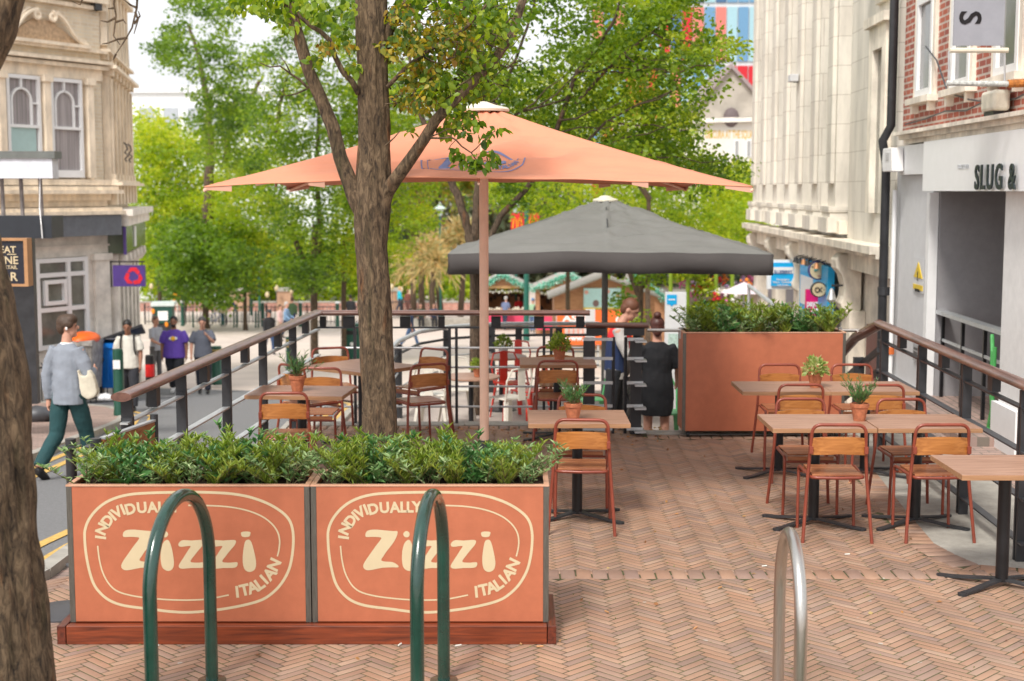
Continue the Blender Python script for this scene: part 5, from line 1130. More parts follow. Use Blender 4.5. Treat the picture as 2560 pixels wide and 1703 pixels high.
def tree(name, label, group, base, trunk, limbs, crowns, lm, bm=M['bark2'], seed=1, quad=True, aspect=.6):
    """trunk/limbs: lists of (u,v,Y,r); crowns: (polys,Y,yd,ncl,per,rcl,size,holes,tintlo,tinthi)"""
    o = thing(name, label, 'tree', base, group=group); rs = np.random.RandomState(seed); bp = Vector(base)
    path = lambda pts: ([D(u, v, y) - bp for u, v, y, r in pts], [r for *_, r in pts])
    p, r = path(trunk); MB().tube(p, r, 12).build('trunk', bm, o, smooth=60)
    for L in limbs:
        p, r = path(L); q = []; rr = []
        for i in range(len(p) - 1):
            for k in range(4): t = k / 4; q.append(p[i].lerp(p[i + 1], t) + Vector((noise.noise(p[i] * 3 + Vector((k, 0, seed))), noise.noise(p[i] * 3 + Vector((0, k, seed))), noise.noise(p[i] * 3 + Vector((0, 0, k))))) * r[i] * .5 * (k > 0)); rr.append(r[i] + (r[i + 1] - r[i]) * t)
        q.append(p[-1]); rr.append(r[-1]); MB().tube(q, rr, 9).build('branch', bm, o, smooth=60)
    VV, FF, TT = [], [], []; off = 0
    for polys, Y, yd, ncl, per, rcl, size, holes, t0, t1 in crowns:
        P, tn = crown_points(polys, Y, yd, ncl, per, rcl, rs, holes); P = P - np.array(bp); V, Fq, k = leaves(P, size, rs, aspect=aspect, quad=quad)
        VV.append(V); FF.append(Fq + off); off += len(V); TT.append(np.tile(np.clip(t0 + (t1 - t0) * (.72 * tn + .28 * rs.rand(len(P))), 0, 1), k) if not quad else np.clip(t0 + (t1 - t0) * (.72 * tn + .28 * rs.rand(len(P))), 0, 1))
    fast('crown', np.concatenate(VV), np.concatenate(FF), np.concatenate(TT), lm, o)
    return o
G1 = leafmat('foliage', [(.035, .075, .01), (.085, .165, .014), (.165, .27, .02), (.29, .39, .03), (.45, .48, .05)], .5, .42)
G2 = leafmat('foliage_bright', [(.06, .12, .01), (.14, .23, .013), (.25, .36, .018), (.39, .46, .025), (.54, .53, .05)], .5, .5)
G3 = leafmat('foliage_autumn', [(.05, .12, .02), (.1, .17, .02), (.16, .2, .02), (.26, .24, .02), (.42, .32, .025), (.22, .12, .02)], .42, .45)
# ---- main tree: displaced bark trunk
def bark_tube(pts, radii, n, name, parent, bp, sub=10, amp=.09):
    P = [Vector(p) - bp for p in pts]; q = []; rr = []
    for i in range(len(P) - 1):
        for k in range(sub): t = k / sub; q.append(P[i].lerp(P[i + 1], t)); rr.append(radii[i] + (radii[i + 1] - radii[i]) * t)
    q.append(P[-1]); rr.append(radii[-1])
    def wob(i, j, n):
        a = 2 * math.pi * j / n; z = q[i].z; r0 = rr[i]
        f = 1 - abs(noise.noise(Vector((math.cos(a) * 4.2, math.sin(a) * 4.2, z * 2.4)))) * 2.0
        g = noise.noise(Vector((math.cos(a) * 11, math.sin(a) * 11, z * 7))); h = noise.noise(Vector((math.cos(a) * 1.2, math.sin(a) * 1.2, z * 1.6)))
        return 1 + amp * 1.3 * (f - .5) + amp * .7 * g + .1 * h
    return MB().tube(q, rr, n, wob=wob).build(name, M['bark'], parent, smooth=True)
TB = Vector((G(958, 1378).x, 9.3, 0)); MT = thing('street_tree', 'big bare trunked tree with cracked bark in front of the orange parasol', 'tree', TB)
tr = [(962, 1380, .16), (956, 1330, .13), (952, 1200, .117), (949, 1090, .112), (942, 900, .106), (936, 720, .103), (928, 610, .102), (930, 520, .118), (933, 450, .108), (934, 300, .1), (932, 150, .1), (929, 0, .102), (926, -160, .1)]
bark_tube([D(u, v, 9.3) for u, v, r in tr], [r for *_, r in tr], 56, 'trunk', MT, TB, 24)
bark_tube([D(u, v, 9.28) for u, v in ((912, 540), (893, 500), (874, 455), (850, 393), (832, 321), (803, 250), (772, 178), (746, 89), (721, 0), (700, -90))], [.06, .06, .05, .045, .043, .042, .04, .038, .037, .035], 26, 'branch', MT, TB, 12, .06)
bark_tube([D(u, v, y) for u, v, y in ((945, 535, 9.3), (966, 480, 9.25), (990, 446, 9.2), (1026, 398, 9.15), (1060, 350, 9.1), (1090, 300, 9.1), (1140, 248, 9.1), (1199, 189, 9.2), (1240, 143, 9.3), (1278, 89, 9.4), (1320, -40, 9.5))], [.06, .048, .042, .038, .036, .034, .032, .031, .03, .028, .026], 22, 'branch', MT, TB, 12, .06)
bark_tube([D(u, v, 9.3) for u, v in ((955, 120), (970, 72), (992, 40), (1028, 5), (1050, -60))], [.05, .045, .042, .04, .035], 18, 'branch', MT, TB, 10, .06)
bark_tube([D(u, v, 9.4) for u, v in ((885, -90), (905, 0), (915, 80), (925, 180))], [.05, .045, .04, .04], 16, 'branch', MT, TB, 10, .06)
tw = []
def twig(pts, r0, r1, Y=9.1, n=8, dy=0):
    P = [D(u, v, Y + dy * i) - TB for i, (u, v) in enumerate(pts)]; k = len(P); MB().tube(P, [r0 + (r1 - r0) * i / (k - 1) for i in range(k)], n).build('branch', M['bark'], MT, smooth=True); tw.append([p + TB for p in P])
twig([(897, 235), (881, 205), (856, 178), (838, 143), (824, 100), (800, 78), (781, 68), (753, 44), (735, 20)], .02, .012, 9.25)
twig([(968, 218), (1017, 168), (1050, 140), (1095, 112), (1140, 90), (1167, 68), (1210, 20), (1240, -20)], .014, .008)
twig([(771, 221), (750, 200), (727, 185), (700, 165), (675, 168), (649, 157)], .009, .003, 9.2)
twig([(727, 185), (715, 160), (700, 140)], .005, .002, 9.2); twig([(771, 221), (740, 235), (715, 240), (700, 225)], .006, .002, 9.2)
twig([(1074, 345), (1100, 346), (1127, 343), (1140, 350), (1154, 366), (1178, 382), (1195, 406), (1186, 420)], .007, .003, 9.05)
twig([(1178, 382), (1191, 371), (1208, 352), (1225, 340), (1237, 326)], .004, .002, 9.05)
twig([(1076, 342), (1100, 333), (1118, 323), (1150, 322), (1175, 308), (1195, 300)], .005, .002, 9.05)
twig([(1195, 406), (1212, 402), (1230, 404)], .003, .002, 9.05); twig([(1140, 350), (1128, 362), (1120, 375)], .003, .002, 9.05)
twig([(963, 365), (985, 345), (1000, 328)], .006, .003, 9.15)
rg = random.Random(11)
for i in range(60):   # fine twigs in the crown
    u, v = rg.uniform(970, 1270), rg.uniform(0, 270); pts = [(u, v)]
    for k in range(4): u += rg.uniform(-32, 38); v += rg.uniform(-30, 16); pts.append((u, v))
    twig(pts, .006, .0018, 9.2 + rg.uniform(-.3, .4), 5)
for i in range(0):
    u, v = rg.uniform(640, 900), rg.uniform(0, 220); pts = [(u, v)]
    for k in range(4): u -= rg.uniform(-10, 30); v += rg.uniform(-20, 20); pts.append((u, v))
    twig(pts, .005, .0015, 9.2, 5)
rs = np.random.RandomState(2)
def blob_leaves(bl, n, size, Y, lm, t0, t1, yd=.25, quad=False):
    P = []; tot = sum(r * r for _, _, r in bl)
    for u, v, r in bl:
        for _ in range(max(3, int(n * r * r / tot))):
            a, q = rs.uniform(0, 6.28), r * math.sqrt(rs.rand()); P.append(np.array(D(u + q * math.cos(a), v + q * math.sin(a) * .8, Y + rs.normal(0, yd))) - np.array(TB))
    V, Fq, k = leaves(np.array(P), size, rs, aspect=.72, quad=quad, droop=.9); fast('crown', V, Fq, np.tile(t0 + (t1 - t0) * rs.rand(len(P)), k), lm, MT)
blob_leaves([(985, 120, 38), (1035, 95, 50), (1085, 130, 55), (1050, 190, 45), (1020, 245, 35), (1060, 260, 32), (1120, 70, 60), (1000, 40, 42), (1160, 120, 45), (870, 115, 20), (820, 120, 24)], 1900, .043, 9.25, G3, .0, 1)
blob_leaves([(1110, 230, 48), (1150, 285, 38), (1125, 320, 26), (1180, 220, 40), (1200, 160, 50), (1240, 60, 60), (1200, 10, 50), (1090, 200, 45), (620, -10, 50), (690, 10, 50), (590, 10, 26), (760, 0, 40), (1170, 300, 22), (1030, 326, 12), (720, 60, 26), (800, 30, 34), (850, 90, 26), (870, 20, 30), (880, 170, 22), (790, 150, 20), (1030, 10, 40), (1120, -5, 50)], 2400, .05, 9.35, G1, .1, .85)
blob_leaves([(1195, 306, 10), (1160, 330, 18), (1140, 375, 12), (1128, 388, 10), (1153, 390, 14), (1178, 398, 20), (1200, 410, 20), (1150, 412, 8), (1225, 385, 14), (1236, 400, 12), (1215, 350, 12), (1238, 330, 14), (1255, 326, 8), (1190, 425, 12), (1222, 420, 10), (1170, 415, 10), (1205, 335, 10)], 150, .055, 9.05, G1, .1, .6, .06)
# ---- left foreground tree
LB = Vector((-2.05, 5.6, 0)); LT = thing('foreground_tree', 'blurred tree trunk cut off by the left edge of the picture', 'tree', LB)
def edge_pts(lst, Y): return lst
lp = [((130, 1703), .27), ((112, 1560), .24), ((86, 1300), .22), ((66, 1080), .21), ((50, 900), .2), ((28, 760), .19), ((-5, 640), .18), ((-35, 520), .17), ((-55, 380), .15), ((-45, 250), .13), ((-6, 160), .115), ((40, 62), .11), ((62, -20), .1), ((90, -140), .095)]
Yl = 5.6; cpts = []
for (u, v), r in lp: p = D(u, v, Yl); cpts.append(p - Vector((r if v > 300 else r * 1.0, 0, 0)))
cpts[0].z = -.02 if cpts[0].z > 0 else cpts[0].z
cpts = [Vector((cpts[0].x - .05, Yl, -.1))] + cpts
bark_tube(cpts, [.33] + [r for _, r in lp], 48, 'trunk', LT, LB, 14, .08)
for pts in ([(345, -40), (342, 20), (330, 70), (310, 105), (290, 135)], [(338, 30), (345, 50), (335, 85)], [(318, 95), (295, 98), (270, 108), (255, 110)], [(290, 135), (283, 150)], [(290, -40), (285, 10), (290, 40), (284, 90), (300, 112)], [(288, 45), (270, 55), (252, 52)], [(287, 20), (270, 22)], [(290, 55), (308, 50), (315, 60)], [(342, 20), (325, 12), (305, -5)], [(335, 60), (350, 40), (346, 28)], [(210, -10), (200, 12), (180, 3)]):
    P = [D(u, v, 6.4) - LB for u, v in pts]; k = len(P); MB().tube(P, [.006 - .004 * i / (k - 1) for i in range(k)], 6).build('twig', M['bark'], LT)
MB().tube([D(40, -140, 5.6) - LB, D(180, -260, 6.0) - LB, D(345, -120, 6.4) - LB, D(345, -38, 6.4) - LB], [.05, .03, .012, .006], 8).build('branch', M['bark'], LT, smooth=True)
MB().tube([D(180, -260, 6.0) - LB, D(290, -130, 6.4) - LB, D(290, -38, 6.4) - LB], [.03, .012, .006], 8).build('branch', M['bark'], LT, smooth=True)
# ---- second terrace tree, on the lower patio, with the wide crown
T2 = G(1189, 1036, PZ); Y2 = T2.y
tree('street_tree', 'forked tree on the lower patio whose wide green crown fills the top right', 'street trees', tuple(T2),
  [(1189, 1045, Y2, .1), (1188, 980, Y2, .088), (1190, 850, Y2, .084), (1191, 700, Y2, .086), (1185, 620, Y2, .1), (1176, 585, Y2, .085)],
  [[(1180, 610, Y2, .06), (1165, 560, Y2, .055), (1148, 500, Y2, .055), (1122, 442, Y2, .05), (1090, 380, Y2, .045), (1040, 260, Y2, .03), (1020, 120, Y2, .02)],
   [(1186, 600, Y2, .06), (1192, 520, Y2, .055), (1196, 430, Y2, .05), (1205, 300, Y2, .045), (1222, 150, Y2, .035), (1240, -20, Y2, .03)],
   [(1195, 690, Y2, .05), (1212, 640, Y2, .045), (1232, 580, Y2, .043), (1258, 532, Y2, .042), (1300, 490, Y2, .04), (1350, 430, Y2, .036), (1400, 300, Y2, .033), (1443, 178, Y2, .03), (1496, 118, Y2, .026), (1540, 40, Y2, .02), (1560, -40, Y2, .015)],
   [(1440, 260, Y2, .025), (1514, 178, Y2, .022), (1557, 136, Y2, .02), (1628, 82, Y2, .014), (1690, 40, Y2, .01)],
   [(1350, 430, Y2, .025), (1440, 380, Y2, .022), (1520, 300, Y2, .018), (1600, 260, Y2, .014), (1700, 220, Y2, .01)],
   [(1240, 320, Y2, .02), (1300, 280, Y2, .018), (1370, 262, Y2, .014), (1440, 240, Y2, .01)], [(1205, 300, Y2, .025), (1270, 200, Y2, .02), (1300, 120, Y2, .02), (1335, 20, Y2, .018), (1345, -60, Y2, .015)],
   [(1222, 150, Y2, .02), (1150, 90, Y2, .015), (1060, 60, Y2, .01)]] + [[(u0 + k * du, v0 + k * dv + (k % 2) * 9, Y2 - .15, r0 * (1 - k / 6)) for k in range(5)] for u0, v0, du, dv, r0 in ((1400, 300, 40, -12, .016), (1443, 178, 45, -5, .015), (1496, 118, 42, 8, .013), (1514, 178, 50, -4, .014), (1300, 280, 34, -30, .013), (1330, 330, 60, -6, .014), (1440, 380, 60, -18, .014), (1520, 300, 56, 6, .013), (1557, 136, 40, 18, .012), (1600, 260, 45, -20, .012), (1350, 262, 40, -34, .012), (1600, 380, 50, 6, .012), (1628, 82, 42, 10, .012), (1660, 180, 40, -8, .012))],
  [([[(1130, 180), (1250, 190), (1400, 180), (1500, 60), (1480, -80), (1725, -80), (1745, 0), (1765, 70), (1835, 105), (1825, 130), (1770, 165), (1780, 210), (1750, 250), (1720, 240), (1740, 300), (1690, 380), (1600, 430), (1500, 400), (1380, 330), (1280, 280), (1180, 300), (1120, 260)]], Y2 + .9, .95, 430, 46, .26, .066, (), .12, 1),
   ([[(1240, 130), (1300, -80), (1520, -80), (1500, 100), (1400, 170), (1260, 190)]], Y2, 1.0, 100, 34, .22, .062, [[(1280, 60), (1360, 40), (1380, 140), (1290, 150)]], .0, .8),
   ([[(1560, 330), (1700, 350), (1800, 400), (1860, 420), (1850, 450), (1780, 470), (1640, 450), (1540, 420)]], Y2 + 1.5, 1.0, 70, 40, .27, .068, (), .1, .9),
   ([[(1130, -80), (1290, -80), (1270, 120), (1220, 240), (1140, 230)]], Y2, 1.2, 70, 36, .24, .066, (), .05, .9),
   ([[(1225, 440), (1330, 430), (1330, 500), (1280, 520), (1230, 490)]], Y2, .4, 16, 24, .14, .06, (), .1, .8)], G1, M['bark2'], 5, quad=False, aspect=.7)
# ---- background street and park trees
def gtree(name, label, group, u, Y, w_, vtop, crowns, lm, seed, limbs=(), vfork=None):
    x = DX(u, Y, 800); b = (x, Y, gz(Y)); vb = 851.5 + F * math.tan(math.atan((CZ - gz(Y)) / Y) - PITCH)
    tree(name, label, group, b, [(u + w_ * .1, vb + 3, Y, w_ / F * Y * .62), (u, vb - 25, Y, w_ / F * Y * .5), (u - 1, (vb + vtop) / 2, Y, w_ / F * Y * .45), (u + 2, vtop, Y, w_ / F * Y * .38)], [[(a, b_, Y, r) for a, b_, r in L] for L in limbs], crowns, lm, M['bark2'], seed)
gg = 'plane trees lining the square'
gtree('plane_tree', 'tall plane tree at left with a dark upright stem through its high crown', gg, 514, 79, 17, 560,
  [([[(370, 110), (410, 75), (440, 30), (445, -60), (540, -60), (560, 20), (575, 110), (640, 190), (640, 300), (560, 330), (490, 250), (460, 200), (400, 150)]], 66, 2.0, 160, 61, .62, 0.173, (), .0, .75),
   ([[(480, 290), (660, 250), (680, 420), (600, 440), (500, 400)]], 68, 2.0, 80, 65, .8, 0.187, (), .1, .9),
   ([[(420, 560), (560, 560), (640, 620), (640, 700), (590, 760), (530, 770), (470, 740), (420, 700)]], 77, 2.5, 170, 72, 1.2, 0.245, (), .0, .7)], G1, 12, [[(518, 560, .3), (522, 480, .28), (525, 350, .25), (520, 260, .2), (500, 150, .12), (470, 60, .08)], [(560, 420, .2), (575, 330, .16), (590, 240, .12)], [(610, 330, .14), (620, 260, .13), (650, 200, .1)]])
gtree('plane_tree', 'bright yellow green tree behind the corner building at left', gg, 400, 92, 12, 640,
  [([[(345, 275), (380, 290), (430, 330), (520, 360), (540, 480), (560, 560), (500, 640), (440, 690), (345, 700)]], 90, 3, 300, 76, 1.2, 0.259, (), .2, 1)], G2, 13)
gtree('plane_tree', 'slim stemmed tree left of centre, standing clear of the iron fence', gg, 613, 77, 11, 640,
  [([[(540, 400), (700, 380), (720, 560), (700, 640), (640, 680), (600, 680), (560, 620)]], 78, 2.0, 150, 72, 1.0, 0.216, (), .1, .95)], G2, 14)
gtree('plane_tree', 'wide tree left of the foreground trunk, its forked stem behind the left railing', gg, 786, 50.5, 20, 560,
  [([[(640, 120), (700, 90), (760, -80), (960, -80), (1000, 100), (1010, 250), (960, 420), (900, 560), (830, 640), (740, 640), (660, 560), (620, 380), (620, 240)]], 50, 1.6, 470, 72, .6, 0.13, [[(600, -60), (680, -60), (700, 70), (640, 120), (590, 100)], [(620, 180), (680, 150), (690, 260), (640, 300)]], .05, .95),
   ([[(700, 640), (800, 640), (830, 700), (780, 740), (720, 720)]], 49, 1.2, 40, 65, .6, 0.144, (), 0, .6)], G1, 15, [[(786, 740, .14), (770, 680, .12), (745, 620, .1), (725, 560, .08)], [(790, 660, .12), (800, 560, .1), (790, 420, .08), (800, 250, .06)], [(690, 340, .07), (700, 260, .06), (720, 180, .05)]])
gtree('plane_tree', 'full green tree just right of the foreground trunk', gg, 860, 51.5, 14, 600,
  [([[(880, 200), (1010, 150), (1060, 320), (1085, 470), (1075, 560), (1040, 600), (980, 640), (900, 680), (830, 700), (800, 640), (850, 480)]], 52, 1.6, 230, 72, .65, 0.137, (), .15, 1)], G2, 16)
gtree('plane_tree', 'light green tree behind the grey parasol', gg, 1420, 58, 12, 560,
  [([[(1230, 440), (1340, 400), (1500, 420), (1640, 400), (1760, 440), (1890, 480), (1895, 560), (1840, 600), (1700, 650), (1560, 640), (1400, 620), (1290, 560), (1230, 520)]], 56, 2.0, 300, 76, .8, 0.158, [[(1262, 515), (1362, 515), (1362, 600), (1262, 600)]], .1, 1)], G2, 17)
gtree('plane_tree', 'deep tree behind the wide crown, between the gabled house and the parasols', gg, 1620, 46, 14, 500,
  [([[(1240, 150), (1400, 160), (1560, 60), (1660, 120), (1700, 260), (1760, 360), (1770, 440), (1650, 470), (1400, 460), (1240, 420)]], 47, 2, 230, 72, .65, 0.13, [[(1250, 60), (1400, 40), (1390, 170), (1260, 175)]], .1, 1)], G2, 18, [[(1625, 500, .1), (1560, 400, .08), (1500, 300, .06)]])
gtree('plane_tree', 'bright tree low down against the pale stone building at right', gg, 1862, 62, 10, 480,
  [([[(1800, 440), (1860, 420), (1896, 440), (1896, 640), (1820, 660), (1790, 560)]], 62, 1.5, 150, 76, .9, 0.187, (), .2, 1)], G2, 19)
gtree('young_tree', 'small young tree with sparse leaves in front of the wooden hut', 'young trees', 1600, 33, 19, 660,
  [([[(1530, 600), (1700, 590), (1740, 660), (1700, 690), (1650, 680), (1620, 720), (1590, 660), (1550, 690)], [(1538, 722), (1575, 715), (1590, 770), (1588, 800), (1545, 790)]], 33, .5, 90, 30, .3, .12, (), .0, .8)], G1, 20, [[(1598, 740, .07), (1580, 700, .06), (1565, 660, .04)], [(1604, 720, .06), (1625, 690, .05), (1640, 650, .03)]])
# far wood behind the square, hedges, palms
def mass(name, label, cat, polys, Y, yd, ncl, per, rcl, size, lm, seed, t0=0, t1=1, kind='stuff'):
    rs = np.random.RandomState(seed); P, tn = crown_points(polys, Y, yd, ncl, per, rcl, rs); V, Fq, k = leaves(P, size, rs, aspect=.6); return tag(fast(name, V, Fq, np.clip(t0 + (t1 - t0) * (.72 * tn + .28 * rs.rand(len(P))), 0, 1), lm), label, cat, kind=kind)
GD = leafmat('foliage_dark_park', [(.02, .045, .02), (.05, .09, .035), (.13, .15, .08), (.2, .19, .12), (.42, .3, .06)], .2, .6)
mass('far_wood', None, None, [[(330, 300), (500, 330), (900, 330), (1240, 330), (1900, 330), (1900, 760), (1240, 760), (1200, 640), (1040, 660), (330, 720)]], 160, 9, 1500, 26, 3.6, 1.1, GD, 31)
mass('park_shrubbery', None, None, [[(340, 640), (700, 600), (940, 600), (1060, 640), (1200, 650), (1200, 745), (900, 740), (345, 755)]], 116, 3, 620, 30, 1.5, .42, G2, 32, .0, .9)
GY = leafmat('dry_palm', [(.2, .22, .06), (.36, .3, .12), (.55, .42, .2), (.5, .3, .08)], .3, .6)
def palm(u, v, Y, R_, label, seed, m=GY, tr=M['bark2']):
    b = D(u, v, Y); o = thing('palm', label, 'palm', (b.x, Y, gz(Y)), group='palms in the park'); h = b.z - gz(Y); rs = np.random.RandomState(seed)
    MB().tube([(0, 0, 0), (rs.uniform(-.3, .3), 0, h * .5), (0, 0, h)], [.22, .18, .16], 8).build('trunk', M['bark2'], o, smooth=True); P = []; Dr = []
    for i in range(46):
        a, e = rs.uniform(0, 6.28), rs.uniform(-.6, 1.2); d = np.array([math.cos(a) * math.cos(e), math.sin(a) * math.cos(e), math.sin(e)])
        for k in range(16): t = k / 16; P.append(np.array([0, 0, h]) + d * R_ * t + np.array([0, 0, -1]) * R_ * .5 * t * t); Dr.append(d + rs.normal(size=3) * .6 - np.array([0, 0, .8]) * t)
    V, Fq, k = leaves(np.array(P), R_ * .38, rs, aspect=.12, dirs=np.array(Dr)); fast('fronds', V, Fq, rs.rand(len(P)), m, o)
for i, (u, v, Y, r_, l) in enumerate(((1055, 630, 88, 1.7, 'shaggy pale palm left of the grey parasol'), (1085, 655, 86, 1.6, 'lower palm with drooping straw coloured leaves'), (1035, 655, 92, 1.6, 'leftmost straw coloured palm beside the green tree'), (1102, 612, 95, 1.8, 'palm with spiky green top at the parasol corner'), (1150, 590, 96, 2., 'palm behind the fork of the patio tree'), (640, 700, 118, 2.2, 'pale grassy palm behind the brick wall pier'), (1100, 470, 125, 2.6, 'tall palm with orange tinted leaves behind the lamp'), (1160, 470, 128, 2.8, 'tall palm with orange tinted leaves seen through the fork'))):
    palm(u, v, Y, r_, l, 40 + i, G3 if i > 5 else GY)
# ================================================================ STREET FURNITURE
def bollard(u, Y, h, label, group, ztop=None, r=.075, rings=False, capm=None, red=False, m=None):
    x = DX(u, Y, 900); o = thing('bollard', label, 'bollard', (x, Y, gz(Y) + .02), group=group); m = m or plain('bollard_green', (.01, .07, .045), .35)
    MB().lathe([(r * 1.1, 0), (r * 1.1, .12), (r, .14), (r, h - .05), (r * .9, h)], n=18).build('post', M['black'] if red else m, o, smooth=40)
    if rings:
        for z in (h - .12, h - .3): MB().lathe([(r * 1.12, z), (r * 1.12, z + .05)], n=18).build('band', plain('brass_band', (.5, .38, .15), .35, metal=.5), o)
    if red: MB().lathe([(r * 1.04, h - .42), (r * 1.04, h - .18)], n=18).build('band', plain('red_band', (.7, .02, .02), .4), o)
    if capm: MB().lathe([(r * 1.3, h), (r * 1.3, h + .04), (r * .6, h + .1)], n=14).build('cap', capm, o)
    return o
gb = 'green bollards'
o = bollard(295, 24, 1.18, 'plain dark green bollard with a white sticker beside the walking man', gb, r=.09); MB().box((-.06, -.1, .85), (.06, -.085, 1.0)).build('sticker', M['white'], o)
bollard(374, 27.5, 1.0, 'black bollard with a red band in front of the bins', 'bollards', red=True, r=.085)
bollard(541, 36, .98, 'green bollard with brass bands beside the man in dark grey', gb, rings=True, r=.14); bollard(726, 42, 1.05, 'green bollard with brass bands behind the left railing', gb, rings=True, r=.13); bollard(946, 41, .5, 'short green post just right of the foreground tree trunk', gb, r=.12)
for u, Y, l in ((559, 82, 'white capped green bollard right of the plane tree stem'), (659, 80, 'white capped green bollard beside the man in a black cap'), (459, 81, 'white capped green bollard behind the man in purple'), (631, 98, 'white capped green bollard between two slim tree stems'), (753, 80, 'white capped green bollard behind the man in pale blue'), (845, 79, 'white capped green bollard near the green litter bin')): bollard(u, Y, 1.35, l, 'white capped green bollards', capm=M['white'], r=.11)
for i, u in enumerate((485, 587, 594, 641, 648)): bollard(u, 79, .95, 'slim green post in front of the iron fence', 'slim green posts', r=.05)
def fence(name, label, u0, u1, Y, h, Y1=None, step=.22):
    a = Vector((DX(u0, Y), Y, 0)); b = Vector((DX(u1, Y1 or Y), Y1 or Y, 0)); o = thing(name, label, 'fence'); L = (b - a).length; n = int(L / step); bars = MB(); 
    for i in range(n + 1):
        p = a.lerp(b, i / n); g = gz(p.y); bars.box((p.x - .018, p.y - .018, g), (p.x + .018, p.y + .018, g + h))
    bars.build('bars', M['dgrey'], o)
    for z in (.15, h - .08): MB().bar((a.x, a.y, gz(a.y) + z), (b.x, b.y, gz(b.y) + z), .04, .05).build('rail', M['dgrey'], o)
    for i in range(0, int(L / 2.4) + 1): p = a.lerp(b, i * 2.4 / L); g = gz(p.y); MB().box((p.x - .04, p.y - .04, g), (p.x + .04, p.y + .04, g + h + .1)).build('post', M['black'], o)
fence('iron_fence', 'long dark iron fence of thin bars across the far side of the square', 360, 900, 84, 1.1); fence('iron_fence', 'iron fence of thin bars right of the trunk behind the seated people', 960, 1080, 90, 1.2, 96)
o = thing('brick_garden_wall', 'low red brick wall with piers in front of the park shrubs', 'wall'); a, b = DX(340, 108), DX(1200, 108); g = gz(108)
MB().box((a, 108, g - .3), (b, 108.4, g + .62)).build('wall', M['redbrick'], o); MB().box((a, 107.95, g + .62), (b, 108.45, g + .7)).build('coping', M['conc'], o)
for u in (604, 711, 985): x = DX(u, 108); f = MB().box((x - .55, 107.7, g), (x + .55, 108.7, g + 1.5)).build('pier', plain('tan_brick', (.42, .26, .17), .85), o); MB().box((x - .62, 107.6, g + 1.5), (x + .62, 108.8, g + 1.72)).build('pier_cap', M['conc'], f)
for i, u in enumerate((378, 415, 456, 668, 691, 728, 783, 980, 1003, 1026)):
    p = D(u, 716 + (i * 7) % 24, 107); o = thing('globe_lamp', 'small cream globe lamp above the brick garden wall', 'lamp', p, group='globe lamps along the park wall'); MB().ball((0, 0, 0), (.16, .16, .22), 10).build('globe', M['cream'], o); MB().tube([(0, 0, -.2), (0, 0, g - p.z + .6)], .025, 6).build('stem', M['dgrey'], o)
def lamp_post(u, v, Y, label, hood=True):
    p = D(u, v, Y); o = thing('street_lamp', label, 'street lamp', (p.x, Y, gz(Y)), group='green street lamps'); h = p.z - gz(Y); m = plain('lamp_green', (.015, .12, .09), .4)
    MB().tube([(0, 0, 0), (0, 0, 1), (0, 0, h - .3)], [.12, .07, .05], 10).build('post', m, o, smooth=40); MB().lathe([(.12, -.5), (.22, -.1), (.42, -.05), (.1, .18), (.03, .36)], (0, 0, h), 12).build('lantern', plain('lamp_pale_green', (.5, .62, .58), .4), o)
lamp_post(647, 668, 108, 'street lamp with a pale head before the tall grasses at left'); lamp_post(1100, 520, 92, 'green street lamp with a pale conical hood among the palms'); lamp_post(1290, 512, 80, 'street lamp with pale top near the red flags')
o = thing('banner_pole', 'tall green pole with red square flags above the grey parasol', 'pole', (DX(1316, 66), 66, gz(66)), group=None); m = plain('lamp_green', (.015, .12, .09), .4)
zt = D(1316, 430, 66).z - gz(66); MB().lathe([(.16, 0), (.13, 1), (.1, zt)], n=12).build('pole', m, o, smooth=40)
for k, (u0, u1) in enumerate(((1277, 1310), (1318, 1348))):
    a, c = D(u0, 575, 66), D(u1, 533, 66); x = o.location.x; f = MB().box((a.x - x, -.02, a.z - gz(66)), (c.x - x, .02, c.z - gz(66))).build('flag', plain('flag_red', (.6, .02, .02), .6), o)
    cx = (a.x + c.x) / 2 - x; zb = a.z - gz(66) + .08; b = MB()
    for s in (-1, 1): b.tube([(cx + s * .02 - .0, -.04, zb), (cx + s * .06, -.04, zb + .38), (cx + s * .115, -.04, zb + .5), (cx + s * .17, -.04, zb + .38), (cx + s * .22, -.04, zb)], [.014, .018, .02, .018, .024], 6)
    b.build('emblem', plain('flag_yellow', (.85, .5, .02), .5), f); MB().box((a.x - x, -.03, c.z - gz(66) + .35), (c.x - x, .03, c.z - gz(66) + .4)).build('arm', M['galv'], o) if k == 0 else None
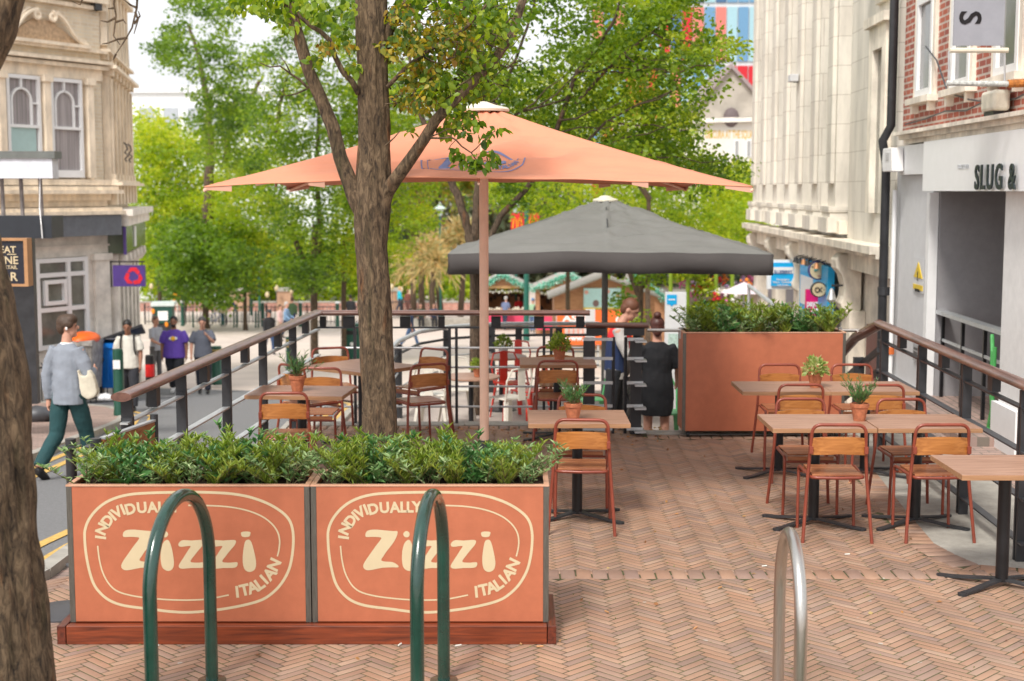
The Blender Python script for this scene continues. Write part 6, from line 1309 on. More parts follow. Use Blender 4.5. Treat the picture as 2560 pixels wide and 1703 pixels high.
# ---- bins
def bin_(u, Y, w, h, label, body, lid, open_=False, z=0):
    x = DX(u, Y, 900); o = thing('wheeled_bin', label, 'bin', (x, Y, gz(Y) + z)); MB().add([(-w * .42, -.35, .15), (w * .42, -.35, .15), (w * .42, .35, .15), (-w * .42, .35, .15), (-w / 2, -.45, h), (w / 2, -.45, h), (w / 2, .45, h), (-w / 2, .45, h)], [(0, 3, 2, 1), (4, 5, 6, 7), (0, 1, 5, 4), (1, 2, 6, 5), (2, 3, 7, 6), (3, 0, 4, 7)]).build('body', body, o, bevel=.02)
    for i in range(4): MB().box((-w * .36 + i * w * .22, -.45, .3), (-w * .33 + i * w * .22, -.40, h - .12)).build('rib', body, o)
    MB().box((-w / 2 - .02, -.48, h - .1), (w / 2 + .02, -.44, h)).build('rim', body, o)
    if open_: MB().add([(-w / 2, .4, h), (w / 2 + .1, .4, h + .12), (w / 2 + .25, -.45, h + .36), (-w / 2 + .15, -.5, h + .05), (-w / 2, .4, h + .05), (w / 2 + .1, .4, h + .17), (w / 2 + .25, -.45, h + .41), (-w / 2 + .15, -.5, h + .1)], [(0, 3, 2, 1), (4, 5, 6, 7), (0, 1, 5, 4), (1, 2, 6, 5), (2, 3, 7, 6), (3, 0, 4, 7)]).build('lid', lid, o)
    else: MB().ball((0, 0, h), (w * .56, .5, .15), 16).build('lid', lid, o, smooth=60)
    for s in (-1, 1): MB().lathe([(.1, -.03), (.1, .03)], n=14, Mx=Matrix.Translation((s * w * .36, -.3, .1)) @ Matrix.Rotation(R(90), 4, 'Y')).build('wheel', M['black'], o)
    return o
bin_(296, 30.2, .78, 1.12, 'bright blue wheeled bin with a black lid propped open, by the corner building', plain('bin_blue', (.0, .15, .55), .4), M['char'], True, .14)
bin_(212, 29.3, .56, 1.2, 'pale cluttered bin with a bright orange lid left of the blue bin', plain('bin_grey', (.3, .28, .26), .6, var=.4), plain('bin_orange', (.85, .13, .01), .4), False, .12)
for i, (u, Y, s_) in enumerate(((262, 28.9, .12), (272, 28.8, .09), (255, 28.85, .08), (88, 22.5, .22), (110, 23, .12))): p = (DX(u, Y, 960), Y, gz(Y) + s_ * .5 + .06); tag(MB().ball((0, 0, 0), (s_ * 1.3, s_, s_ * .7), 8).build('rubbish_bag', plain('bag_white', (.65, .65, .66), .5) if i != 3 else M['dgrey'], loc=p, smooth=60), ['small white litter bag at the foot of the blue bin', 'crumpled white bag by the blue bin wheel', 'small pale scrap between the two bins', 'dark grey sack on the pavement left of the walking man', 'pale bag on the pavement behind the walking man'][i], 'rubbish')
o = thing('litter_bin', 'dark green street litter bin behind the back chairs at left', 'bin', (DX(882, 52, 850), 52, gz(52))); MB().box((-.28, -.28, 0), (.28, .28, 1.15)).build('body', plain('bin_green', (.01, .09, .06), .4), o, bevel=.03); MB().box((-.3, -.3, 1.15), (.3, .3, 1.3)).build('hood', plain('bin_green', (.01, .09, .06), .4), o, bevel=.04); MB().box((-.2, -.31, .9), (.2, -.28, 1.05)).build('slot', M['black'], o); MB().ball((0, -.3, .55), .08, 10).build('badge', M['white'], o)
o = thing('utility_cart', 'dark green street cart with amber lamps and a white panel behind the man in grey', 'cart', (DX(407, 62, 800), 62, gz(62)), R(8)); gm = plain('cart_green', (.008, .06, .045), .4)
MB().box((-.42, 0, .95), (.42, 1.0, 1.75)).build('body', gm, o, bevel=.03); MB().box((-.5, -.05, 1.72), (.5, 1.1, 1.86)).build('roof', plain('cart_pale', (.55, .62, .6), .4), o); MB().box((-.2, -.03, 1.1), (.22, 0, 1.5)).build('panel', M['white'], o); MB().box((-.35, .05, .4), (.45, 1.0, .92)).build('chassis', M['char'], o)
for x, z in ((-.4, 1.5), (.16, .92)): MB().ball((x, -.05, z), (.08, .05, .12), 8).build('lamp', plain('amber_lamp', (.8, .25, .01), .3), o)
for x in (-.4, .4): MB().lathe([(.25, -.05), (.25, .05)], n=16, Mx=Matrix.Translation((x, .5, .25)) @ Matrix.Rotation(R(90), 4, 'Y')).build('wheel', M['black'], o)
o = thing('bicycle', 'blue bicycle with a pale basket parked by the iron fence', 'bicycle', (DX(541, 81, 815), 81, gz(81)), R(60)); bl = plain('bike_blue', (.05, .12, .35), .35)
for y in (-.5, .52): MB().tube([(0, y + .33 * math.cos(a), .34 + .33 * math.sin(a)) for a in [i * math.pi / 10 for i in range(20)]], .02, 6, closed=True).build('wheel', M['black'], o)
MB().tube([(0, .52, .34), (0, .15, .75), (0, -.35, .8), (0, -.5, .34)], .022, 6).tube([(0, .15, .8), (0, .0, .32), (0, -.35, .8)], .02, 6).tube([(0, .52, .34), (0, 0, .32)], .018, 6).build('frame', bl, o); MB().tube([(-.28, -.3, 1.02), (0, -.38, 1.0), (.28, -.3, 1.02)], .016, 6).tube([(0, -.38, 1.0), (0, -.36, .78)], .018, 6).build('handlebar', M['galv'], o); MB().box((-.08, .08, .86), (.08, .32, .92)).build('saddle', M['black'], o, bevel=.02); MB().box((-.2, -.75, .8), (.2, -.42, 1.1)).build('basket', M['cream'], o)
# ================================================================ MARKET HUTS
garl = leafmat('tinsel_green', [(.03, .3, .2), (.1, .5, .36), (.35, .68, .55), (.6, .8, .7)], .2, .4)
def hut(name, label, u0, u1, vw, up_, vp, Y, depth, opening, garland=True, poster=None):
    a, b = D(u0, vw, Y), D(u1, vw, Y); pk = D(up_, vp, Y); g = gz(Y); o = thing(name, label, 'kiosk', (0, 0, 0), group='wooden market huts'); zw = a.z
    w = MB()
    if opening:
        zo0, zo1 = g + 1.0, zw - .12; w.box((a.x, Y, g), (b.x, Y + .1, zo0)).box((a.x, Y, zo0), (a.x + .2, Y + .1, zw)).box((b.x - .2, Y, zo0), (b.x, Y + .1, zw)); MB().box((a.x, Y - .02, zo1), (b.x, Y + .1, zo1 + .14)).build('lintel', plain('pale_lintel', (.6, .36, .16), .7), o)
        MB().box((a.x + .1, Y + depth - .1, g), (b.x - .1, Y + depth, zw)).build('back_wall', M['hutwood'], o); MB().box((a.x, Y + .1, g), (a.x + .1, Y + depth, zw)).box((b.x - .1, Y + .1, g), (b.x, Y + depth, zw)).build('side_wall', M['hutwood'], o)
        MB().box((a.x - .05, Y - .35, zo0 - .05), (b.x + .05, Y + .1, zo0)).build('counter', M['hutwood'], o); rg = random.Random(int(u0))
        gd = MB()
        for i in range(16): x = a.x + .3 + (b.x - a.x - .6) * i / 15; r = rg.uniform(.05, .11); gd.ball((x, Y - .15, zo0 + r), (r, r, r * 1.3), 8)
        gd.build('goods', plain('pale_goods', (.62, .55, .45), .6, var=.3), o)
        gd = MB()
        for i in range(14): x = a.x + .3 + (b.x - a.x - .6) * i / 13; gd.ball((x, Y + .0, zo1 - .12 - rg.uniform(0, .1)), .075, 8)
        gd.build('baubles', plain('white_baubles', (.72, .7, .66), .4), o)
        rs = np.random.RandomState(int(u0)); P = np.stack([rs.uniform(a.x + .2, b.x - .2, 160), Y + rs.normal(0, .05, 160), zo1 - rs.uniform(0, .22, 160)], 1); V, Fq, k = leaves(P, .12, rs); fast('greenery', V, Fq, rs.rand(160), G2, o)
        gd = MB()
        for i in range(10): x = a.x + .3 + (b.x - a.x - .6) * i / 9; z = zo0 + .2 + rg.uniform(0, .5); gd.box((x, Y + depth - .4, z), (x + .2, Y + depth - .2, z + .25))
        gd.build('stock', plain('dark_stock', (.08, .05, .04), .7, var=.5), o)
        MB().box((a.x + .05, Y - .38, g + .25), (b.x - .05, Y - .36, zo0 - .06)).build('counter_cloth', plain('pink_cloth', (.62, .05, .12), .7), o)
    else: w.box((a.x, Y, g - .2), (b.x, Y + depth, zw))
    w.build('wall', M['hutwood'], o)
    MB().prism([(a.x, zw), (b.x, zw), (pk.x, pk.z)], depth, Matrix.Translation((0, Y, 0))).build('gable', M['hutwood'], o)
    ev = .28; dl = (Vector((a.x, 0, zw)) - Vector((pk.x, 0, pk.z))).normalized() * ev; dr = (Vector((b.x, 0, zw)) - Vector((pk.x, 0, pk.z))).normalized() * ev; th = .07
    lf = [(a.x + dl.x, zw + dl.z), (pk.x, pk.z + .01), (pk.x, pk.z + .01 + th), (a.x + dl.x, zw + dl.z + th)]; rt = [(pk.x, pk.z + .01), (b.x + dr.x, zw + dr.z), (b.x + dr.x, zw + dr.z + th), (pk.x, pk.z + .01 + th)]
    for p in (lf, rt): MB().prism(p, depth + .5, Matrix.Translation((0, Y - .25, 0))).build('roof', plain('pale_roof_felt', (.33, .3, .27), .85), o)
    if garland:
        rs = np.random.RandomState(int(Y)); P = []
        for p0, p1 in (((a.x + dl.x, zw + dl.z), (pk.x, pk.z)), ((pk.x, pk.z), (b.x + dr.x, zw + dr.z))):
            for _ in range(650): t = rs.rand(); q = rs.normal(0, .085, 3); P.append((p0[0] + (p1[0] - p0[0]) * t + q[0], Y - .32 + q[1], p0[1] + (p1[1] - p0[1]) * t + q[2] + .02 - .1 * math.sin(math.pi * t)))
        P = np.array(P); V, Fq, k = leaves(P, .13, rs, aspect=.4); fast('garland', V, Fq, rs.rand(len(P)), garl, o)
    return o
hut('market_hut', 'open wooden market hut with a green garland and white baubles, left of the green pole', 1196, 1322, 716, 1256, 686, 78, 2.4, True)
hut('market_hut', 'open wooden market hut with a green garland, right of the green pole', 1340, 1480, 718, 1421, 684, 72, 2.4, True)
hc = hut('market_hut', 'closed plank hut with a colourful poster behind the grey parasol pole', 1386, 1637, 741, 1508, 694, 60, 3, False, garland=False)
a, c = D(1459, 773, 59.9), D(1552, 721, 59.9); pz = MB().box((a.x, 59.88, a.z), (c.x, 59.99, c.z)).build('poster', plain('poster_blue', (.45, .68, .72), .5, var=.06), hc)
pa = MB(); 
for u, v, r in ((1466, 731, .09), (1520, 729, .09), (1545, 741, .09)): p = D(u, v, 59.86); pa.ball((p.x, 59.875, p.z), (r, .01, r), 10)
pa.build('poster_dots', plain('poster_pink', (.7, .35, .3), .5), pz); p = D(1490, 759, 59.8); MB().ball((p.x, 59.87, p.z), (.13, .01, .15), 12).build('poster_figure', plain('poster_dark', (.2, .12, .12), .5), pz); MB().box((a.x, 59.86, a.z), (c.x, 59.875, a.z + .07)).build('poster_border', plain('poster_yellow', (.8, .6, .1), .5), pz)
hut('market_hut', 'small wooden hut with a long green garland behind the young tree', 1560, 1668, 752, 1590, 672, 66, 3, False)
# orange banners with white writing
o = thing('orange_banner', 'bright orange banner with white web address lettering behind the man on his phone', 'banner'); Y = 46; om = plain('banner_orange', (.8, .13, .02), .55, var=.03)
a, c = D(1392, 862, Y), D(1600, 776, Y); MB().box((a.x, Y, a.z), (c.x, Y + .04, c.z)).build('fabric', om, o)
for u in (1392, 1496, 1600): x = D(u, 800, Y).x; MB().box((x - .03, Y + .05, gz(Y)), (x + .03, Y + .1, c.z)).build('post', M['galv'], o)
txt(o, 'ASPI', 1436, 796, Y, .28, M['white'], .8, .03); txt(o, 'www.c', 1440, 847, Y, .26, M['white'], .72, .03); txt(o, 'OPEN', 1570, 800, Y, .34, M['white'], .8, .03)
a, c = D(1412, 836, Y - .02), D(1468, 820, Y - .02)
for i in range(5): MB().box((a.x + i * .15, Y - .02, a.z), (a.x + i * .15 + .12, Y - .001, c.z)).build('picture', plain('banner_picture', (.55, .45, .42), .5, var=.3), o)
o = thing('map_sign', 'tall white map panel with a blue square at its top, left of the plain planter', 'sign', (0, 0, 0)); Y = 26; a, c = D(1662, 900, Y), D(1716, 731, Y)
MB().box((a.x, Y, gz(Y)), (c.x, Y + .12, c.z)).build('panel', plain('sign_white', (.72, .74, .76), .4, var=.02), o); a, c = D(1667, 761, Y), D(1692, 737, Y); b_ = MB().box((a.x, Y - .01, a.z), (c.x, Y - .001, c.z)); m_ = (a.x + c.x) / 2; b_.prism([(m_ - .04, a.z), (m_ + .04, a.z), (m_, a.z - .04)], .008, Matrix.Translation((0, Y - .01, 0))); b_.build('blue_square', blue, o); MB().box((a.x + .03, Y - .014, (a.z + c.z) / 2 - .01), (c.x - .03, Y - .0101, (a.z + c.z) / 2 + .012)).build('text_strip', M['white'], o)
a, c = D(1670, 880, Y), D(1708, 835, Y); MB().box((a.x, Y - .008, a.z), (c.x, Y - .001, c.z)).build('map_print', plain('map_green', (.5, .66, .6), .5, var=.25, scale=20), o)
o = thing('white_post_panel', 'pale board standing at the right end of the back railing', 'sign'); a, c = D(1464, 806, 30), D(1488, 774, 30); MB().box((a.x, 30, gz(30)), (c.x, 30.1, c.z)).build('board', M['lgrey'], o)
# flower stall
for i, u in enumerate((1677, 1720, 1790, 1831)):
    o = thing('green_stall_pole', 'lime green pole of the flower stall, %s from the left' % ['first', 'second', 'third', 'fourth'][i], 'pole', (DX(u, 31, 700), 31, gz(31)), group='lime green stall poles'); h = D(u, 640, 31).z - gz(31); MB().lathe([(.045, 0), (.045, h)], n=10).build('pole', plain('lime_pole', (.2, .3, .02), .5), o)
o = thing('stall_awning', 'red and white striped awning of the flower stall', 'awning'); aw = MB(); aw2 = MB(); a, c = D(1660, 668, 31.5), D(1905, 655, 31.5)
for i in range(20): x = a.x + (c.x - a.x) * i / 20; (aw if i % 2 else aw2).box((x, 31, a.z), (x + (c.x - a.x) / 20, 32.6, a.z + .12))
aw.build('red_stripe', M['redp'], o); aw2.build('white_stripe', M['white'], o)
fl = [('pink', (.75, .2, .45)), ('yellow', (.85, .6, .02)), ('white', (.8, .78, .75)), ('orange', (.8, .25, .03)), ('lilac', (.6, .4, .75)), ('red', (.65, .03, .04))]
rg = random.Random(3)
for i in range(30):
    u, v = rg.uniform(1690, 1885), rg.uniform(690, 782); nm, cc_ = fl[i % 6]; p = D(u, v, 30.5 + rg.uniform(0, 3)); f = MB()
    for k in range(9): f.ball((rg.gauss(0, .07), rg.gauss(0, .06), rg.gauss(0, .055)), rg.uniform(.025, .05), 6)
    tag(f.build('flower_bunch', plain('petal_' + nm, cc_, .6), loc=p), '%s flower bunch among the stall flowers behind the plain planter' % nm, 'flowers', nm + ' flower bunches on the stall')
mass('stall_greenery', None, None, [[(1690, 760), (1890, 745), (1890, 790), (1690, 800)], [(1695, 672), (1760, 668), (1765, 690), (1700, 700)], [(1735, 700), (1775, 700), (1780, 735), (1740, 735)]], 31.2, .4, 130, 24, .16, .09, G2, 61)
o = thing('flower_stand', 'tiered stand carrying the flower bunches', 'stand'); MB().box((DX(1690, 32), 31.5, gz(32)), (DX(1890, 32), 34, D(1800, 775, 31.5).z)).box((DX(1690, 33), 33, gz(32)), (DX(1890, 33), 34.5, D(1800, 735, 33).z)).build('tier', plain('stand_board', (.5, .44, .36), .8, var=.3), o)
o = thing('small_parasol', 'small pale pink parasol over the flower stall', 'umbrella', D(1860, 720, 30)); MB().lathe([(.5, -.1), (.02, .12)], n=12).build('canopy', plain('pale_pink_cloth', (.72, .62, .68), .8), o); MB().lathe([(.02, -1.6), (.02, 0)], n=8).build('pole', M['galv'], o)
# stair handrail beside the stone building
o = thing('metal_handrail', 'pale sloping handrail outside the stone building shops', 'railing'); MB().tube([D(1872, 714, 28), D(1925, 755, 26), D(1950, 778, 25)], .04, 8).build('rail', M['galv'], o); MB().tube([D(1872, 714, 28), D(1872, 840, 28)], .03, 8).build('post', M['galv'], o)
# ================================================================ PEOPLE
def loft(mb, secs, n=16):
    """secs: (x,y,z,rx,ry) horizontal ellipses bottom to top"""
    o = len(mb.v)
    for x, y, z, rx, ry in secs:
        for j in range(n): a = 2 * math.pi * j / n; mb.v.append((x + rx * math.cos(a), y + ry * math.sin(a), z))
    for i in range(len(secs) - 1):
        for j in range(n): a = o + i * n; mb.f.append((a + j, a + (j + 1) % n, a + n + (j + 1) % n, a + n + j))
    mb.f.append(tuple(o + j for j in reversed(range(n)))); mb.f.append(tuple(o + (len(secs) - 1) * n + j for j in range(n)))
def rem(o, vox, it=3, f=.6, folds=0):
    if folds:
        if 'folds' not in bpy.data.textures: tx = bpy.data.textures.new('folds', 'CLOUDS'); tx.noise_scale = .17; tx.noise_depth = 2
    m = o.modifiers.new('remesh', 'REMESH'); m.mode = 'VOXEL'; m.voxel_size = vox; m.use_smooth_shade = True
    s = o.modifiers.new('smooth', 'SMOOTH'); s.factor = f; s.iterations = it
    if folds: d = o.modifiers.new('folds', 'DISPLACE'); d.texture = bpy.data.textures['folds']; d.strength = folds; d.mid_level = .5
    return o
def person(label, x, y, rz, h=1.74, z=None, shirt=None, sleeve='long', pants=None, shoes=None, hair=None, hairstyle='short', skin=None, legs=((10, 5), (-12, 12)), arms=((-8, 6, 10), (8, 6, 10)),
           lean=0, headturn=0, headdown=0, vox=.014, build=1.0, dress=None, sit=False, group=None, fingers=True, cap=None, loose=1.0):
    skin = skin or M['skin']; k = h / 1.75; o = thing('person', label, 'person', (x, y, gz(y) if z is None else z), R(rz), group); o.scale = (k, k, k)
    B = MB(); T = MB(); P = MB(); hip_z = .93; J = {}
    V3 = Vector; ln = math.sin(R(lean)); up = lambda zz: -ln * max(0, zz - .95)
    # legs
    low = 0; feet = []
    for s, (a, kn) in zip((1, -1), legs):
        a, kn = R(a), R(kn); hp = V3((s * .09, 0, hip_z)); kne = hp + V3((s * .01, -math.sin(a) * .44, -math.cos(a) * .44)); an = kne + V3((0, -math.sin(a - kn) * .42, -math.cos(a - kn) * .42)); J[('hip', s)] = (hp, kne, an); low = min(low, an.z - .075) if len(feet) else an.z - .075; feet.append((s, kne, an, a - kn))
    dz = -low if not sit else 0
    if sit: dz = 0
    sh = V3((0, 0, dz)); 
    for s, kne, an, fa in feet:
        hp = J[('hip', s)][0] + sh; kne = kne + sh; an = an + sh; B.tube([hp, kne, an], [.075, .055, .04], 12)
        pit = max(-.1, min(1.0, -fa * .9)); fd = V3((0, -math.cos(pit), -math.sin(pit))); toe = an + V3((0, .0, -.045)) + fd * .17; heel = an + V3((0, .04, -.04)); S = MB().tube([heel - fd * .0, an + V3((0, 0, -.035)), an + fd * .08 + V3((0, 0, -.045)), toe], [.042, .05, .045, .034], 12)
        rem(S.build('shoe', shoes or M['black'], o), vox)
        if pants and not dress: P.tube([hp + V3((0, 0, .02)), hp.lerp(kne, .5), kne, kne.lerp(an, .6), an + (kne - an).normalized() * .01], [.105 * build, .092 * build * loose, .075 * loose, .068 * loose, .06 * loose], 14)
    hz = hip_z + dz
    def tor(zz): return zz + dz
    b = build
    # torso (skin under the clothes) and clothes
    sec = [(0, 0, tor(.9), .14 * b, .1 * b), (0, up(1.05), tor(1.05), .13 * b, .095 * b), (0, up(1.25), tor(1.25), .155 * b, .105 * b), (0, up(1.4), tor(1.4), .16 * b, .09), (0, up(1.47), tor(1.47), .085, .06)]
    loft(B, sec); nb = V3((0, up(1.46), tor(1.45))); fd = R(headdown); hc = nb + V3((0, -.03 - math.sin(fd) * .16, .2 - (1 - math.cos(fd)) * .1)); B.tube([nb, nb.lerp(hc, .5) + V3((0, .005, 0)), hc - V3((0, 0, .03))], [.062, .052, .055], 14)
    HM = Matrix.Translation(hc) @ Matrix.Rotation(R(headturn), 4, 'Z') @ Matrix.Rotation(fd, 4, 'X')
    B.ball((0, .01, .02), (.077, .097, .105), 20, HM).ball((0, -.03, -.055), (.055, .062, .065), 14, HM).ball((0, -.1, -.01), (.014, .02, .024), 8, HM).ball((0, -.085, -.052), (.026, .012, .008), 8, HM).ball((0, -.075, -.095), (.025, .018, .016), 8, HM)
    for s in (-1, 1): B.ball((s * .079, .012, -.005), (.012, .02, .032), 8, HM); B.ball((s * .03, -.083, .035), (.02, .01, .006), 8, HM)
    for s in (-1, 1): MB().ball((s * .03, -.088, .012), (.012, .006, .007), 8, HM).build('eye', M['hairk'], o)
    if shirt and not dress:
        loft(T, [(0, 0, tor(.83), .178 * b * loose, .14 * b * loose), (0, 0, tor(.93), .176 * b * loose, .136 * b * loose), (0, up(1.1), tor(1.1), .16 * b * loose, .12 * b * loose), (0, up(1.28), tor(1.28), .172 * b, .125 * b), (0, up(1.41), tor(1.41), .165 * b, .1), (0, up(1.475), tor(1.475), .09, .068)])
    if pants and not dress: loft(P, [(0, 0, hz - .1, .14 * b, .11 * b), (0, 0, hz, .152 * b, .118 * b), (0, 0, hz + .1, .145 * b, .108 * b)])
    for s, (a, out, el) in zip((1, -1), [q[:3] for q in arms]):
        ex = arms[0 if s == 1 else 1]; inw = ex[3] if len(ex) > 3 else 0
        a, out, el = R(a), R(out), R(el); sp = V3((s * .175 * b, up(1.41), tor(1.41))); e = sp + V3((s * math.sin(out), -math.sin(a) * math.cos(out), -math.cos(a) * math.cos(out))) * .29; fdv = V3((-s * inw, -math.sin(a + el), -math.cos(a + el))).normalized(); wv = e + fdv * .26
        B.tube([sp, sp.lerp(e, .5), e, e.lerp(wv, .35), wv], [.055, .05, .042, .04, .026], 12)
        # hand
        side = fdv.cross(V3((1, 0, 0))).normalized(); lat = V3((0, -1, 0)) if abs(fdv.y) < .7 else V3((0, 0, 1)); lat = (lat - fdv * lat.dot(fdv)).normalized(); nrm = fdv.cross(lat) * s
        pc = wv + fdv * .045; B.tube([wv, wv + fdv * .03, wv + fdv * .075], [.024, .03, .03], 10)
        for q in (-1.5, -.5, .5, 1.5):
            L = (.075, .082, .078, .062)[int(q + 1.5)]; p0 = wv + fdv * .07 + lat * (.0165 * q * -1); p1 = p0 + fdv * L * .5 + nrm * .006; p2 = p1 + fdv * L * .42 + nrm * .022; B.tube([p0, p1, p2], [.0095, .009, .0075], 8)
        p0 = wv + fdv * .03 + lat * .024; B.tube([p0, p0 + fdv * .03 + lat * .022, p0 + fdv * .062 + lat * .026 + nrm * .01], [.012, .0105, .0085], 8)
        J[('arm', s)] = (sp, e, wv)
        if shirt or dress:
            tgt = T
            if sleeve == 'long': tgt.tube([sp + V3((-s * .03, 0, .01)), sp.lerp(e, .5), e, e.lerp(wv, .5), wv - fdv * .0], [.075, .07 * loose, .062 * loose, .055 * loose, .038 * loose], 12)
            else: tgt.tube([sp + V3((-s * .03, 0, .015)), sp.lerp(e, .45), sp.lerp(e, .85)], [.078, .072 * loose, .07 * loose], 12)
    if dress: loft(T, [(0, .02, tor(.6), .18, .14), (0, .01, tor(.68), .2 * b, .15), (0, 0, tor(.8), .21 * b, .155 * b), (0, .01, tor(.95), .2 * b, .15 * b), (0, 0, tor(1.12), .18 * b, .135 * b), (0, 0, tor(1.3), .19 * b, .13 * b), (0, 0, tor(1.41), .18 * b, .1), (0, 0, tor(1.48), .085, .065)])
    rem(B.build('body', skin, o), vox * .85, 2, .5)
    if T.v: rem(T.build('dress' if dress else 'shirt', dress or shirt, o), vox, 3, .6, .02)
    if P.v: rem(P.build('trousers', pants, o), vox, 3, .6, .024)
    H = MB()
    if hair and not cap:
        H.ball((0, .022, .045), (.088, .1, .092), 20, HM)
        if hairstyle in ('short', 'mop', 'bun'): H.ball((0, .06, -.0), (.078, .062, .09), 16, HM)
        if hairstyle == 'mop':
            H.ball((0, -.03, .075), (.088, .075, .065), 16, HM)
            for s in (-1, 1): H.ball((s * .07, .0, .03), (.026, .07, .05), 10, HM)
        if hairstyle == 'bun': H.ball((0, .07, .15), (.05, .05, .045), 12, HM); H.ball((0, .09, -.05), (.05, .04, .06), 10, HM)
        if hairstyle == 'curly': [H.ball((.06 * math.cos(a), .02 + .06 * math.sin(a), .1), .035, 8, HM) for a in [i for i in range(6)]]
        ho = rem(H.build('hair', hair, o), vox * .85, 2, .5)
    if cap: MB().ball((0, .02, .05), (.092, .105, .085), 16, HM).ball((0, -.1, .045), (.06, .06, .012), 12, HM).build('cap', cap, o, smooth=60)
    return o, J, HM, dz
cl = lambda n, c: plain('cloth_' + n, c, .85, bump=.25, bscale=18, var=.08)
knit = mat('grey_sweatshirt', (.24, .265, .31), .95, var=.1, scale=5, bump=.35, bscale=9)
# walking man at left, seen from behind, head turned to his right
wx, wy = DX(168, 15.1, 900), 15.1
o, J, HM, dz = person('young man walking away in a grey sweatshirt and dark green trousers with a cloth bag', wx, wy, 158, 1.76, z=gz(15.1) - .03, shirt=knit, pants=cl('bottle_green', (.012, .055, .06)), shoes=plain('black_trainers', (.01, .01, .012), .6), hair=M['hairb'], hairstyle='mop',
  legs=((-12, 32), (19, 5)), arms=((-8, 13, 8), (2, 17, 95, .45)), headturn=-58, vox=.009, loose=1.12, build=.94)
e = MB().ball((.0, 0, 0), (.008, .012, .02), 8, HM @ Matrix.Translation((-.088, .005, -.012))).build('earbud', M['white'], o)
e = MB().lathe([(.075, 0), (.062, .022)], (0, 0, dz + 1.465), 20).build('collar', M['white'], o)
# tote bag on his far arm
bag = MB(); q = lambda u, v: D(60 + u / 3.486, 760 + v / 3.486, 14.93)
pts = [(462, 570), (478, 640), (485, 720), (505, 800), (560, 835), (620, 815), (645, 770), (632, 700), (605, 620), (570, 575), (545, 580), (560, 620), (520, 632), (495, 625), (478, 572)]
bag.prism([(q(*p).x, q(*p).z) for p in pts], .1, Matrix.Translation((0, 14.9, 0))); b_ = rem(bag.build('tote_bag', mat('natural_canvas', (.6, .55, .44), .9, var=.12, scale=6, bump=.4, bscale=14)), .012, 8, .8)
tag(b_, 'cream canvas tote bag hanging from the arm of the walking man', 'bag')
# woman in black dress, back to us on the steps
person('woman in a loose black dress seen from behind, auburn hair in a bun', 1.58, 15.4, 176, 1.6, z=PZ, dress=cl('black_dress', (.006, .0065, .009)), sleeve='short', hair=M['hairr'], hairstyle='bun', shoes=M['black'], arms=((4, 14, 10), (14, 16, 34)), legs=((2, 2), (-2, 4)), vox=.01, build=1.0, loose=1.2)
# man with phone
o, J, HM, dz = person('man in a red, navy and grey jacket looking down at a phone', 1.2, 16.35, 78, 1.74, z=PZ, shirt=cl('pale_grey_jersey', (.42, .4, .38)), pants=cl('near_black', (.015, .016, .02)), hair=plain('brown_red_hair', (.13, .05, .025), .6), arms=((18, 10, 72, .25), (22, 10, 66, .3)), legs=((4, 4), (-6, 6)), headdown=32, vox=.011, lean=6)
v = MB(); loft(v, [(0, 0, dz + .9, .175, .135), (0, -.01, dz + 1.1, .176, .136), (0, -.03, dz + 1.3, .19, .14), (0, -.045, dz + 1.4, .17, .115)]); rem(v.build('waistcoat', cl('navy', (.015, .03, .09)), o), .012)
v = MB(); loft(v, [(0, -.04, dz + 1.3, .195, .146), (0, -.045, dz + 1.36, .192, .14), (0, -.05, dz + 1.44, .15, .1)]); rem(v.build('red_yoke', cl('bright_red', (.6, .02, .025)), o), .012)
v = MB().tube([(0, -.06, dz + 1.44), (0, -.14, dz + 1.3), (0, -.15, dz + 1.1)], .05, 8); rem(v.build('lapel', cl('bright_red', (.6, .02, .025)), o), .012)
p = Matrix.Translation((1.2, 16.35, PZ)) @ Matrix.Rotation(R(78), 4, 'Z') @ (J[('arm', 1)][2] * (1.74 / 1.75)); tag(MB().box((-.035, -.005, -.07), (.035, .005, .07)).build('phone', M['black'], loc=(p.x + .1, p.y - .0, p.z + .03), bevel=.004), 'dark phone held in the hands of the man in the red and navy jacket', 'phone')
o = thing('person', 'purple shirted onlooker half hidden between the two stair posts', 'person', (1.32, 17.6, PZ)) if False else None
# group by the corner
person('young man in a white T-shirt with black backpack straps walking past the bins', DX(322, 26.6, 900), 26.6, 6, 1.7, shirt=cl('white_tee', (.62, .6, .54)), sleeve='short', pants=cl('black_jeans', (.025, .027, .035)), hair=M['hairk'], skin=M['skin2'], arms=((6, 12, 14), (-8, 12, 12)), legs=((14, 6), (-12, 18)), headdown=18, loose=1.2, shoes=M['black'])
o_ = bpy.data.objects[[x.name for x in bpy.data.objects if x.get('label', '').startswith('young man in a white T')][0]]
for s in (-1, 1): MB().tube([(s * .1, .08, 1.46), (s * .115, -.04, 1.47), (s * .125, -.135, 1.36), (s * .13, -.14, 1.2), (s * .15, -.08, 1.08)], .018, 6).build('backpack_strap', M['black'], o_)
MB().ball((0, .2, 1.25), (.15, .09, .24), 14).build('backpack', M['black'], o_, smooth=60)
o, J, HM, dz = person('bearded man in a purple T-shirt with a yellow and white emblem', DX(437, 33, 900), 33, 4, 1.79, shirt=cl('purple_tee', (.12, .06, .38)), sleeve='short', pants=cl('black_jeans', (.025, .027, .035)), hair=M['hairk'], skin=M['skin2'], arms=((4, 14, 12), (-4, 14, 12)), legs=((12, 6), (-10, 16)), build=1.18, loose=1.25, shoes=M['white'])
MB().ball((0, -.045, -.075), (.055, .05, .05), 12, HM).build('beard', M['hairk'], o, smooth=60)
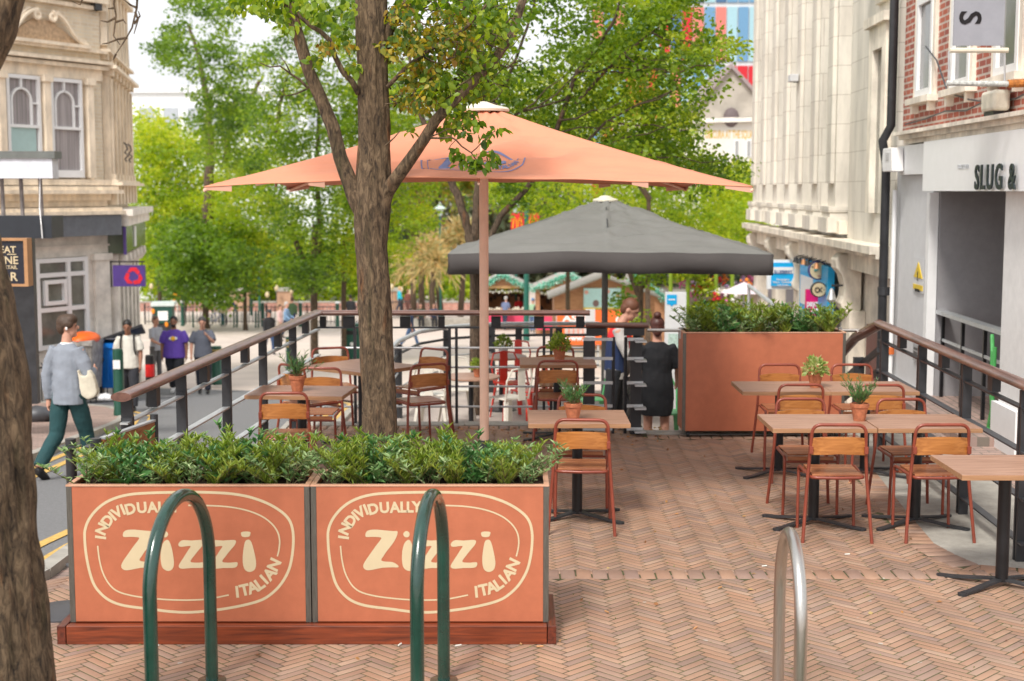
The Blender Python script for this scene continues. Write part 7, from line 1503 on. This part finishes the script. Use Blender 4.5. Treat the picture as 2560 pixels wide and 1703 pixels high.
MB().ball((0, -.165, dz + 1.28), (.1, .012, .045), 14).build('emblem_band', M['white'], o); MB().ball((0, -.172, dz + 1.28), (.052, .014, .055), 14).build('emblem', plain('emblem_yellow', (.85, .45, .02), .6), o)
person('man in a dark grey T-shirt with one hand raised to his face', DX(508, 33, 900), 33, 8, 1.78, shirt=cl('slate_tee', (.09, .1, .13)), sleeve='short', pants=cl('navy_black', (.015, .018, .03)), hair=plain('dark_grey_hair', (.05, .045, .045), .6), arms=((42, 12, 98, .55), (8, 14, 12)), legs=((10, 4), (-8, 14)), build=1.05, headdown=16, loose=1.15)
person('man in a pale grey shirt and grey trousers standing sideways with folded hands', DX(390, 38, 900), 38, 62, 1.72, shirt=cl('pale_grey_shirt', (.36, .38, .43)), sleeve='short', pants=cl('mid_grey', (.1, .1, .105)), hair=plain('grey_brown_hair', (.12, .07, .05), .6), skin=M['skin'], arms=((14, 8, 46, .4), (14, 8, 46, .4)), legs=((2, 0), (-2, 2)))
FP = 'people far across the square'
def far(label, u, Y, h, rz, sc, pc, **k):
    return person(label, DX(u, Y, 800), Y, rz, h, shirt=cl(*sc), pants=cl(*pc), group=FP, vox=.02, **k)
far('man in a black jacket and dark cap walking towards us', 672, 56, 1.78, 30, ('black_jacket', (.02, .02, .024)), ('blue_jeans', (.03, .06, .14)), cap=M['char'], legs=((18, 6), (-14, 16)), headdown=20)
far('white haired person in a pale blue shirt walking right', 716, 66, 1.8, 80, ('pale_blue', (.16, .27, .42)), ('dark_blue', (.02, .03, .06)), hair=M['hairg'], legs=((16, 6), (-12, 14)), arms=((14, 8, 50), (10, 8, 50)))
far('person in pale pink behind the white haired walker', 700, 68, 1.6, 70, ('pale_pink', (.62, .42, .4)), ('beige', (.4, .33, .27)), hair=M['hairb'])
far('person in a dark green jacket behind the white haired walker', 731, 75, 1.78, 170, ('olive_green', (.06, .11, .05)), ('navy_trousers', (.02, .03, .07)), hair=M['hairb'])
far('man in a black vest over grey sleeves seen from behind', 877, 78, 1.85, 190, ('black_vest', (.03, .03, .035)), ('denim_grey', (.15, .18, .22)), hair=M['hairk'], arms=((20, 10, 60), (4, 10, 20)))
far('person in a bright yellow coat and pale trousers walking', 436, 105, 1.88, 60, ('yellow_coat', (.8, .36, .01)), ('off_white', (.6, .58, .52)), hair=plain('yellow_hood', (.8, .36, .01), .8), legs=((22, 6), (-20, 14)), arms=((30, 8, 50), (30, 8, 60)))
far('person in dark clothes beside the yellow coated one', 462, 106, 1.8, 200, ('near_black_top', (.02, .03, .045)), ('near_black', (.015, .016, .02)), hair=M['hairk'])
far('person in pale blue and white crossing behind the plane tree', 540, 105, 1.78, 120, ('pale_white_blue', (.5, .58, .68)), ('white_trousers', (.6, .6, .62)), hair=M['hairb'], legs=((18, 6), (-16, 14)))
far('person in blue jeans walking by the slim tree', 581, 104, 1.85, 100, ('tan_top', (.5, .36, .26)), ('blue_jeans', (.03, .06, .14)), hair=M['hairk'], legs=((20, 6), (-18, 16)))
far('blond person in a cyan jacket walking right of the tree trunk', 999, 105, 1.88, 110, ('cyan', (.02, .42, .55)), ('dark_blue', (.02, .03, .06)), hair=plain('blond_hair', (.6, .4, .18), .6))
far('person in a long brown coat right of the cyan jacket', 1020, 98, 1.8, 160, ('brown_coat', (.16, .055, .04)), ('brown_coat', (.16, .055, .04)), hair=plain('red_brown_hair', (.25, .1, .06), .6))
far('person in a navy top and blue jeans striding behind the far table', 1027, 60, 1.72, 75, ('navy_top', (.03, .05, .12)), ('light_jeans', (.08, .15, .3)), hair=M['hairb'], sleeve='short', legs=((24, 6), (-22, 20)))
for u, l, c in ((1051, 'seated person in dark green on the low wall', (.03, .05, .03)), (1084, 'seated person in navy on the low wall, leaning forward', (.02, .035, .09))):
    Y = 80; person(l, DX(u, Y, 800), Y, 10, 1.75, z=gz(Y) - .42, shirt=plain('cloth_seat%d' % u, c, .85), pants=cl('near_black', (.015, .016, .02)), hair=M['hairb'], legs=((85, 85), (85, 85)), arms=((30, 8, 30), (30, 8, 30)), sit=True, lean=12, vox=.02, group=FP)
o = thing('low_seat_wall', 'pale low wall the two seated people sit on', 'bench'); a, c = DX(1035, 80.3), DX(1215, 80.3); MB().box((a, 80.1, gz(80)), (c, 80.6, gz(80) + .45)).build('wall', M['conc'], o)
far('grey haired person in a blue grey shirt bending at the left hut', 1262, 77, 1.78, 150, ('blue_grey', (.13, .16, .27)), ('dark_blue', (.02, .03, .06)), hair=M['hairg'], lean=12, sleeve='short')
far('person in red behind the counter of the left hut', 1297, 79.2, 1.8, 10, ('bright_red', (.6, .02, .025)), ('near_black', (.015, .016, .02)), hair=M['hairk'])
far('person in a pale green top by the green pole', 1332, 74, 1.76, 170, ('pale_green', (.32, .5, .34)), ('light_jeans', (.08, .15, .3)), hair=M['hairb'], cap=plain('blue_cap', (.1, .25, .5)))
far('person in black with bare arms beside the pale green top', 1346, 73, 1.72, 160, ('black_top', (.02, .02, .025)), ('light_jeans', (.08, .15, .3)), hair=M['hairk'], sleeve='short')
for nm in ('scene_done',): pass
